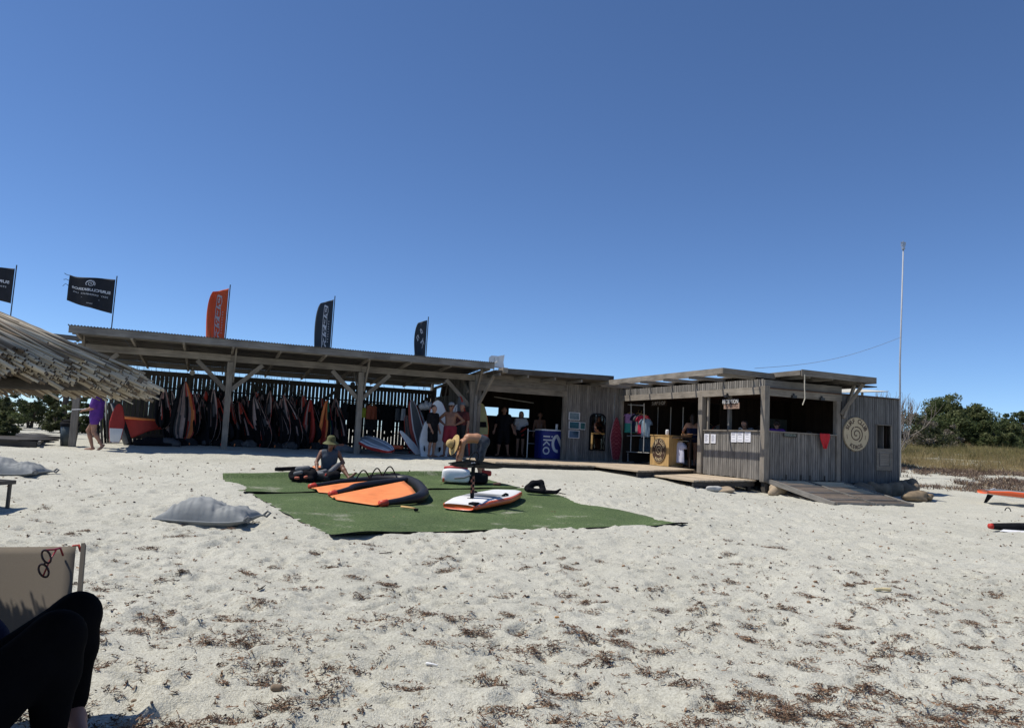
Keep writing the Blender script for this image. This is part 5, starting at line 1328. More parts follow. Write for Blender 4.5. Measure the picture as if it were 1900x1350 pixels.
# rows of harnesses, vests and wetsuits at the right end
HR = thing('harness_rack', 'steel and timber rails carrying harnesses at the right end of the fence', 'rack', W(-7.6, 11.2, .5), YAW_B)
b = MB(); b.tube([(-1.9, 0, 1.75), (1.7, 0, 1.78)], .018, 6); b.build('rail', [DARKM], HR)
b = MB(); b.tube([(-1.9, -.2, .95), (.9, -.2, .97)], .015, 6); b.build('rail', [DARKM], HR)
b = MB(); b.bar((-.1, -.25, .72), (1.3, -.25, .66), .05, .03); b.build('shelf_slat', [WB], HR)
for x in (-1.0, .3, 1.6): beam('upright', (x, 0, -.1), (x, 0, 1.8), .05, .05, WD, HR)
def shirt_outline(w, h, sl):
    return [(-w*.22, 0), (-w*.5, -h*.06), (-w*.5-sl*.5, -h*.30), (-w*.5-sl*.2, -h*.40), (-w*.48, -h*.26), (-w*.5, -h), (w*.5, -h), (w*.48, -h*.26), (w*.5+sl*.2, -h*.40), (w*.5+sl*.5, -h*.30), (w*.5, -h*.06), (w*.22, 0), (0, -h*.05)]
def garment(name, label, cat, loc, rz, w=.5, h=.7, sl=.25, mats=(WHITEC,), split=None, group=None, hanger=True, seed=0):
    """hanging shirt: outline cut into rows with folds and real thickness"""
    T = thing(name, label, cat, loc, rz, group); rows = 16; cols = 14; V = []; F = []; MI = []
    def wid(t): return w*(.44+.56*min(1, t/.07)) if t < .07 else w*(1+.06*t)
    for side in (-1, 1):
        base_ = len(V)
        for i in range(rows+1):
            t = i/rows; ww = wid(t)
            for j in range(cols+1):
                s = j/cols*2-1; edge = (1-abs(s)**4)
                y = side*(.012+.035*edge*min(1, t*5))+.018*math.sin(s*8+seed+t*2)*t
                V.append((s*ww/2, y, -h*t-(.03*h*(1-s*s) if i == 0 else 0)))
        for i in range(rows):
            for j in range(cols):
                a = base_+i*(cols+1)+j; f = (a, a+1, a+cols+2, a+cols+1); F.append(f if side < 0 else f[::-1]); MI.append(0 if split is None or (i+.5)/rows < split else 1)
    n = (rows+1)*(cols+1)
    for j in range(cols): a = rows*(cols+1)+j; F.append((a, a+1, a+1+n, a+n)); MI.append(len(mats)-1 if split else 0)
    me = mesh_from('cloth', V, F, list(mats), MI, True); link('cloth', me, T)
    if sl:
        for q in (-1, 1):
            b = MB(); b.tube([(q*w*.42, 0, -.05*h), (q*(w*.5+sl*.28), 0, -.20*h), (q*(w*.5+sl*.45), 0, -.34*h)], [.05, .075, .08], 10, flat=.45); b.build('sleeve', [mats[0]], T, True)
    if hanger:
        b = MB(); b.tube([(-w*.4, 0, -.04), (0, 0, .05), (w*.4, 0, -.04)], .008, 6); b.tube([(0, 0, .05), (0, 0, .12), (.03, 0, .15)], .004, 5); b.build('hanger', [WPINE], T)
    return T
rr = random.Random(8)
hl = ['black neoprene vest', 'black wetsuit top', 'dark harness vest', 'charcoal rash vest']
for i in range(11):
    u = -9.3+i*.31
    if i == 2: continue
    garment('hanging_vest', 'black neoprene vest, %s from the left on the harness rack rail' % ordinal(i), 'vest', W(u, 11.15-.03*(i % 3), 2.26+rr.uniform(-.03, .03)), YAW_B+rr.uniform(-.5, .5), .42, .62+.3*(i % 2), .16*(i % 2), (BLACK if i % 3 else CHAR,), None, 'vests on the harness rack', True, i)
q = W(*uvz(690, 752, 'v', 10.9)); garment('life_vest', 'orange life vest hanging on the harness rack', 'vest', (q[0], q[1], q[2]), YAW_B+.3, .42, .5, 0, (mat('faded_orange', (.40, .10, .045), .7, .15),), None, None)
q = W(*uvz(673, 756, 'v', 10.9)); garment('yellow_vest', 'yellow green vest half hidden behind the third shelter post', 'vest', (q[0], q[1], q[2]), YAW_B+.1, .42, .36, 0, (mat('acid_yellow', (.36, .40, .03), .7, .1),))
for px, lab in ((738, 'pale grey cloth hanging on the harness rack, left of the pair'), (749, 'white cloth hanging on the harness rack, right of the pair')):
    q = W(*uvz(px, 757, 'v', 10.8)); garment('hanging_cloth', lab, 'cloth', (q[0], q[1], q[2]), YAW_B+.5, .2, .45, 0, (WHITEC if px > 740 else GREYF,), None, 'cloths on the harness rack', False, px)
for i, u in enumerate((-9.0, -8.4, -7.8, -7.1)):
    o = sdf_obj('hanging_harness', [((-.14, 0, 0), (.14, 0, .02), .09, .09), ((-.1, 0, -.25), (.12, 0, -.2), .07, .08), ((0, -.08, -.1), (.02, -.08, -.15), .06, .06)], CHAR if i % 2 else BLACK, None, .022, .06); o.location = W(u, 10.95, 1.38); o.rotation_euler = (0, 0, YAW_B); tag(o, 'black waist harness on the lower rail of the rack, %s from the left' % ORD[i], 'harness', 'harnesses on the lower rail')
# boards lying and leaning at the right end
sup = board('paddle_board', 'red railed grey and white board lying on the sand before the third shelter post', 'board', 2.15, .72, .15, [LGREY, WHITE, RED, WHITE], lambda t, c: 1 if (int(abs(c)*4.2) % 2) else 0, tail=.75)
lay(sup, W(*uvz(676, 828, 'v', 7.95))+[0, 0, .16], W(*uvz(722, 842, 'v', 6.3))+[0, 0, .02], 0, False, 0, .25)
b2 = board('short_board', 'grey board lying flat under the orange float cushion', 'board', 1.5, .55, .09, [GREYF, MGREY, CHAR, GREYF], lambda t, c: 0); lay(b2, W(*uvz(712, 836, 'v', 8.3)), W(*uvz(748, 837, 'v', 8.3)))
V, F = pillow(.32, .2, .07, sd=12); b = MB(); b.add(V, F); o = b.build('float_cushion', [ORANGEP], None, True, W(*uvz(731, 829, 'v', 8.3))); tag(o, 'flat orange float cushion lying on the grey board', 'cushion')
o = sdf_obj('sail_bag', [((-.3, 0, .1), (.35, 0, .08), .12, .09), ((-.35, 0, .14), (-.1, 0, .18), .1, .08)], GREYF, None, .025, .06); o.location = W(uvz(647, 832, 'v', 8.2)[0], 8.2, .55); o.rotation_euler = (0, 0, YAW_B-.2); tag(o, 'grey and orange bag lying on the sand left of the third shelter post', 'bag')
sdf_obj('orange_end', [((-.38, -.01, .16), (-.2, -.01, .2), .085, .08)], mat('faded_orange2', (.42, .15, .08), .7), o, .022)
lb = board('leaning_board', 'red railed grey board leaning left of the big white board', 'board', 2.05, .60, .12, [MGREY, PINKG, mat('red_rail', (.34, .05, .03), .45), WHITE], lambda t, c: 0 if -.5 < c < .55 else (2 if abs(c) > .75 else 3))
stand(lb, W(*uvz(773, 797, 'v', 8.4)), -.9, .22, .20)
lb2 = board('leaning_board', 'narrow red and white board leaning low across the foot of the red railed board', 'board', 1.25, .26, .07, [WHITE, WHITE, RED, DRED], lambda t, c: 0 if c > 0 else 1)
stand(lb2, W(*uvz(763, 826, 'v', 7.9)), -1.0, .2, .72)
wb = board('leaning_board', 'big white inflatable board standing behind the person in black', 'board', 2.0, .84, .13, [WHITE, WHITE, DRED, WHITE], lambda t, c: 0, nose=.4, tail=.55); stand(wb, W(*uvz(812, 799, 'v', 7.5)), -1.25, .14, .05)
fin(wb, -.55, 0, .13, -.28, BLACK, -.05, .03, .16)
wb2 = board('leaning_board', 'smaller white board standing at the left edge of the big white one', 'board', 1.35, .58, .11, [WHITE, WHITE, LGREY, WHITE], lambda t, c: 0, nose=.45); stand(wb2, W(*uvz(793, 818, 'v', 7.2)), -1.3, .1, .02)
fin(wb2, -.15, .12, .1, -.22, BLACK, .08, .03, .14)
o = sdf_obj('cinched_bag', [((-.12, 0, .05), (.12, 0, .08), .12, .13), ((0, 0, .18), (.04, 0, .24), .06, .03)], mat('silver_sack', (.38, .38, .38), .4, .2, 8, bump=.5, bscale=16), None, .02, .04, (), lambda X: .012*np.sin(X[..., 0]*40+X[..., 2]*25)); o.location = W(*uvz(790, 757, 'v', 8.0)); tag(o, 'silver crinkled sack hanging above the leaning white boards', 'sack')
rb_ = board('leaning_board', 'dark red rimmed board standing on edge beside the hut corner', 'board', 2.0, .60, .12, [CHAR, CHAR, DRED, GREYF], lambda t, c: 0); stand(rb_, W(*uvz(856, 790, 'v', 7.25)), .55, .12, -.18)
for px, v, lean_, lab in ((868, 7.9, .25, 'rough grey plank propped against the hut side, nearest the corner'), (851, 8.6, .3, 'rough grey plank propped against the hut side wall, middle'), (815, 10.6, -.2, 'dark plank propped by the gap of the hut side wall, left'), (824, 10.2, -.2, 'dark plank propped by the gap of the hut side wall, right')):
    a, b_ = W(*uvz(px+(6 if px > 840 else -8), 790, 'v', v)), W(*uvz(px-(4 if px > 840 else -6), 714, 'v', v+.3)); c = (a+b_)/2
    o = beam('propped_plank', a, b_, .14, .04, WB if px > 840 else WD, None, (1, 0, 0)); tag(o, lab, 'plank', 'planks propped against the hut side')
yb = board('leaning_board', 'yellow and white board with black letters standing inside the rental opening', 'board', 1.7, .52, .08, [mat('pale_yellow', (.42, .40, .16), .5), BLACK, ORANGEP, WHITE], lambda t, c: 2 if t < .36 else (1 if .50 < t < .62 and abs(c) < .7 else 0)); stand(yb, W(*uvz(893, 793, 'v', 8.6)), -1.3, .12, .03)
for k_, (px, py, v_, L_, W_, az_, ln_, rl_, ms_, lab_) in enumerate((
        (781, 805, 8.9, 1.75, .5, -1.1, .2, .16, (WHITE, LGREY, RED, WHITE), 'white board with red rails leaning behind the smaller white one'),
        (762, 812, 9.4, 1.6, .5, -1.0, .2, .22, (GREYF, PINKG, DRED, GREYF), 'grey board with dark red rails, leftmost of the leaning boards'),
        (842, 800, 7.9, 1.85, .55, -1.2, .15, -.10, (WHITE, LGREY, ORANGEP, WHITE), 'white board with orange rails half hidden behind the shirtless man'),
        (868, 806, 8.1, 1.6, .5, -1.2, .15, -.22, (MGREY, CHAR, DRED, GREYF), 'dark grey board with red rails beside the hut corner post'))):
    bd = board('leaning_board', lab_, 'board', L_, W_, .11, list(ms_), lambda t, c: 0 if abs(c) < .35 or abs(c) > .6 else 1); stand(bd, W(*uvz(px, py, 'v', v_)), az_, ln_, rl_)
# loudspeaker on the roof corner
q = W(*uvz(921, 671, 'v', 7.1)); T = thing('loudspeaker', 'white horn loudspeaker on a short pole at the shelter roof end', 'loudspeaker', q)
b = MB(); b.prism([(-.25, -.15), (-.25, .12), (-.17, .19), (.05, .18), (.26, .23), (.235, .0), (.28, -.22), (.05, -.19)], -.14, .16); b.build('horn', [WHITE], T)
b = MB(); b.tube([(-.07, -.14, .12), (-.07, -.15, -.1), (-.07, -.12, -.2), (-.07, -.02, -.42)], .014, 6); b.tube([(.05, -.16, .15), (.05, -.17, 0), (-.07, -.15, -.06)], .01, 5); b.build('bracket', [STEEL], T)

# ------------------------------------------------------------------ things on the walls, in the shop and at the desk
BLUE = mat('deep_blue_print', (.018, .03, .20), .5, .06, 4)
T = thing('promo_desk', 'blue promotion desk with white lettering standing in the rental opening', 'desk', W(-2.62, 8.25, .61), YAW_B)
b = MB(); pts = [(-.32, .30), (-.32, -.05), (-.28, -.18), (-.20, -.27), (.46, -.27), (.46, .30)]
b.add([(x, y, 0) for x, y in pts]+[(x, y, .98) for x, y in pts], [tuple(range(6))[::-1], tuple(range(6, 12))]+[(k, (k+1) % 6, (k+1) % 6+6, k+6) for k in range(6)]); b.build('body', [BLUE], T)
b = MB(); b.add([(x*1.03, y*1.05, .983) for x, y in pts]+[(x*1.03, y*1.05, 1.03) for x, y in pts], [tuple(range(6))[::-1], tuple(range(6, 12))]+[(k, (k+1) % 6, (k+1) % 6+6, k+6) for k in range(6)]); b.build('top', [WHITE], T)
kite = [stroke2d([(.19*math.cos(a)*.9, .27*math.sin(a)) for a in np.linspace(1.5, 4.9, 24)], .10), stroke2d([(-.02, .27), (.05, .16), (.13, .0), (.19, -.12)], .11)]
print_on('lettering', [place2d(text2d('iko', .58), -.08, .46, -math.pi/2)]+[place2d(i, .30, .52) for i in kite], lambda x, y: (x, -.274, y+.02), INK, T)
b = MB(); b.tube([(.36, -.05, 1.03), (.36, -.05, 1.24)], .045, 10); tag(b.build('bottle', [WHITE], None, False, np.array(T.location)), 'white bottle standing on the blue desk', 'bottle')
bpy.data.objects['bottle'].rotation_euler = (0, 0, YAW_B)
b = MB(); b.tube([(0, 0, 0), (0, 0, 1.02)], .022, 6); b.tube([(0, 0, .95), (.25, 0, .95)], .02, 6); b.tube([(.0, 0, .5), (.25, 0, .5)], .015, 6); tag(b.build('barrier_frame', [STEEL], None, False, W(-3.25, 8.5, .61)), 'thin white frame standing left of the blue desk', 'frame')
TEAL = [mat('teal_photo_%d' % k, c, .5, .5, 3, col2=d) for k, (c, d) in enumerate((((.06, .16, .21), (.26, .34, .38)), ((.012, .10, .15), (.03, .17, .23)), ((.012, .09, .16), (.09, .16, .26)), ((.01, .07, .08), (.03, .16, .16))))]
def poster(label, px0, py0, px1, py1, v, m, frame=True):
    a, b_ = uvz(px0, py0, 'v', v), uvz(px1, py1, 'v', v); w, h = b_[0]-a[0], a[2]-b_[2]
    T = thing('poster', label, 'poster', W((a[0]+b_[0])/2, v-.022, (a[2]+b_[2])/2), YAW_B, 'teal posters on the rental hut wall')
    b = MB(); b.box((-w/2, -.012, -h/2), (w/2, 0, h/2)); b.build('sheet', [WHITEC], T)
    b = MB(); b.box((-w/2*.86, -.015, -h/2*.86), (w/2*.86, -.0125, h/2*.86)); b.build('picture', [m], T)
for k, (lab, a) in enumerate((('teal and white beach photo poster, top of the three on the hut wall', (1055, 764, 1075, 779.5)), ('plain teal sea photo poster in the middle of the stack of three', (1055, 781, 1074.5, 796)), ('teal and blue wave photo poster at the bottom of the three', (1054.5, 797.5, 1074, 813)), ('small narrow teal poster right of the middle one', (1076, 783, 1085, 797)))):
    poster(lab, *a, 7.64, TEAL[k])
# mirror
a, b_ = uvz(1095, 766, 'v', 7.62), uvz(1122, 836, 'v', 7.62); w, h = b_[0]-a[0], a[2]-b_[2]
T = thing('wall_mirror', 'tall dark framed mirror with rounded top hanging on the rental hut wall', 'mirror', W((a[0]+b_[0])/2, 7.62, (a[2]+b_[2])/2), YAW_B)
def arch(w, h): r = w*.32; return [(-w/2, -h/2), (w/2, -h/2)]+[(w/2-r+r*math.cos(t), h/2-r+r*math.sin(t)) for t in np.linspace(0, math.pi/2, 7)]+[(-w/2+r-r*math.sin(t), h/2-r+r*math.cos(t)) for t in np.linspace(0, math.pi/2, 7)]
b = MB(); b.prism(arch(w, h), -.03, .02); b.build('frame', [BLACK], T)
mg = bpy.data.materials.new('mirror_glass'); mg.use_nodes = True; pb_ = mg.node_tree.nodes['Principled BSDF']; pb_.inputs['Base Color'].default_value = (.7, .72, .72, 1); pb_.inputs['Metallic'].default_value = 1; pb_.inputs['Roughness'].default_value = .04
b = MB(); b.prism(arch(w*.84, h*.92), -.038, -.0305); b.build('glass', [mg], T)
# red patterned board on the wall
chev = board('wall_board_decor', 'dark red chevron patterned surfboard standing against the hut wall by the shop', 'board', 1.52, .50, .06, [mat('chevron_red', (.17, .015, .03), .5), mat('chevron_pale', (.30, .08, .09), .5), mat('pink_rail', (.36, .2, .2), .5), DRED], lambda t, c: 1 if ((t*22+abs(c)*2.6) % 2) < .35 else 0, nose=.55, tail=.4, n=70, m=16)
stand(chev, W(*uvz(1142, 813, 'v', 7.42)), YAW_B-math.pi/2, .05, 0)
chev.name = 'patterned_surfboard'
# papers on the counter: printed sheets with lines of type, in pale sleeves
def paper(label, v0, v1, z0, z1, block, grp='papers pinned to the counter boards'):
    T = thing('paper', label, 'paper', W(-.026, (v0+v1)/2, (z0+z1)/2), YAW_B, grp); w, h = v1-v0, z1-z0
    b = MB(); b.box((-.004, -w/2, -h/2), (0, w/2, h/2)); b.build('sheet', [mat('white_paper', (.72, .72, .76), .7, .03, 5)], T)
    it = []
    for i in range(9):
        y = h*.38-i*h*.085
        if block and -.24*h < y < .2*h: continue
        L = w*random.uniform(.45, .7); it.append(stroke2d([(-w*.36, y), (-w*.36+L, y)], h*.028))
    if block: it.append(stroke2d([(-w*.25, .0), (w*.25, .0)], h*.02))
    print_on('text_lines', it, lambda x, y: (-.0065, -x, y), mat('grey_ink', (.16, .16, .2), .8), T)
pv = lambda px, py: uvz(px, py, 'u', -.03)
for k, (x0, y0, x1, y1, blk, lab) in enumerate(((1307, 804.5, 1315.5, 822, 0, 'white notice sheet pinned leftmost on the papered counter'), (1319, 805, 1327.5, 822, 0, 'white notice sheet pinned second from the shop post'), (1356.5, 801.5, 1366.5, 820, 1, 'white card in a sleeve, first of the three near the corner post'), (1368, 801.5, 1379, 820, 1, 'white card in a sleeve, middle of the three near the corner post'), (1381.5, 801, 1392.5, 820, 1, 'pale green card in a sleeve nearest the corner post'))):
    a, b_ = pv(x0, y0), pv(x1, y1); paper(lab, min(a[1], b_[1]), max(a[1], b_[1]), min(a[2], b_[2]), max(a[2], b_[2]), blk)
# hanging word signs and the counter plaque
a = uvz(1355, 745, 'u', .03)
T = thing('word_sign', 'white letter sign reading RECEPTION hanging in the counter opening', 'sign', W(.03, a[1], a[2]), YAW_B)
b = MB(); b.box((0, -.34, -.09), (.015, .34, .09)); b.build('backing', [WIN], T)
print_on('lettering', [text2d('RECEPTION', .135)], lambda x, y: (-.004, -x, y*1.25), INK, T)
a = uvz(1357, 752.5, 'u', .03)
T = thing('word_sign', 'carved pale wooden sign with dark lettering hanging below the white word sign', 'sign', W(.03, a[1], a[2]), YAW_B)
b = MB(); b.box((0, -.34, -.085), (.02, .34, .085)); b.build('backing', [mat('driftwood', (.30, .20, .15), .8, .25, 9)], T)
print_on('lettering', [text2d('SURFING', .14)], lambda x, y: (-.004, -x, y*1.1), BROWNI, T)
for dv in (-.25, .25): pass
a = uvz(1222, 748, 'u', .9)
T = thing('shop_sign', 'dim white lettering reading SURF SHOP hanging inside the shop', 'sign', W(.9, a[1], a[2]), YAW_B)
b = MB(); b.box((0, -.5, -.1), (.015, .5, .1)); b.build('backing', [WIN], T)
print_on('lettering', [text2d('SURF SHOP', .17)], lambda x, y: (-.004, -x, y), INK, T)
a, b_ = uvz(1453.5, 802.5, 'v', -.03), uvz(1477, 811, 'v', -.03); w, h = b_[0]-a[0], abs(a[2]-b_[2])*.9
T = thing('counter_plaque', 'small dark green carved plaque fixed under the counter edge', 'plaque', W((a[0]+b_[0])/2, -.03, (a[2]+b_[2])/2), YAW_B)
b = MB(); b.box((-w/2, -.02, -h/2), (w/2, 0, h/2)); b.build('board', [mat('dull_green', (.07, .085, .07), .7)], T)
b = MB()
for q in (-1, 1): b.box((-w/2-.01, -.028, q*h/2-.012), (w/2+.01, -.004, q*h/2+.012)); b.box((q*w/2-.012, -.028, -h/2), (q*w/2+.012, -.004, h/2))
b.build('frame', [WDK], T)
print_on('lettering', [text2d('CHECK IN', .085)], lambda x, y: (x, -.023, y), mat('pale_green_ink', (.24, .27, .23), .7), T)
# red cloth over the counter
a = uvz(1531, 812, 'v', -.14)
def fn(s, t):
    w_ = .36*(1-.75*max(0, t-.3)/.7); return (-.2+(s*.36 if t < .3 else .02+(s-.5)*w_+.16), -.01-.03*math.sin(9*s)*t, .12-.42*t)
o = link('red_cloth', grid_mesh(fn, 12, 12, .008, 'red_cloth', [mat('scarlet_cloth', (.50, .012, .018), .7, .1)])); o.location = W(*a); o.rotation_euler = (0, 0, YAW_B); tag(o, 'bright red cloth hung over the counter edge by the signboard wall', 'cloth')
# crate counter with the club disc
a, b_ = uvz(1208, 805, 'u', .0), uvz(1241, 859, 'u', .0); v0, v1 = b_[1], a[1]
T = thing('logo_counter', 'pale pine counter front with a dark round club sign in the shop opening', 'counter', W(.2, (v0+v1)/2, .61), YAW_B)
n = 8; ww = (v1-v0)/n
for i in range(n): beam('front_board', (-.2, v0-(v0+v1)/2+(i+.5)*ww, .0), (-.2, v0-(v0+v1)/2+(i+.5)*ww, .98), .022, ww-.004, WPINE, T, (0, 1, 0))
beam('end_panel', (.08, v0-(v0+v1)/2+.015, 0), (.08, v0-(v0+v1)/2+.015, .98), .52, .02, WPINE, T, (0, 1, 0))
beam('top_board', (.1, (v0-v1)/2-.02, .995), (.1, (v1-v0)/2+.02, .995), .66, .03, WPINE, T)
signboard(T, (-.215, 0, .50), 'v', .40, (BROWNI, CREAM), 'disc')
# long shop counter with stock behind it
T = thing('shop_shelf', 'dark shelf counter running on from the pine counter front', 'shelf', W(.35, 4.17, .61), YAW_B)
beam('shelf_top', (0, -.3, .93), (0, .3, .93), .5, .04, WIN, T); beam('shelf_leg', (.1, -.26, 0), (.1, -.26, .9), .06, .06, WIN, T); beam('garment_rail', (-.02, -.3, .84), (-.02, .3, .84), .03, .03, STEEL, T)
for i in range(5):
    garment('white_shirt', 'white T-shirt, %s from the pine counter under the shop shelf' % ORD[i], 'shirt', W(.34, uvz(1250+3.2*i, 815, 'u', .34)[1], 1.42), YAW_B-1.1-.12*i, .40, .68, .16, (mat('lilac_white', (.50, .50, .60), .8),), None, 'white shirts under the shop shelf', True, i)
garment('white_shirt', 'white cloth hanging alone at the right end of the shop opening', 'shirt', W(.45, 3.02, 1.46), YAW_B-1.2, .34, .78, 0, (mat('lilac_white', (.50, .50, .60), .8),), None, None)
b = MB(); b.lathe([(0, 0), (.16, 0), (.19, .1), (.18, .12), (.14, .03), (0, .02)], 16); tag(b.build('basket', [mat('wicker', (.25, .13, .06), .8, .3, 40, bump=.5, bscale=60)], None, True, W(.4, 4.05, 1.57)), 'brown wicker basket on the shop shelf', 'basket')
V, F = pillow(.05, .05, .09, 12, 8); b = MB(); b.add([(x, y, z+.09) for x, y, z in V], F); tag(b.build('shell_ornament', [WHITE], None, True, W(.1, 4.72, 1.62)), 'small white ornament on the pine counter front', 'ornament')
# clothes rail in the shop mouth
T = thing('clothes_rail', 'white tubular clothes rail in the shop opening', 'rail', W(.3, 6.5, .61), YAW_B)
cl = np.array(T.location)
rot = lambda P: np.array([(P-cl)@BU, (P-cl)@BV, P[2]-cl[2]])
PT = mat('rail_white', (.5, .49, .46), .5)
def railpt(px, py, u=.3): return rot(W(*uvz(px, py, 'u', u)))
for px, u in ((1159, .3), (1171, .3), (1195, .3), (1183, .8)):
    b = MB(); b.tube([railpt(px, 748, u), railpt(px+.3, 800, u), railpt(px-1, 838, u)], .018, 7); b.build('upright', [PT], T)
b = MB(); b.tube([railpt(1159, 750), railpt(1195, 752)], .016, 7); b.tube([railpt(1158, 808), railpt(1196, 808)], .014, 6); b.tube([railpt(1153, 837), railpt(1205, 840)], .014, 6); b.build('crossbar', [PT], T)
b = MB(); b.tube([railpt(1165, 840), railpt(1165, 856)], .014, 6); b.tube([railpt(1161, 856), railpt(1176, 857)], .016, 6); b.build('foot', [PT], T)
PINK = mat('pink_print', (.40, .16, .42), .8, .35, 26, col2=(.52, .30, .55)); TURQ = mat('turquoise_print', (.03, .26, .30), .8, .2, 8, col2=(.05, .36, .24))
GR_ = 'shirts on the white clothes rail'
for px, py, lab, ms, sp, w_, rz in ((1170, 767, 'pink and turquoise print T-shirt, front one on the clothes rail', (PINK, TURQ), .5, .46, -.75), (1183, 768, 'navy print T-shirt behind the pink and turquoise one', (NAVY, NAVY), None, .42, -.95), (1188, 769, 'grey T-shirt between the navy and red ones on the clothes rail', (GREYF,), None, .40, -1.0), (1192, 770, 'crimson T-shirt on the clothes rail', (mat('crimson_cotton2', (.45, .02, .06), .8),), None, .38, -1.0), (1196, 776, 'pale blue T-shirt last on the clothes rail', (mat('pale_blue_cotton', (.20, .28, .36), .8),), None, .34, -1.05)):
    q = uvz(px, py, 'u', .35); garment('rail_shirt', lab, 'shirt', W(.35+.02*(px-1170)/10, q[1], q[2]), YAW_B+rz, w_, .70 if px < 1180 else .66, .15, ms, sp, GR_, True, px)
for k, px in enumerate((1193, 1199, 1204)):
    q = uvz(px, 812, 'u', .9); garment('hanging_leggings', 'faded blue garment hanging low behind the clothes rail, %s from the left' % ORD[k], 'garment', W(.9, q[1], q[2]), YAW_B-.9, .26, .5, 0, (mat('faded_blue', (.06, .10, .13), .8),), None, 'garments behind the clothes rail', True, k)
for k in range(9):
    garment('stock_shirt', 'dim dark shirt, %s from the right at the back of the shop' % ORD[k], 'shirt', W(3.1+.2*(k % 2), 3.6+k*.36, 2.1), YAW_B-1.0, .45, .7, .15, ((CHAR, NAVY, GREYF, DRED)[k % 4],), None, 'shirts at the back of the shop', True, k)
for k, px in enumerate((1209, 1221, 1245, 1268)):
    q = uvz(px, 755, 'u', 1.6); b = MB(); b.tube([(0, 0, 0), (0, 0, -1.15 if px > 1215 else -.9)], .02, 6); tag(b.build('display_tube', [PT], None, False, W(1.6, q[1], q[2])), 'thin pale display tube hanging inside the shop, %s from the left' % ORD[k], 'tube', 'display tubes in the shop')

# ------------------------------------------------------------------ flags on the back posts
def flag_thing(name, label, u, zt, zb, lean=0.0):
    T = thing(name, label, 'flag', W(u, 12.32, zb), YAW_B, 'flags flying above the shelter'); b = MB()
    b.tube([(0, 0, 0), (.01, 0, zt-zb)], .018, 8); b.build('flagpole', [DARKM], T); return T
INKF = mat('flag_print', (.70, .70, .72), .8, .03, 10)
BLKF = mat('black_flag', (.020, .021, .026), .8, .2, 5)
def banner(T, zt, zb, w, h, m, items, seed=0, droop=.10):
    top = zt-zb-.12
    def fn(s, t, off=0.0):
        rip = .10*math.sin(s*7.5+seed+t*1.2)*min(1, s*2.5)+.03*math.sin(s*15+t*4+seed)*s
        hh = h*(1-.26*s); z = top-droop*.35*s-.05*s*s*math.sin(4*s+seed)+.0-hh*t+.05*math.sin(s*6+seed)*s*(1-t) - .01
        return (-(s*w)-.03, rip-off, z)
    nu, nv = 30, 16
    link('cloth', grid_mesh(lambda s, t: fn(s, t), nu, nv, .006, 'cloth', [m]), T)
    for q in range(3):
        b = MB(); e = np.array(fn(1, .03+.4*q*.5)); b.tube([e, e+[-.09, .03, .02+.02*q], e+[-.16, .0, .06-.05*q]], .01, 5); b.build('frayed_end', [m], T)
    print_on('lettering', items, lambda x, y: fn(.5+x, .5-y, .012), INKF, T)
def banner_items():
    it = [place2d(text2d('SURFCLUBKEROS', .11, bold=.03), 0, .08, 0, 1, 1.05)]
    it += [place2d(text2d(tx, .07), x, -.07) for tx, x in (('STAY', -.3), ('EXPERIENCE', 0.02), ('LIVE', .33))]
    it += [place2d(text2d('keros', .06), 0, -.36), stroke2d([(-.2, -.20), (.2, -.20)], .012)]
    sp = spiral2d(.085, 1.6, .014, .4); it += [place2d(sp, .02, .29, 0, 1, 1.2), place2d(stroke2d([(.095*math.cos(a), .095*math.sin(a)) for a in np.linspace(-.6, 3.6, 22)], .014), .02, .29, 0, 1, 1.2)]
    return it
zb = 3.0
T = flag_thing('banner_flag', 'tattered black flag with mirrored white club lettering above the shelter corner', -17.21, 6.12, zb); banner(T, 6.12, zb, 1.38, 1.18, BLKF, banner_items(), 0.3)
T = flag_thing('banner_flag', 'black lettered flag cut off by the left edge beyond the thatch', -20.14, 6.11, zb); banner(T, 6.11, zb, 1.45, 1.15, BLKF, banner_items(), 1.4)
def feather(T, zt, zb, w, h, m, items, seed=0, ink=INKF, curl=.13):
    top = zt-zb-.14
    def fn(s, t, off=0.0):
        tt = t*h; wl = w*(1-.16*math.exp(-t*9))*(1+.10*math.sin(math.pi*min(1, t*1.1)))
        y = curl*math.sin(3.2*s+5*t*s+seed)*s+.08*s*math.sin(8*t+seed)*math.exp(-2*t)+.03*math.sin(11*s+3*t)*s
        return (-.03-wl*s+.05*t*s*math.sin(3*t), y-off, top-tt-(.17*s*math.exp(-4*t))-.05*s*math.sin(5*t+seed))
    link('cloth', grid_mesh(lambda s, t: fn(s, t), 16, 40, .006, 'cloth', [m]), T)
    print_on('lettering', items, lambda x, y: fn(x, y, .014), ink, T)
def block_logo():
    """outlined run of block letters, read down the cloth and seen from behind"""
    it = []
    loops = [[(.60, .08), (.34, .12), (.30, .20), (.34, .26), (.44, .25), (.44, .29), (.56, .26), (.60, .08)],
             [(.44, .29), (.34, .30), (.32, .40), (.34, .46), (.46, .44), (.56, .43), (.57, .27)],
             [(.56, .43), (.42, .47), (.34, .50), (.33, .56), (.44, .55), (.44, .59), (.56, .56), (.56, .43)],
             [(.44, .59), (.32, .60), (.31, .68), (.40, .70), (.40, .73), (.30, .76), (.30, .82), (.36, .83), (.40, .79), (.55, .79), (.56, .58)],
             [(.48, .14), (.42, .16), (.42, .20), (.49, .19), (.48, .14)], [(.48, .34), (.44, .36), (.46, .40), (.50, .38)], [(.48, .48), (.45, .51), (.49, .52)], [(.47, .64), (.44, .67), (.49, .69), (.48, .74)]]
    for l in loops: it.append(stroke2d(l, .034))
    for i in range(9): it.append(stroke2d([(.17, .36+i*.04), (.23, .36+i*.04+.004*(i % 3))], .012))
    return it
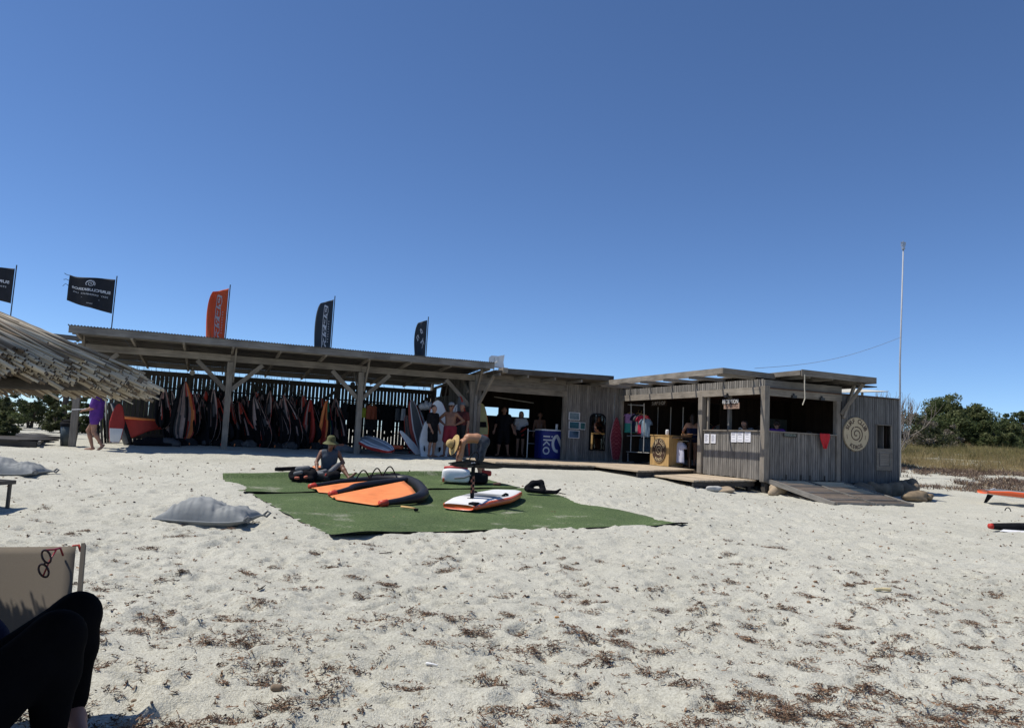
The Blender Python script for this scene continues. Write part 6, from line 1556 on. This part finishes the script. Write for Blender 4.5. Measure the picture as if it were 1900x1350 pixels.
T = flag_thing('feather_flag', 'orange feather flag with outlined white letters above the shelter roof', -13.58, 6.27, zb); feather(T, 6.27, zb, .62, 2.4, mat('orange_flag', (.66, .135, .045), .7, .06, 3, trans=.35), block_logo(), .4, mat('flag_print_grey', (.45, .42, .42), .8))
T = flag_thing('feather_flag', 'dark grey feather flag with outlined white letters above the shelter middle', -9.85, 6.30, zb); feather(T, 6.30, zb, .58, 2.4, mat('slate_flag', (.032, .042, .055), .75, .1, 4), block_logo(), 2.2, mat('flag_print_white', (.6, .6, .62), .8))
small = [stroke2d(l, .03) for l in ([(.62, .18), (.50, .20), (.36, .25), (.5, .26), (.55, .23), (.62, .18)], [(.80, .34), (.72, .30), (.60, .36), (.68, .40), (.80, .34)], [(.30, .36), (.40, .41), (.30, .50), (.36, .54)], [(.48, .44), (.30, .40), (.18, .47)])]
T = flag_thing('feather_flag', 'small dark feather flag with a white emblem above the shelter right end', -6.15, 5.90, zb); feather(T, 5.90, zb, .44, 2.1, mat('slate_flag2', (.034, .042, .052), .75, .1, 4), small, 3.6, mat('flag_print_white', (.6, .6, .62), .8))
# ------------------------------------------------------------------ antenna mast
bp_ = at(1670, 742, 26.0); x, y = bp_[0], bp_[1]; tp = at(1676, 450, 26.0)
T = thing('antenna_mast', 'tall thin pale antenna mast behind the hut corner', 'mast', (x, y, gz(x, y)))
o0 = np.array(T.location); b = MB(); b.tube([(0, 0, -.2), (0, 0, 4.0), tp-o0-[0, 0, .25]], [.032, .03, .022], 10); b.build('pole', [mat('pale_mast', (.38, .39, .41), .5, .1, 3)], T, True)
b = MB(); e = tp-o0; b.tube([e-[0, 0, .25], e-[0, 0, .12]], .06, 8); b.box(e+[-.06, -.06, -.12], e+[.06, .06, -.02]); b.tube([e+[-.09, 0, 0], e+[.09, 0, 0]], .02, 6); b.tube([e, e+[0, 0, .06]], .02, 6); b.build('sensor', [STEEL], T)
b = MB(); A = at(1673, 625, 26)-o0; B = at(1400, 683, 22.5)-o0; b.tube([lerp(A, B, t)-[0, 0, .25*math.sin(math.pi*t)] for t in np.linspace(0, 1, 14)], .006, 4); b.build('stay_wire', [STEEL], T)
# pale awning behind the reception roof
q = at(1578, 727, 29.5); b = MB(); b.add([(-.9, -1, -.12), (1.0, -1, .02), (1.0, 1.4, .26), (-.9, 1.4, .26), (-.9, -1, -.15), (1.0, -1, -.01), (1.0, 1.4, .23), (-.9, 1.4, .23)], BF)
T = thing('awning', 'pale cream awning behind the reception roof', 'awning', (q[0], q[1], g0(q[0], q[1]))); o = b.build('sheet', [mat('cream_canvas', (.55, .52, .44), .8)], T); o.location = (0, 0, q[2]-g0(q[0], q[1]))
for dx in (-.8, .9): beam('awning_post', (dx, .9, -.1), (dx, .9, q[2]-g0(q[0], q[1])+.1), .08, .08, WD, T)

# ------------------------------------------------------------------ plants
def leafmat(name, c, c2, tr=.25):
    return mat(name, c, .6, .3, 1.3, col2=c2, trans=tr*1.5, spec=.25, objvar=.1)
OAK1 = leafmat('dark_juniper', (.062, .086, .032), (.125, .155, .062)); OAK2 = leafmat('olive_juniper', (.095, .115, .042), (.165, .18, .075))
SHR1 = leafmat('shrub_green', (.05, .065, .028), (.115, .125, .055)); DRYL = leafmat('dry_leaf', (.20, .17, .125), (.32, .275, .21), .15)
def leaf_cloud(name, C, R, per, size, mats, seed, parent=None, loc=(0, 0, 0), flat=.75, mix=.4, asp=2.0):
    """clumps of leaf-sized faces: centres C (n,3), radii R (n)"""
    rg = np.random.default_rng(seed); n = len(C); N = n*per
    d = rg.normal(size=(N, 3)); d /= np.linalg.norm(d, axis=1)[:, None]; d *= (rg.random(N)**.45)[:, None]
    cen = np.repeat(C, per, 0)+d*np.repeat(R, per)[:, None]*[1, 1, flat]
    a = rg.normal(size=(N, 3)); a[:, 2] = a[:, 2]*.7+.35; a /= np.linalg.norm(a, axis=1)[:, None]
    t = rg.normal(size=(N, 3)); b = np.cross(a, t); b /= np.linalg.norm(b, axis=1)[:, None]
    s = size*(.6+.8*rg.random(N)); a = a*(s*.5)[:, None]; b = b*(s*.5/asp)[:, None]
    V = np.stack([cen-a, cen+b-a*.1, cen+a, cen-b-a*.1], 1).reshape(-1, 3); Qd = np.arange(4*N).reshape(N, 4)
    mi = np.repeat((rg.random(n) < mix).astype(int), per)
    return link(name, mesh_np(name, V, Qd, mats, mi, False), parent, loc)
BARK = mat('grey_bark', (.09, .07, .055), .9, .25, 8, bump=.5, bscale=20)
def limbs(b, p, d, L, r, depth, rg, spread=.6, tips=None, nseg=4, up=.12):
    pts = [p]; dd = d
    for i in range(nseg): dd = unit(dd+rg.normal(size=3)*.14+[0, 0, up*.4]); pts.append(pts[-1]+dd*L/nseg)
    b.tube(pts, np.linspace(r, r*.62, nseg+1), 6 if r > .03 else 4, cap=False)
    if depth == 0:
        if tips is not None: tips.append(pts[-1])
        return
    for k in range(3 if depth > 1 else 2+int(rg.random() < .6)):
        d2 = unit(dd+rg.normal(size=3)*spread+[0, 0, up]); limbs(b, pts[-1-(k % 2)], d2, L*(.62+.2*rg.random()), r*.6, depth-1, rg, spread, tips, nseg, up)
def tree(name, label, px, pyb, Y, wpx, pytop, seed, nclump=90, per=60, leaf=.26, mats=(OAK1, OAK2), group='trees on the dune at the right', full=0.0, cat='tree'):
    p = at(px, pyb, Y); x, y = p[0], p[1]; z = gz(x, y); top = at(px, pytop, Y)[2]; Wd = wpx*Y/FPX/2; Ht = top-z
    T = thing(name, label, cat, (x, y, z), 0, group); rg = np.random.default_rng(seed); b = MB(); tips = []
    for k in range(3): limbs(b, np.array([0, 0, -.3]), unit(np.array([rg.normal()*.5, rg.normal()*.4, 1.0])), Ht*.38, .05*Ht**.8, 2, rg, .7, tips)
    b.build('trunk', [BARK], T, True)
    C = []; R = []
    for i in range(nclump):
        while True:
            q = rg.uniform(-1, 1, 3); rr_ = math.sqrt(q[0]**2+q[1]**2)
            lim = math.sqrt(max(0, 1-rr_**2.2))*(.86+.16*math.sin(q[0]*5+seed)+.10*math.sin(q[0]*11+2*seed)+.12*rg.normal()*.5)
            lo = .08*full if full else .22+.12*math.sin(q[0]*4+seed)
            zz = (q[2]+1)/2
            if rr_ < 1 and lo < zz < lim and (zz > lim*.45 or rr_ > .55 or rg.random() < .45): break
        C.append((q[0]*Wd, q[1]*Wd*.8, zz*Ht)); R.append((.10+.09*rg.random())*Wd*(1.15 if zz < lim*.7 else .85))
    leaf_cloud('crown', np.array(C), np.array(R), per, leaf, list(mats), seed, T, mix=.45)
    return T
tree('juniper_tree', 'broad dark juniper tree with a domed crown, biggest beyond the dune grass', 1785, 838, 50, 204, 739, 3, 260, 170, .17)
tree('juniper_tree', 'dark juniper tree at the right edge behind the dune grass', 1893, 838, 52, 110, 757, 6, 130, 150, .17)
tree('juniper_tree', 'lower dark juniper in front of the gap between the two taller ones', 1845, 838, 47, 80, 775, 9, 70, 150, .15, full=1)
tree('juniper_tree', 'small dark juniper at the foot of the broad one on its left', 1735, 835, 48, 75, 775, 12, 60, 150, .15, full=1)
tree('juniper_tree', 'far juniper cut off by the right edge', 1960, 842, 50, 110, 765, 15, 70, 120, .2)
tree('grey_shrub', 'grey green shrub thinning into bare twigs beside the hut corner', 1700, 834, 42, 130, 766, 21, 120, 90, .12, (SHR1, DRYL), 'shrubs on the dune', 1, 'shrub')
tree('grey_shrub', 'dry brownish shrub between the grey green one and the junipers', 1748, 835, 43, 84, 786, 24, 60, 90, .1, (DRYL, SHR1), 'shrubs on the dune', 1, 'shrub')
# bare tree behind the hut
p = at(1652, 800, 36); T = thing('bare_tree', 'bare grey branched tree rising behind the hut roof', 'tree', (p[0], p[1], gz(p[0], p[1])))
rg = np.random.default_rng(4); b = MB(); Ht = at(1652, 712, 36)[2]-gz(p[0], p[1])
for k in range(11): limbs(b, np.array([rg.normal()*.12, rg.normal()*.1, -.2]), unit(np.array([(k-5)*.17, rg.normal()*.3, 1.0])), Ht*.37, .035, 3, rg, .42, None, 4, .35)
b.build('branches', [mat('bare_twig', (.20, .17, .145), .9, .2, 8)], T)
# canes and shrubs behind the fence
CNAME = ['first from the left', 'second from the left', 'third from the left', 'fourth from the left', 'first right of the second post', 'second right of the second post', 'small one furthest right', 'tallest one by the thatch rim', 'just left of the second post']
CANE = leafmat('cane_green', (.06, .085, .03), (.13, .15, .06))
def blades(name, P, Hh, Wd, mats, seed, lean=.25, kind=None, label=None, cat=None, parent=None, seg=2, mi=None, loc=(0, 0, 0), group=None):
    """tapering grass blades standing at P"""
    rg = np.random.default_rng(seed); N = len(P); a = rg.random(N)*2*math.pi; l = rg.normal(size=N)*lean+lean*.5; b = rg.random(N)*2*math.pi
    wv = np.stack([np.cos(b), np.sin(b), np.zeros(N)], 1)*np.asarray(Wd).reshape(-1, 1)/2; lv = np.stack([np.cos(a)*l, np.sin(a)*l, np.ones(N)], 1); V = []
    Hh = np.broadcast_to(Hh, (N,))
    for i in range(seg+1):
        t = i/seg; c = P+lv*[1, 1, 0]*(Hh*t**1.8)[:, None]+np.array([0, 0, 1.])*(Hh*(t-.12*t*t*np.abs(l)*2))[:, None]; w = wv*(1-.9*t); V += [c-w, c+w]
    V = np.stack(V, 1); k = 2*(seg+1); base_ = np.arange(N)[:, None]*k
    Qd = np.concatenate([base_+np.array([[2*i, 2*i+1, 2*i+3, 2*i+2]]) for i in range(seg)], 0)
    m_i = None if mi is None else np.tile(mi, seg)
    o = link(name, mesh_np(name, V.reshape(-1, 3), Qd, mats, m_i, False), parent, loc); return tag(o, label, cat, group, kind)
for k, (px, wpx, top) in enumerate(((262, 26, 672), (318, 30, 688), (352, 26, 686), (385, 30, 690), (476, 22, 692), (500, 26, 692), (545, 16, 700), (225, 20, 664), (420, 18, 694))):
    u = uvz(px, 700, 'v', 13.6)[0]; q = W(u, 13.6+.5*(k % 3), 0); z = gz(q[0], q[1]); topz = uvz(px, top, 'v', 13.6+.5*(k % 3))[2]
    N = 90; P = np.stack([RNG.normal(size=N)*wpx*.012, RNG.normal(size=N)*.3, np.zeros(N)], 1)
    blades('cane_clump', P, (topz-z)*(.72+.34*RNG.random(N)), .05, [CANE, SHR1], 30+k, .07, None, 'clump of green canes showing above the slat fence, %s' % CNAME[k], 'canes', None, 4, (RNG.random(N) < .4).astype(int), (q[0], q[1], z), 'canes behind the slat fence')
# shrubs by the path on the left
def bush(label, px, pyb, Y, wpx, pytop, seed, mats, leaf=.1, n=70, per=110, name='bush', group='bushes by the path'):
    return tree(name, label, px, pyb, Y, wpx, pytop, seed, n, per, leaf, mats, group, 1, 'bush')
bush('leafy green bush at the left edge beside the dark boardwalk', -8, 812, 22.5, 74, 752, 41, (SHR1, OAK2), .09)
bush('green bush right of the sandy path behind the bin', 114, 790, 28, 66, 740, 42, (SHR1, OAK2), .09)
bush('dark bush under the thatch behind the sandy path', 55, 775, 34, 130, 716, 43, (OAK1, SHR1), .13)
bush('dark bush in the far left corner under the thatch', -20, 778, 36, 130, 712, 44, (OAK1, SHR1), .13)
bush('dark bush behind the shelter end by the walking woman', 150, 795, 30, 70, 745, 45, (OAK1, SHR1), .1)
tree('juniper_tree', 'distant juniper whose top shows between the thatch and the shelter roof', 120, 775, 46, 90, 622, 46, 60, 60, .22, (OAK1, OAK2), None)
# dune grass and dry weeds
rg = np.random.default_rng(77)
def scatter(n, x0, x1, y0, y1, keep):
    X = rg.uniform(x0, x1, n); Y = rg.uniform(y0, y1, n); k = keep(X, Y) > rg.random(n); X, Y = X[k], Y[k]
    i = np.clip(np.searchsorted(gy, Y), 1, len(gy)-1); j = np.clip(np.searchsorted(gx, X), 1, len(gx)-1)
    return np.stack([X, Y, GZ[i, j]-.02], 1)
cl = lambda X, Y, s, sd: smooth(-.14, .16, vnoise(X/s, Y/s, sd)+.5*vnoise(X/s*2.7, Y/s*2.7, sd+1))
P = scatter(190000, 11.5, 52, 28.3, 46, lambda X, Y: smooth(28.0, 30.2, Y)*(.45+.55*cl(X, Y, 2.2, 3))*(X > .47*Y)*(X < .98*Y+6))
G1 = leafmat('dune_grass_olive', (.20, .185, .065), (.33, .285, .12), .3); G2 = leafmat('dune_grass_straw', (.34, .255, .115), (.48, .38, .20), .3)
TC = scatter(420, 12, 46, 28.8, 44, lambda X, Y: .9*(X > .48*Y)*(X < .95*Y+5)); TP = np.repeat(TC, 46, 0)+np.concatenate([rg.normal(size=(len(TC)*46, 2))*.13, np.zeros((len(TC)*46, 1))], 1)
NB = len(P); P = np.concatenate([P, TP])
mi = (rg.random(len(P)) < smooth(38, 29, P[:, 1])*.75+.25).astype(int)
blades('dune_grass', P, np.where(np.arange(len(P)) < NB, .13+.27*rg.random(len(P))*smooth(28, 34, P[:, 1]), .25+.40*rg.random(len(P))), .022, [G1, G2], 5, .55, 'stuff', 'olive and straw coloured grass covering the dune at the right', 'grass', None, 2, mi)
P = scatter(95000, 9.5, 30, 22.2, 30.5, lambda X, Y: smooth(-.26, .08, vnoise(X/1.3, Y/1.3, 9)+.5*vnoise(X/.5, Y/.5, 10))*smooth(22.6, 24.4, Y-1.2*vnoise(X/2, Y/9, 14))*smooth(31, 28.5, Y)*(X > .49*Y)*(X < .78*Y+2))
W1 = mat('dry_weed_brown', (.13, .088, .07), .9, .3, 3); W2 = mat('dry_weed_tan', (.30, .22, .14), .9, .3, 3)
blades('dry_weeds', P, .06+.13*rg.random(len(P)), .03, [W1, W2], 6, 1.4, 'stuff', 'matted dry brown weeds along the foot of the dune', 'weeds', None, 2, (rg.random(len(P)) < .3).astype(int))
# glimpses of a building behind the trees
q = at(1882, 829, 62); T = thing('distant_house', 'distant pale red house glimpsed between the tree trunks', 'house', (q[0], q[1], gz(q[0], q[1])-.5))
b = MB(); b.box((-2.2, 0, 0), (2.2, 3, 2.3)); b.build('wall', [mat('salmon_render', (.42, .20, .14), .8)], T); b = MB(); b.prism([(-2.4, 2.3), (2.4, 2.3), (0, 3.0)], -.1, 3.1); b.build('roof', [mat('clay_tile', (.25, .10, .06), .8)], T)

# ------------------------------------------------------------------ boardwalk and bin on the left
q0, q1 = atz(104, 796, .60), atz(70, 820, .56)
T = thing('boardwalk', 'dark plank boardwalk leading to the sandy path at the left edge', 'boardwalk', (q1[0]-1.0, q1[1]+1.2, .5))
o0 = np.array(T.location); dx = unit((q0-q1)*[1, 1, 0]); Lw_ = np.linalg.norm((q0-q1)[:2]); nb = 11
for i in range(nb):
    c = q1+dx*(i+.5)*Lw_/nb; beam('walk_plank', np.array([c[0]-2.3, c[1]+.05, .585])-o0, np.array([c[0], c[1], .585])-o0, Lw_/nb-.02, .04, WDK, T)
beam('walk_riser', np.array([q1[0]-2.3, q1[1]+.03, .47])-o0, np.array([q1[0]-.01, q1[1]-.02, .47])-o0, .04, .2, WDK, T)
beam('walk_edge', q1+[.03, 0, -.03]-o0, q0+[.03, 0, -.03]-o0, .05, .09, WD, T)
q = atg(116, 827); T = thing('litter_bin', 'dark round litter bin with a black liner beside the shelter end post', 'bin', (q[0], q[1]+.25, gz(q[0], q[1]+.2)))
b = MB(); b.lathe([(0, .0), (.19, .0), (.215, .3), (.225, .60), (.21, .60), (.20, .3), (.18, .03)], 20); b.build('drum', [mat('grey_green_bin', (.045, .055, .055), .5, .4, 4)], T, True)
b = MB(); b.lathe([(.19, .5), (.215, .62), (.24, .66), (.25, .60), (.235, .54)], 20); b.build('liner', [BLACK], T, True)
b = MB(); b.lathe([(0, .74), (.12, .73), (.20, .70), (.21, .67), (0, .66)], 18); b.build('lid', [BLACK], T, True)

# ------------------------------------------------------------------ thatched parasols
REED = mat('dry_reed', (.27, .205, .135), .75, .35, 7, objvar=.25, col2=(.64, .56, .42), stretch=(.4, .4, .4), detail=3)
REEDS = [REED, mat('pale_reed', (.58, .50, .37), .7, .25, 4), mat('brown_reed', (.20, .15, .10), .8, .3, 4), mat('dark_hollow_reed_end', (.06, .042, .028), .9, .3, 9)]  # last one: dark end faces paint the shade inside hollow reeds
def thatch(label, c, R, zr, slope, seed, n, singles, sector, polebase, tail=.012):
    T = thing('thatched_parasol', label, 'parasol', (c[0], c[1], polebase)); rg = np.random.default_rng(seed); h0 = zr-polebase
    V = []; F = []; MI = []; sq = [(math.cos(2*math.pi*k/6), math.sin(2*math.pi*k/6)) for k in range(6)]
    def reed(th, r0, r1, lift, rad, jit, V, F, MI, m):
        pts = []; bend = .022*math.sin(th*311+r0*50)
        for i in range(4):
            t = i/3; r = r0+(r1-r0)*t; a = th+jit*(t-.5)/max(r, .3); pts.append(np.array([r*math.cos(a), r*math.sin(a), h0+slope*(R-r)+lift*(.7+.3*t)-.03*t*t+.012*math.sin(3*t+th*40)+bend*math.sin(2.2*t+th*77)*t]))
        b_ = len(V)
        for p in pts:
            rv_ = np.array([math.cos(th), math.sin(th), -slope]); e1 = np.array([-math.sin(th), math.cos(th), 0]); e2 = unit(np.cross(rv_, e1))
            for cx, cy in sq: V.append(p+rad*(cx*e1+cy*e2))
        for i in range(3):
            for k in range(6): F.append((b_+i*6+k, b_+i*6+(k+1) % 6, b_+i*6+6+(k+1) % 6, b_+i*6+6+k)); MI.append(m)
        for k in range(4): F.append((b_+18, b_+19+k, b_+20+k, b_+20+k)) if False else None
        F.append((b_+18, b_+19, b_+20, b_+21)); F.append((b_+18, b_+21, b_+22, b_+23)); MI.extend([3, 3])
    s0, s1 = sector
    for i in range(n):
        th = rg.uniform(s0, s1); lay_ = rg.random(); r0 = .12 if lay_ < .7 else rg.uniform(.2, .5)
        r1 = R*(1+rg.normal()*tail)-(.0 if lay_ < .93 else rg.random()**3*.25)+(1.6*tail if lay_ < .2 else 0)
        reed(th, r0, r1, 0.0+.022*lay_, .0020+.0022*rg.random()+.0022*(rg.random() < .12), rg.normal()*.075, V, F, MI, int(rg.choice(3, p=[.42, .28, .30])))
    o = link('reed_layer', mesh_np('reed_layer', V, F, REEDS, MI, True), T); o['kind'] = 'stuff'
    protos_ = []
    for k in range(4):
        v, f, m_ = [], [], []; reed(0.0, .55-.1*k, R*(1+.02*k)-.01, .017, .0034+.0004*k, .03*(k-1.5), v, f, m_, k % 2)
        protos_.append(mesh_np('reed', v, f, REEDS, m_, True))
    for i in range(singles):
        o = link('reed', protos_[i % 4], T, (0, 0, rg.uniform(-.004, .006))); o.rotation_euler = (0, 0, rg.uniform(*sector))
    m = 16
    b = MB(); b.tube([(R*.90*math.cos(a), R*.90*math.sin(a), h0+slope*R*.10-.055) for a in np.linspace(0, 2*math.pi, m+1)], .026, 8); b.build('rim_hoop', [WDK], T, True)
    b = MB(); b.tube([(R*.45*math.cos(a), R*.45*math.sin(a), h0+slope*R*.55-.045) for a in np.linspace(0, 2*math.pi, m+1)], .02, 8); b.build('inner_hoop', [WD], T, True)
    for k in range(8):
        a = k*math.pi/4+.3; beam('spoke', (.05*math.cos(a), .05*math.sin(a), h0+slope*R*.96-.02), (R*.86*math.cos(a), R*.86*math.sin(a), h0+slope*R*.14-.02), .035, .035, WD, T)
    b = MB(); b.tube([(0, 0, -.3), (0, 0, h0+slope*R*.98)], .05, 10); b.build('pole', [WB], T, True)
    return T
thatch('thatched reed parasol with ragged rim filling the left edge', (-2.38, 1.95), 1.265, 1.43, .36, 51, 13000, 240, (-math.pi, math.pi), 0.0)
q = atz(1886, -9, 2.12); l_ = unit((atz(1900, 0, 2.12)-atz(0, 0, 2.12))*[1, 1, 0]); dr = np.array([-l_[1], l_[0], 0]); c = q-dr*1.34+l_*.12
thatch('thatched reed parasol overhead whose rim just touches the top right corner', (c[0], c[1]), 1.27, 2.12, .42, 52, 1500, 0, (-math.pi, math.pi), 0.0, .006)

# ------------------------------------------------------------------ seaweed, pebbles and shells on the sand
SW = [mat('seaweed_brown', (.14, .078, .046), .8, .35, 12), mat('seaweed_tan', (.27, .17, .10), .8, .3, 12), mat('seaweed_dark', (.045, .030, .022), .8, .3, 12)]
rg = np.random.default_rng(123)
def gzv(X, Y):
    i = np.clip(np.searchsorted(gy, Y), 1, len(gy)-1); j = np.clip(np.searchsorted(gx, X), 1, len(gx)-1)
    fy = (Y-gy[i-1])/(gy[i]-gy[i-1]); fx = (X-gx[j-1])/(gx[j]-gx[j-1])
    return (GZ[i-1, j-1]*(1-fx)+GZ[i-1, j]*fx)*(1-fy)+(GZ[i, j-1]*(1-fx)+GZ[i, j]*fx)*fy
SV, SF, SM = [], [], []
def strips(cx, cy, n, spread, L, stretch=1.0, ang=0.0, lift=.02, wd=.006):
    """a tuft of curled dry strips"""
    ca, sa = math.cos(ang), math.sin(ang); a = rg.normal(size=n)*spread*stretch; b = rg.normal(size=n)*spread
    X = cx+a*ca-b*sa; Y = cy+a*sa+b*ca; Z = gzv(X, Y)+.002+lift*rg.random(n)*np.exp(-(a/stretch)**2/(2*spread**2)-b*b/(2*spread**2))
    th = ang+rg.normal(size=n)*.9; l = L*(.4+1.0*rg.random(n)); w = wd*(.6+rg.random(n)); cu = rg.normal(size=n)*.9; el = rg.normal(size=n)*.25
    p = np.stack([X, Y, Z], 1); m_ = rg.choice(3, size=n, p=[.50, .22, .28]); out = []
    for k in range(4):
        t = (k/3-.5); aa = th+cu*t; c = p+np.stack([np.cos(aa)*l*t, np.sin(aa)*l*t, el*l*t+np.abs(rg.normal(size=n))*.004+.004], 1); nn_ = np.stack([-np.sin(aa), np.cos(aa), rg.normal(size=n)*.8], 1)*(w*.5*(1-.5*abs(t)*2*.6))[:, None]; out += [c-nn_, c+nn_]
    V = np.stack(out, 1).reshape(-1, 3); b0 = sum(len(v) for v in SV); ids = b0+np.arange(n)[:, None]*8
    SV.append(V); SF.append(np.concatenate([ids+np.array([[2*k, 2*k+1, 2*k+3, 2*k+2]]) for k in range(3)], 0)); SM.append(np.tile(m_, 3))
def dens(x, y):
    """how thick the wrack lies, from the drift lines on this beach"""
    px = x/y
    d = .34*math.exp(-((y-4.9)/1.1)**2)*(.5+.5*(px < .3))+.55*math.exp(-((y-4.6)/.5)**2-((px+.42)/.12)**2)+.5*math.exp(-((y-4.7)/.5)**2-((px+.02)/.22)**2)
    d += 1.1*math.exp(-((y-3.75)/.38)**2)*smooth(.18, .42, px)+.35*math.exp(-((y-5.6)/1.2)**2)*smooth(.35, .6, px)+.10*math.exp(-((y-6.5)/1.6)**2)+.02
    return d
k = 0
while k < 780:
    y = 3.2+rg.random()**1.7*7; x = (rg.random()*2-1)*.74*y
    if rg.random() > dens(x, y)*1.0+.22: continue
    big_ = .75*rg.random()**4; an_ = rg.normal()*.6; strips(x, y, int(10+75*big_), .010+.030*big_, .028+.03*big_, 1.2+1.8*rg.random(), an_, .010+.028*big_, .0038)
    if big_ > .25:
        for q in range(3): strips(x+rg.normal()*.05, y+rg.normal()*.03, int(30*big_), .012+.012*big_, .03, 2.2, an_+rg.normal()*.5, .02*big_, .0035)
    k += 1
for x, y, s_ in ((1.55, 3.72, .16), (1.95, 3.70, .18), (2.3, 3.80, .15), (2.55, 3.92, .13), (1.85, 4.0, .09), (-1.35, 4.75, .10), (-1.55, 4.45, .10), (-.75, 5.2, .08), (.45, 3.62, .07), (-.05, 4.7, .11), (.2, 4.75, .07), (-1.25, 4.0, .10)):
    for q in range(3): strips(x+rg.normal()*s_*.6, y+rg.normal()*s_*.25, int(85*s_/.2), s_*.7, .04, 2.4, rg.normal()*.2, .022, .0036)
for _ in range(1500):                                     # single bits
    y = 3.2+rg.random()**1.5*15; x = (rg.random()*2-1)*.74*y; strips(x, y, 1+int(3*rg.random()), .010, .018+.026*rg.random(), 1, rg.normal()*.6, .004, .0045+.0008*y)
for _ in range(2600):
    y = 3.2+rg.random()**1.2*9; x = (rg.random()*2-1)*.74*y; strips(x, y, 1, .0, .006+.010*rg.random(), 1, rg.normal()*.6, .002, .003+.0006*y)
for _ in range(220):
    y = 4+rg.random()*4.5; x = y*(.25+.5*rg.random()); strips(x, y, 3, .02, .035, 2, .1*rg.normal(), .005, .005)
tag(link('seaweed_wrack', mesh_np('seaweed_wrack', np.concatenate(SV), np.concatenate(SF), SW, np.concatenate(SM), False)), 'dry brown seaweed scraps scattered over the pale sand', 'seaweed', None, 'stuff')
# matted seaweed balls and pebbles
PV, PF, PM = [], [], []
ico = bmesh.new(); bmesh.ops.create_icosphere(ico, subdivisions=2, radius=1); iv = np.array([v.co[:] for v in ico.verts]); ifc = np.array([[v.index for v in f.verts] for f in ico.faces]); ico.free()
def pebble(x, y, s, m_, squash=.6, rough=.12):
    a = rg.random()*6.28; q = iv*(1+rough*rg.normal(size=(len(iv), 1)))*[s*(1+.6*rg.random()), s, s*squash]
    q = np.stack([q[:, 0]*math.cos(a)-q[:, 1]*math.sin(a), q[:, 0]*math.sin(a)+q[:, 1]*math.cos(a), q[:, 2]], 1)+[x, y, float(gzv(np.array([x]), np.array([y]))[0])+s*squash*.5]
    PF.append(ifc+sum(len(v) for v in PV)); PV.append(q); PM.append(np.full(len(ifc), m_))
for _ in range(300):
    y = 3.2+rg.random()**1.2*14; x = (rg.random()*2-1)*.74*y; r_ = rg.random()
    pebble(x, y, (.005+.010*rg.random()**3)*(1+.05*y), 0 if r_ < .5 else (1 if r_ < .8 else 2), .65, .14)
tag(link('pebbles', mesh_np('pebbles', np.concatenate(PV), np.concatenate(PF), [SW[1], mat('tan_pebble', (.20, .15, .105), .9, .2, 20), mat('dark_pebble', (.05, .04, .035), .9, .2, 20)], np.concatenate(PM), True)), 'small brown seaweed balls and pebbles dotted over the sand', 'pebbles', None, 'stuff')
def bit(name, label, cat, px, py, prims, m, rz=0):
    p = atg(px, py); o = sdf_obj(name, prims, m, None, .004, .008); o.location = (p[0], p[1], gz(p[0], p[1])+.004); o.rotation_euler = (0, 0, rz); tag(o, label, cat)
bit('cuttlebone', 'white cuttlebone lying among the seaweed in the middle foreground', 'shell', 803, 1234, [((-.035, 0, .008), (.03, 0, .008), .009, .004)], WHITE, -.3)
bit('driftwood', 'pale yellow piece of driftwood on the sand right of the middle', 'driftwood', 1636, 1106, [((-.06, 0, .012), (.05, .01, .02), .016, .012), ((.02, 0, .02), (.07, -.01, .016), .012, .018)], mat('bleached_wood', (.55, .46, .27), .8), .1)
bit('pebble', 'smooth tan pebble among the seaweed below the middle of the beach', 'pebble', 513, 1291, [((-.015, 0, .012), (.015, 0, .012), .018, .016)], mat('tan_pebble', (.26, .19, .13), .9, .2, 20))
bit('orange_peel', 'tiny orange scrap lying on the sand below the turf', 'scrap', 1034, 1141, [((-.012, 0, .006), (.012, .005, .006), .008, .006)], mat('orange_scrap', (.5, .25, .08), .7))
for k_, (px, py, L_, rz) in enumerate(((720, 1024, .09, .35), (488, 1094, .10, 1.3))):
    bit('twig', ('thin dark twig lying on the sand below the turf corner', 'thin dark twig standing askew left of the middle foreground')[k_], 'twig', px, py, [((-L_, 0, .006), (0, .01, .012), .005, .006), ((0, .01, .012), (L_*.8, .03, .02), .006, .003)], SW[2], rz)
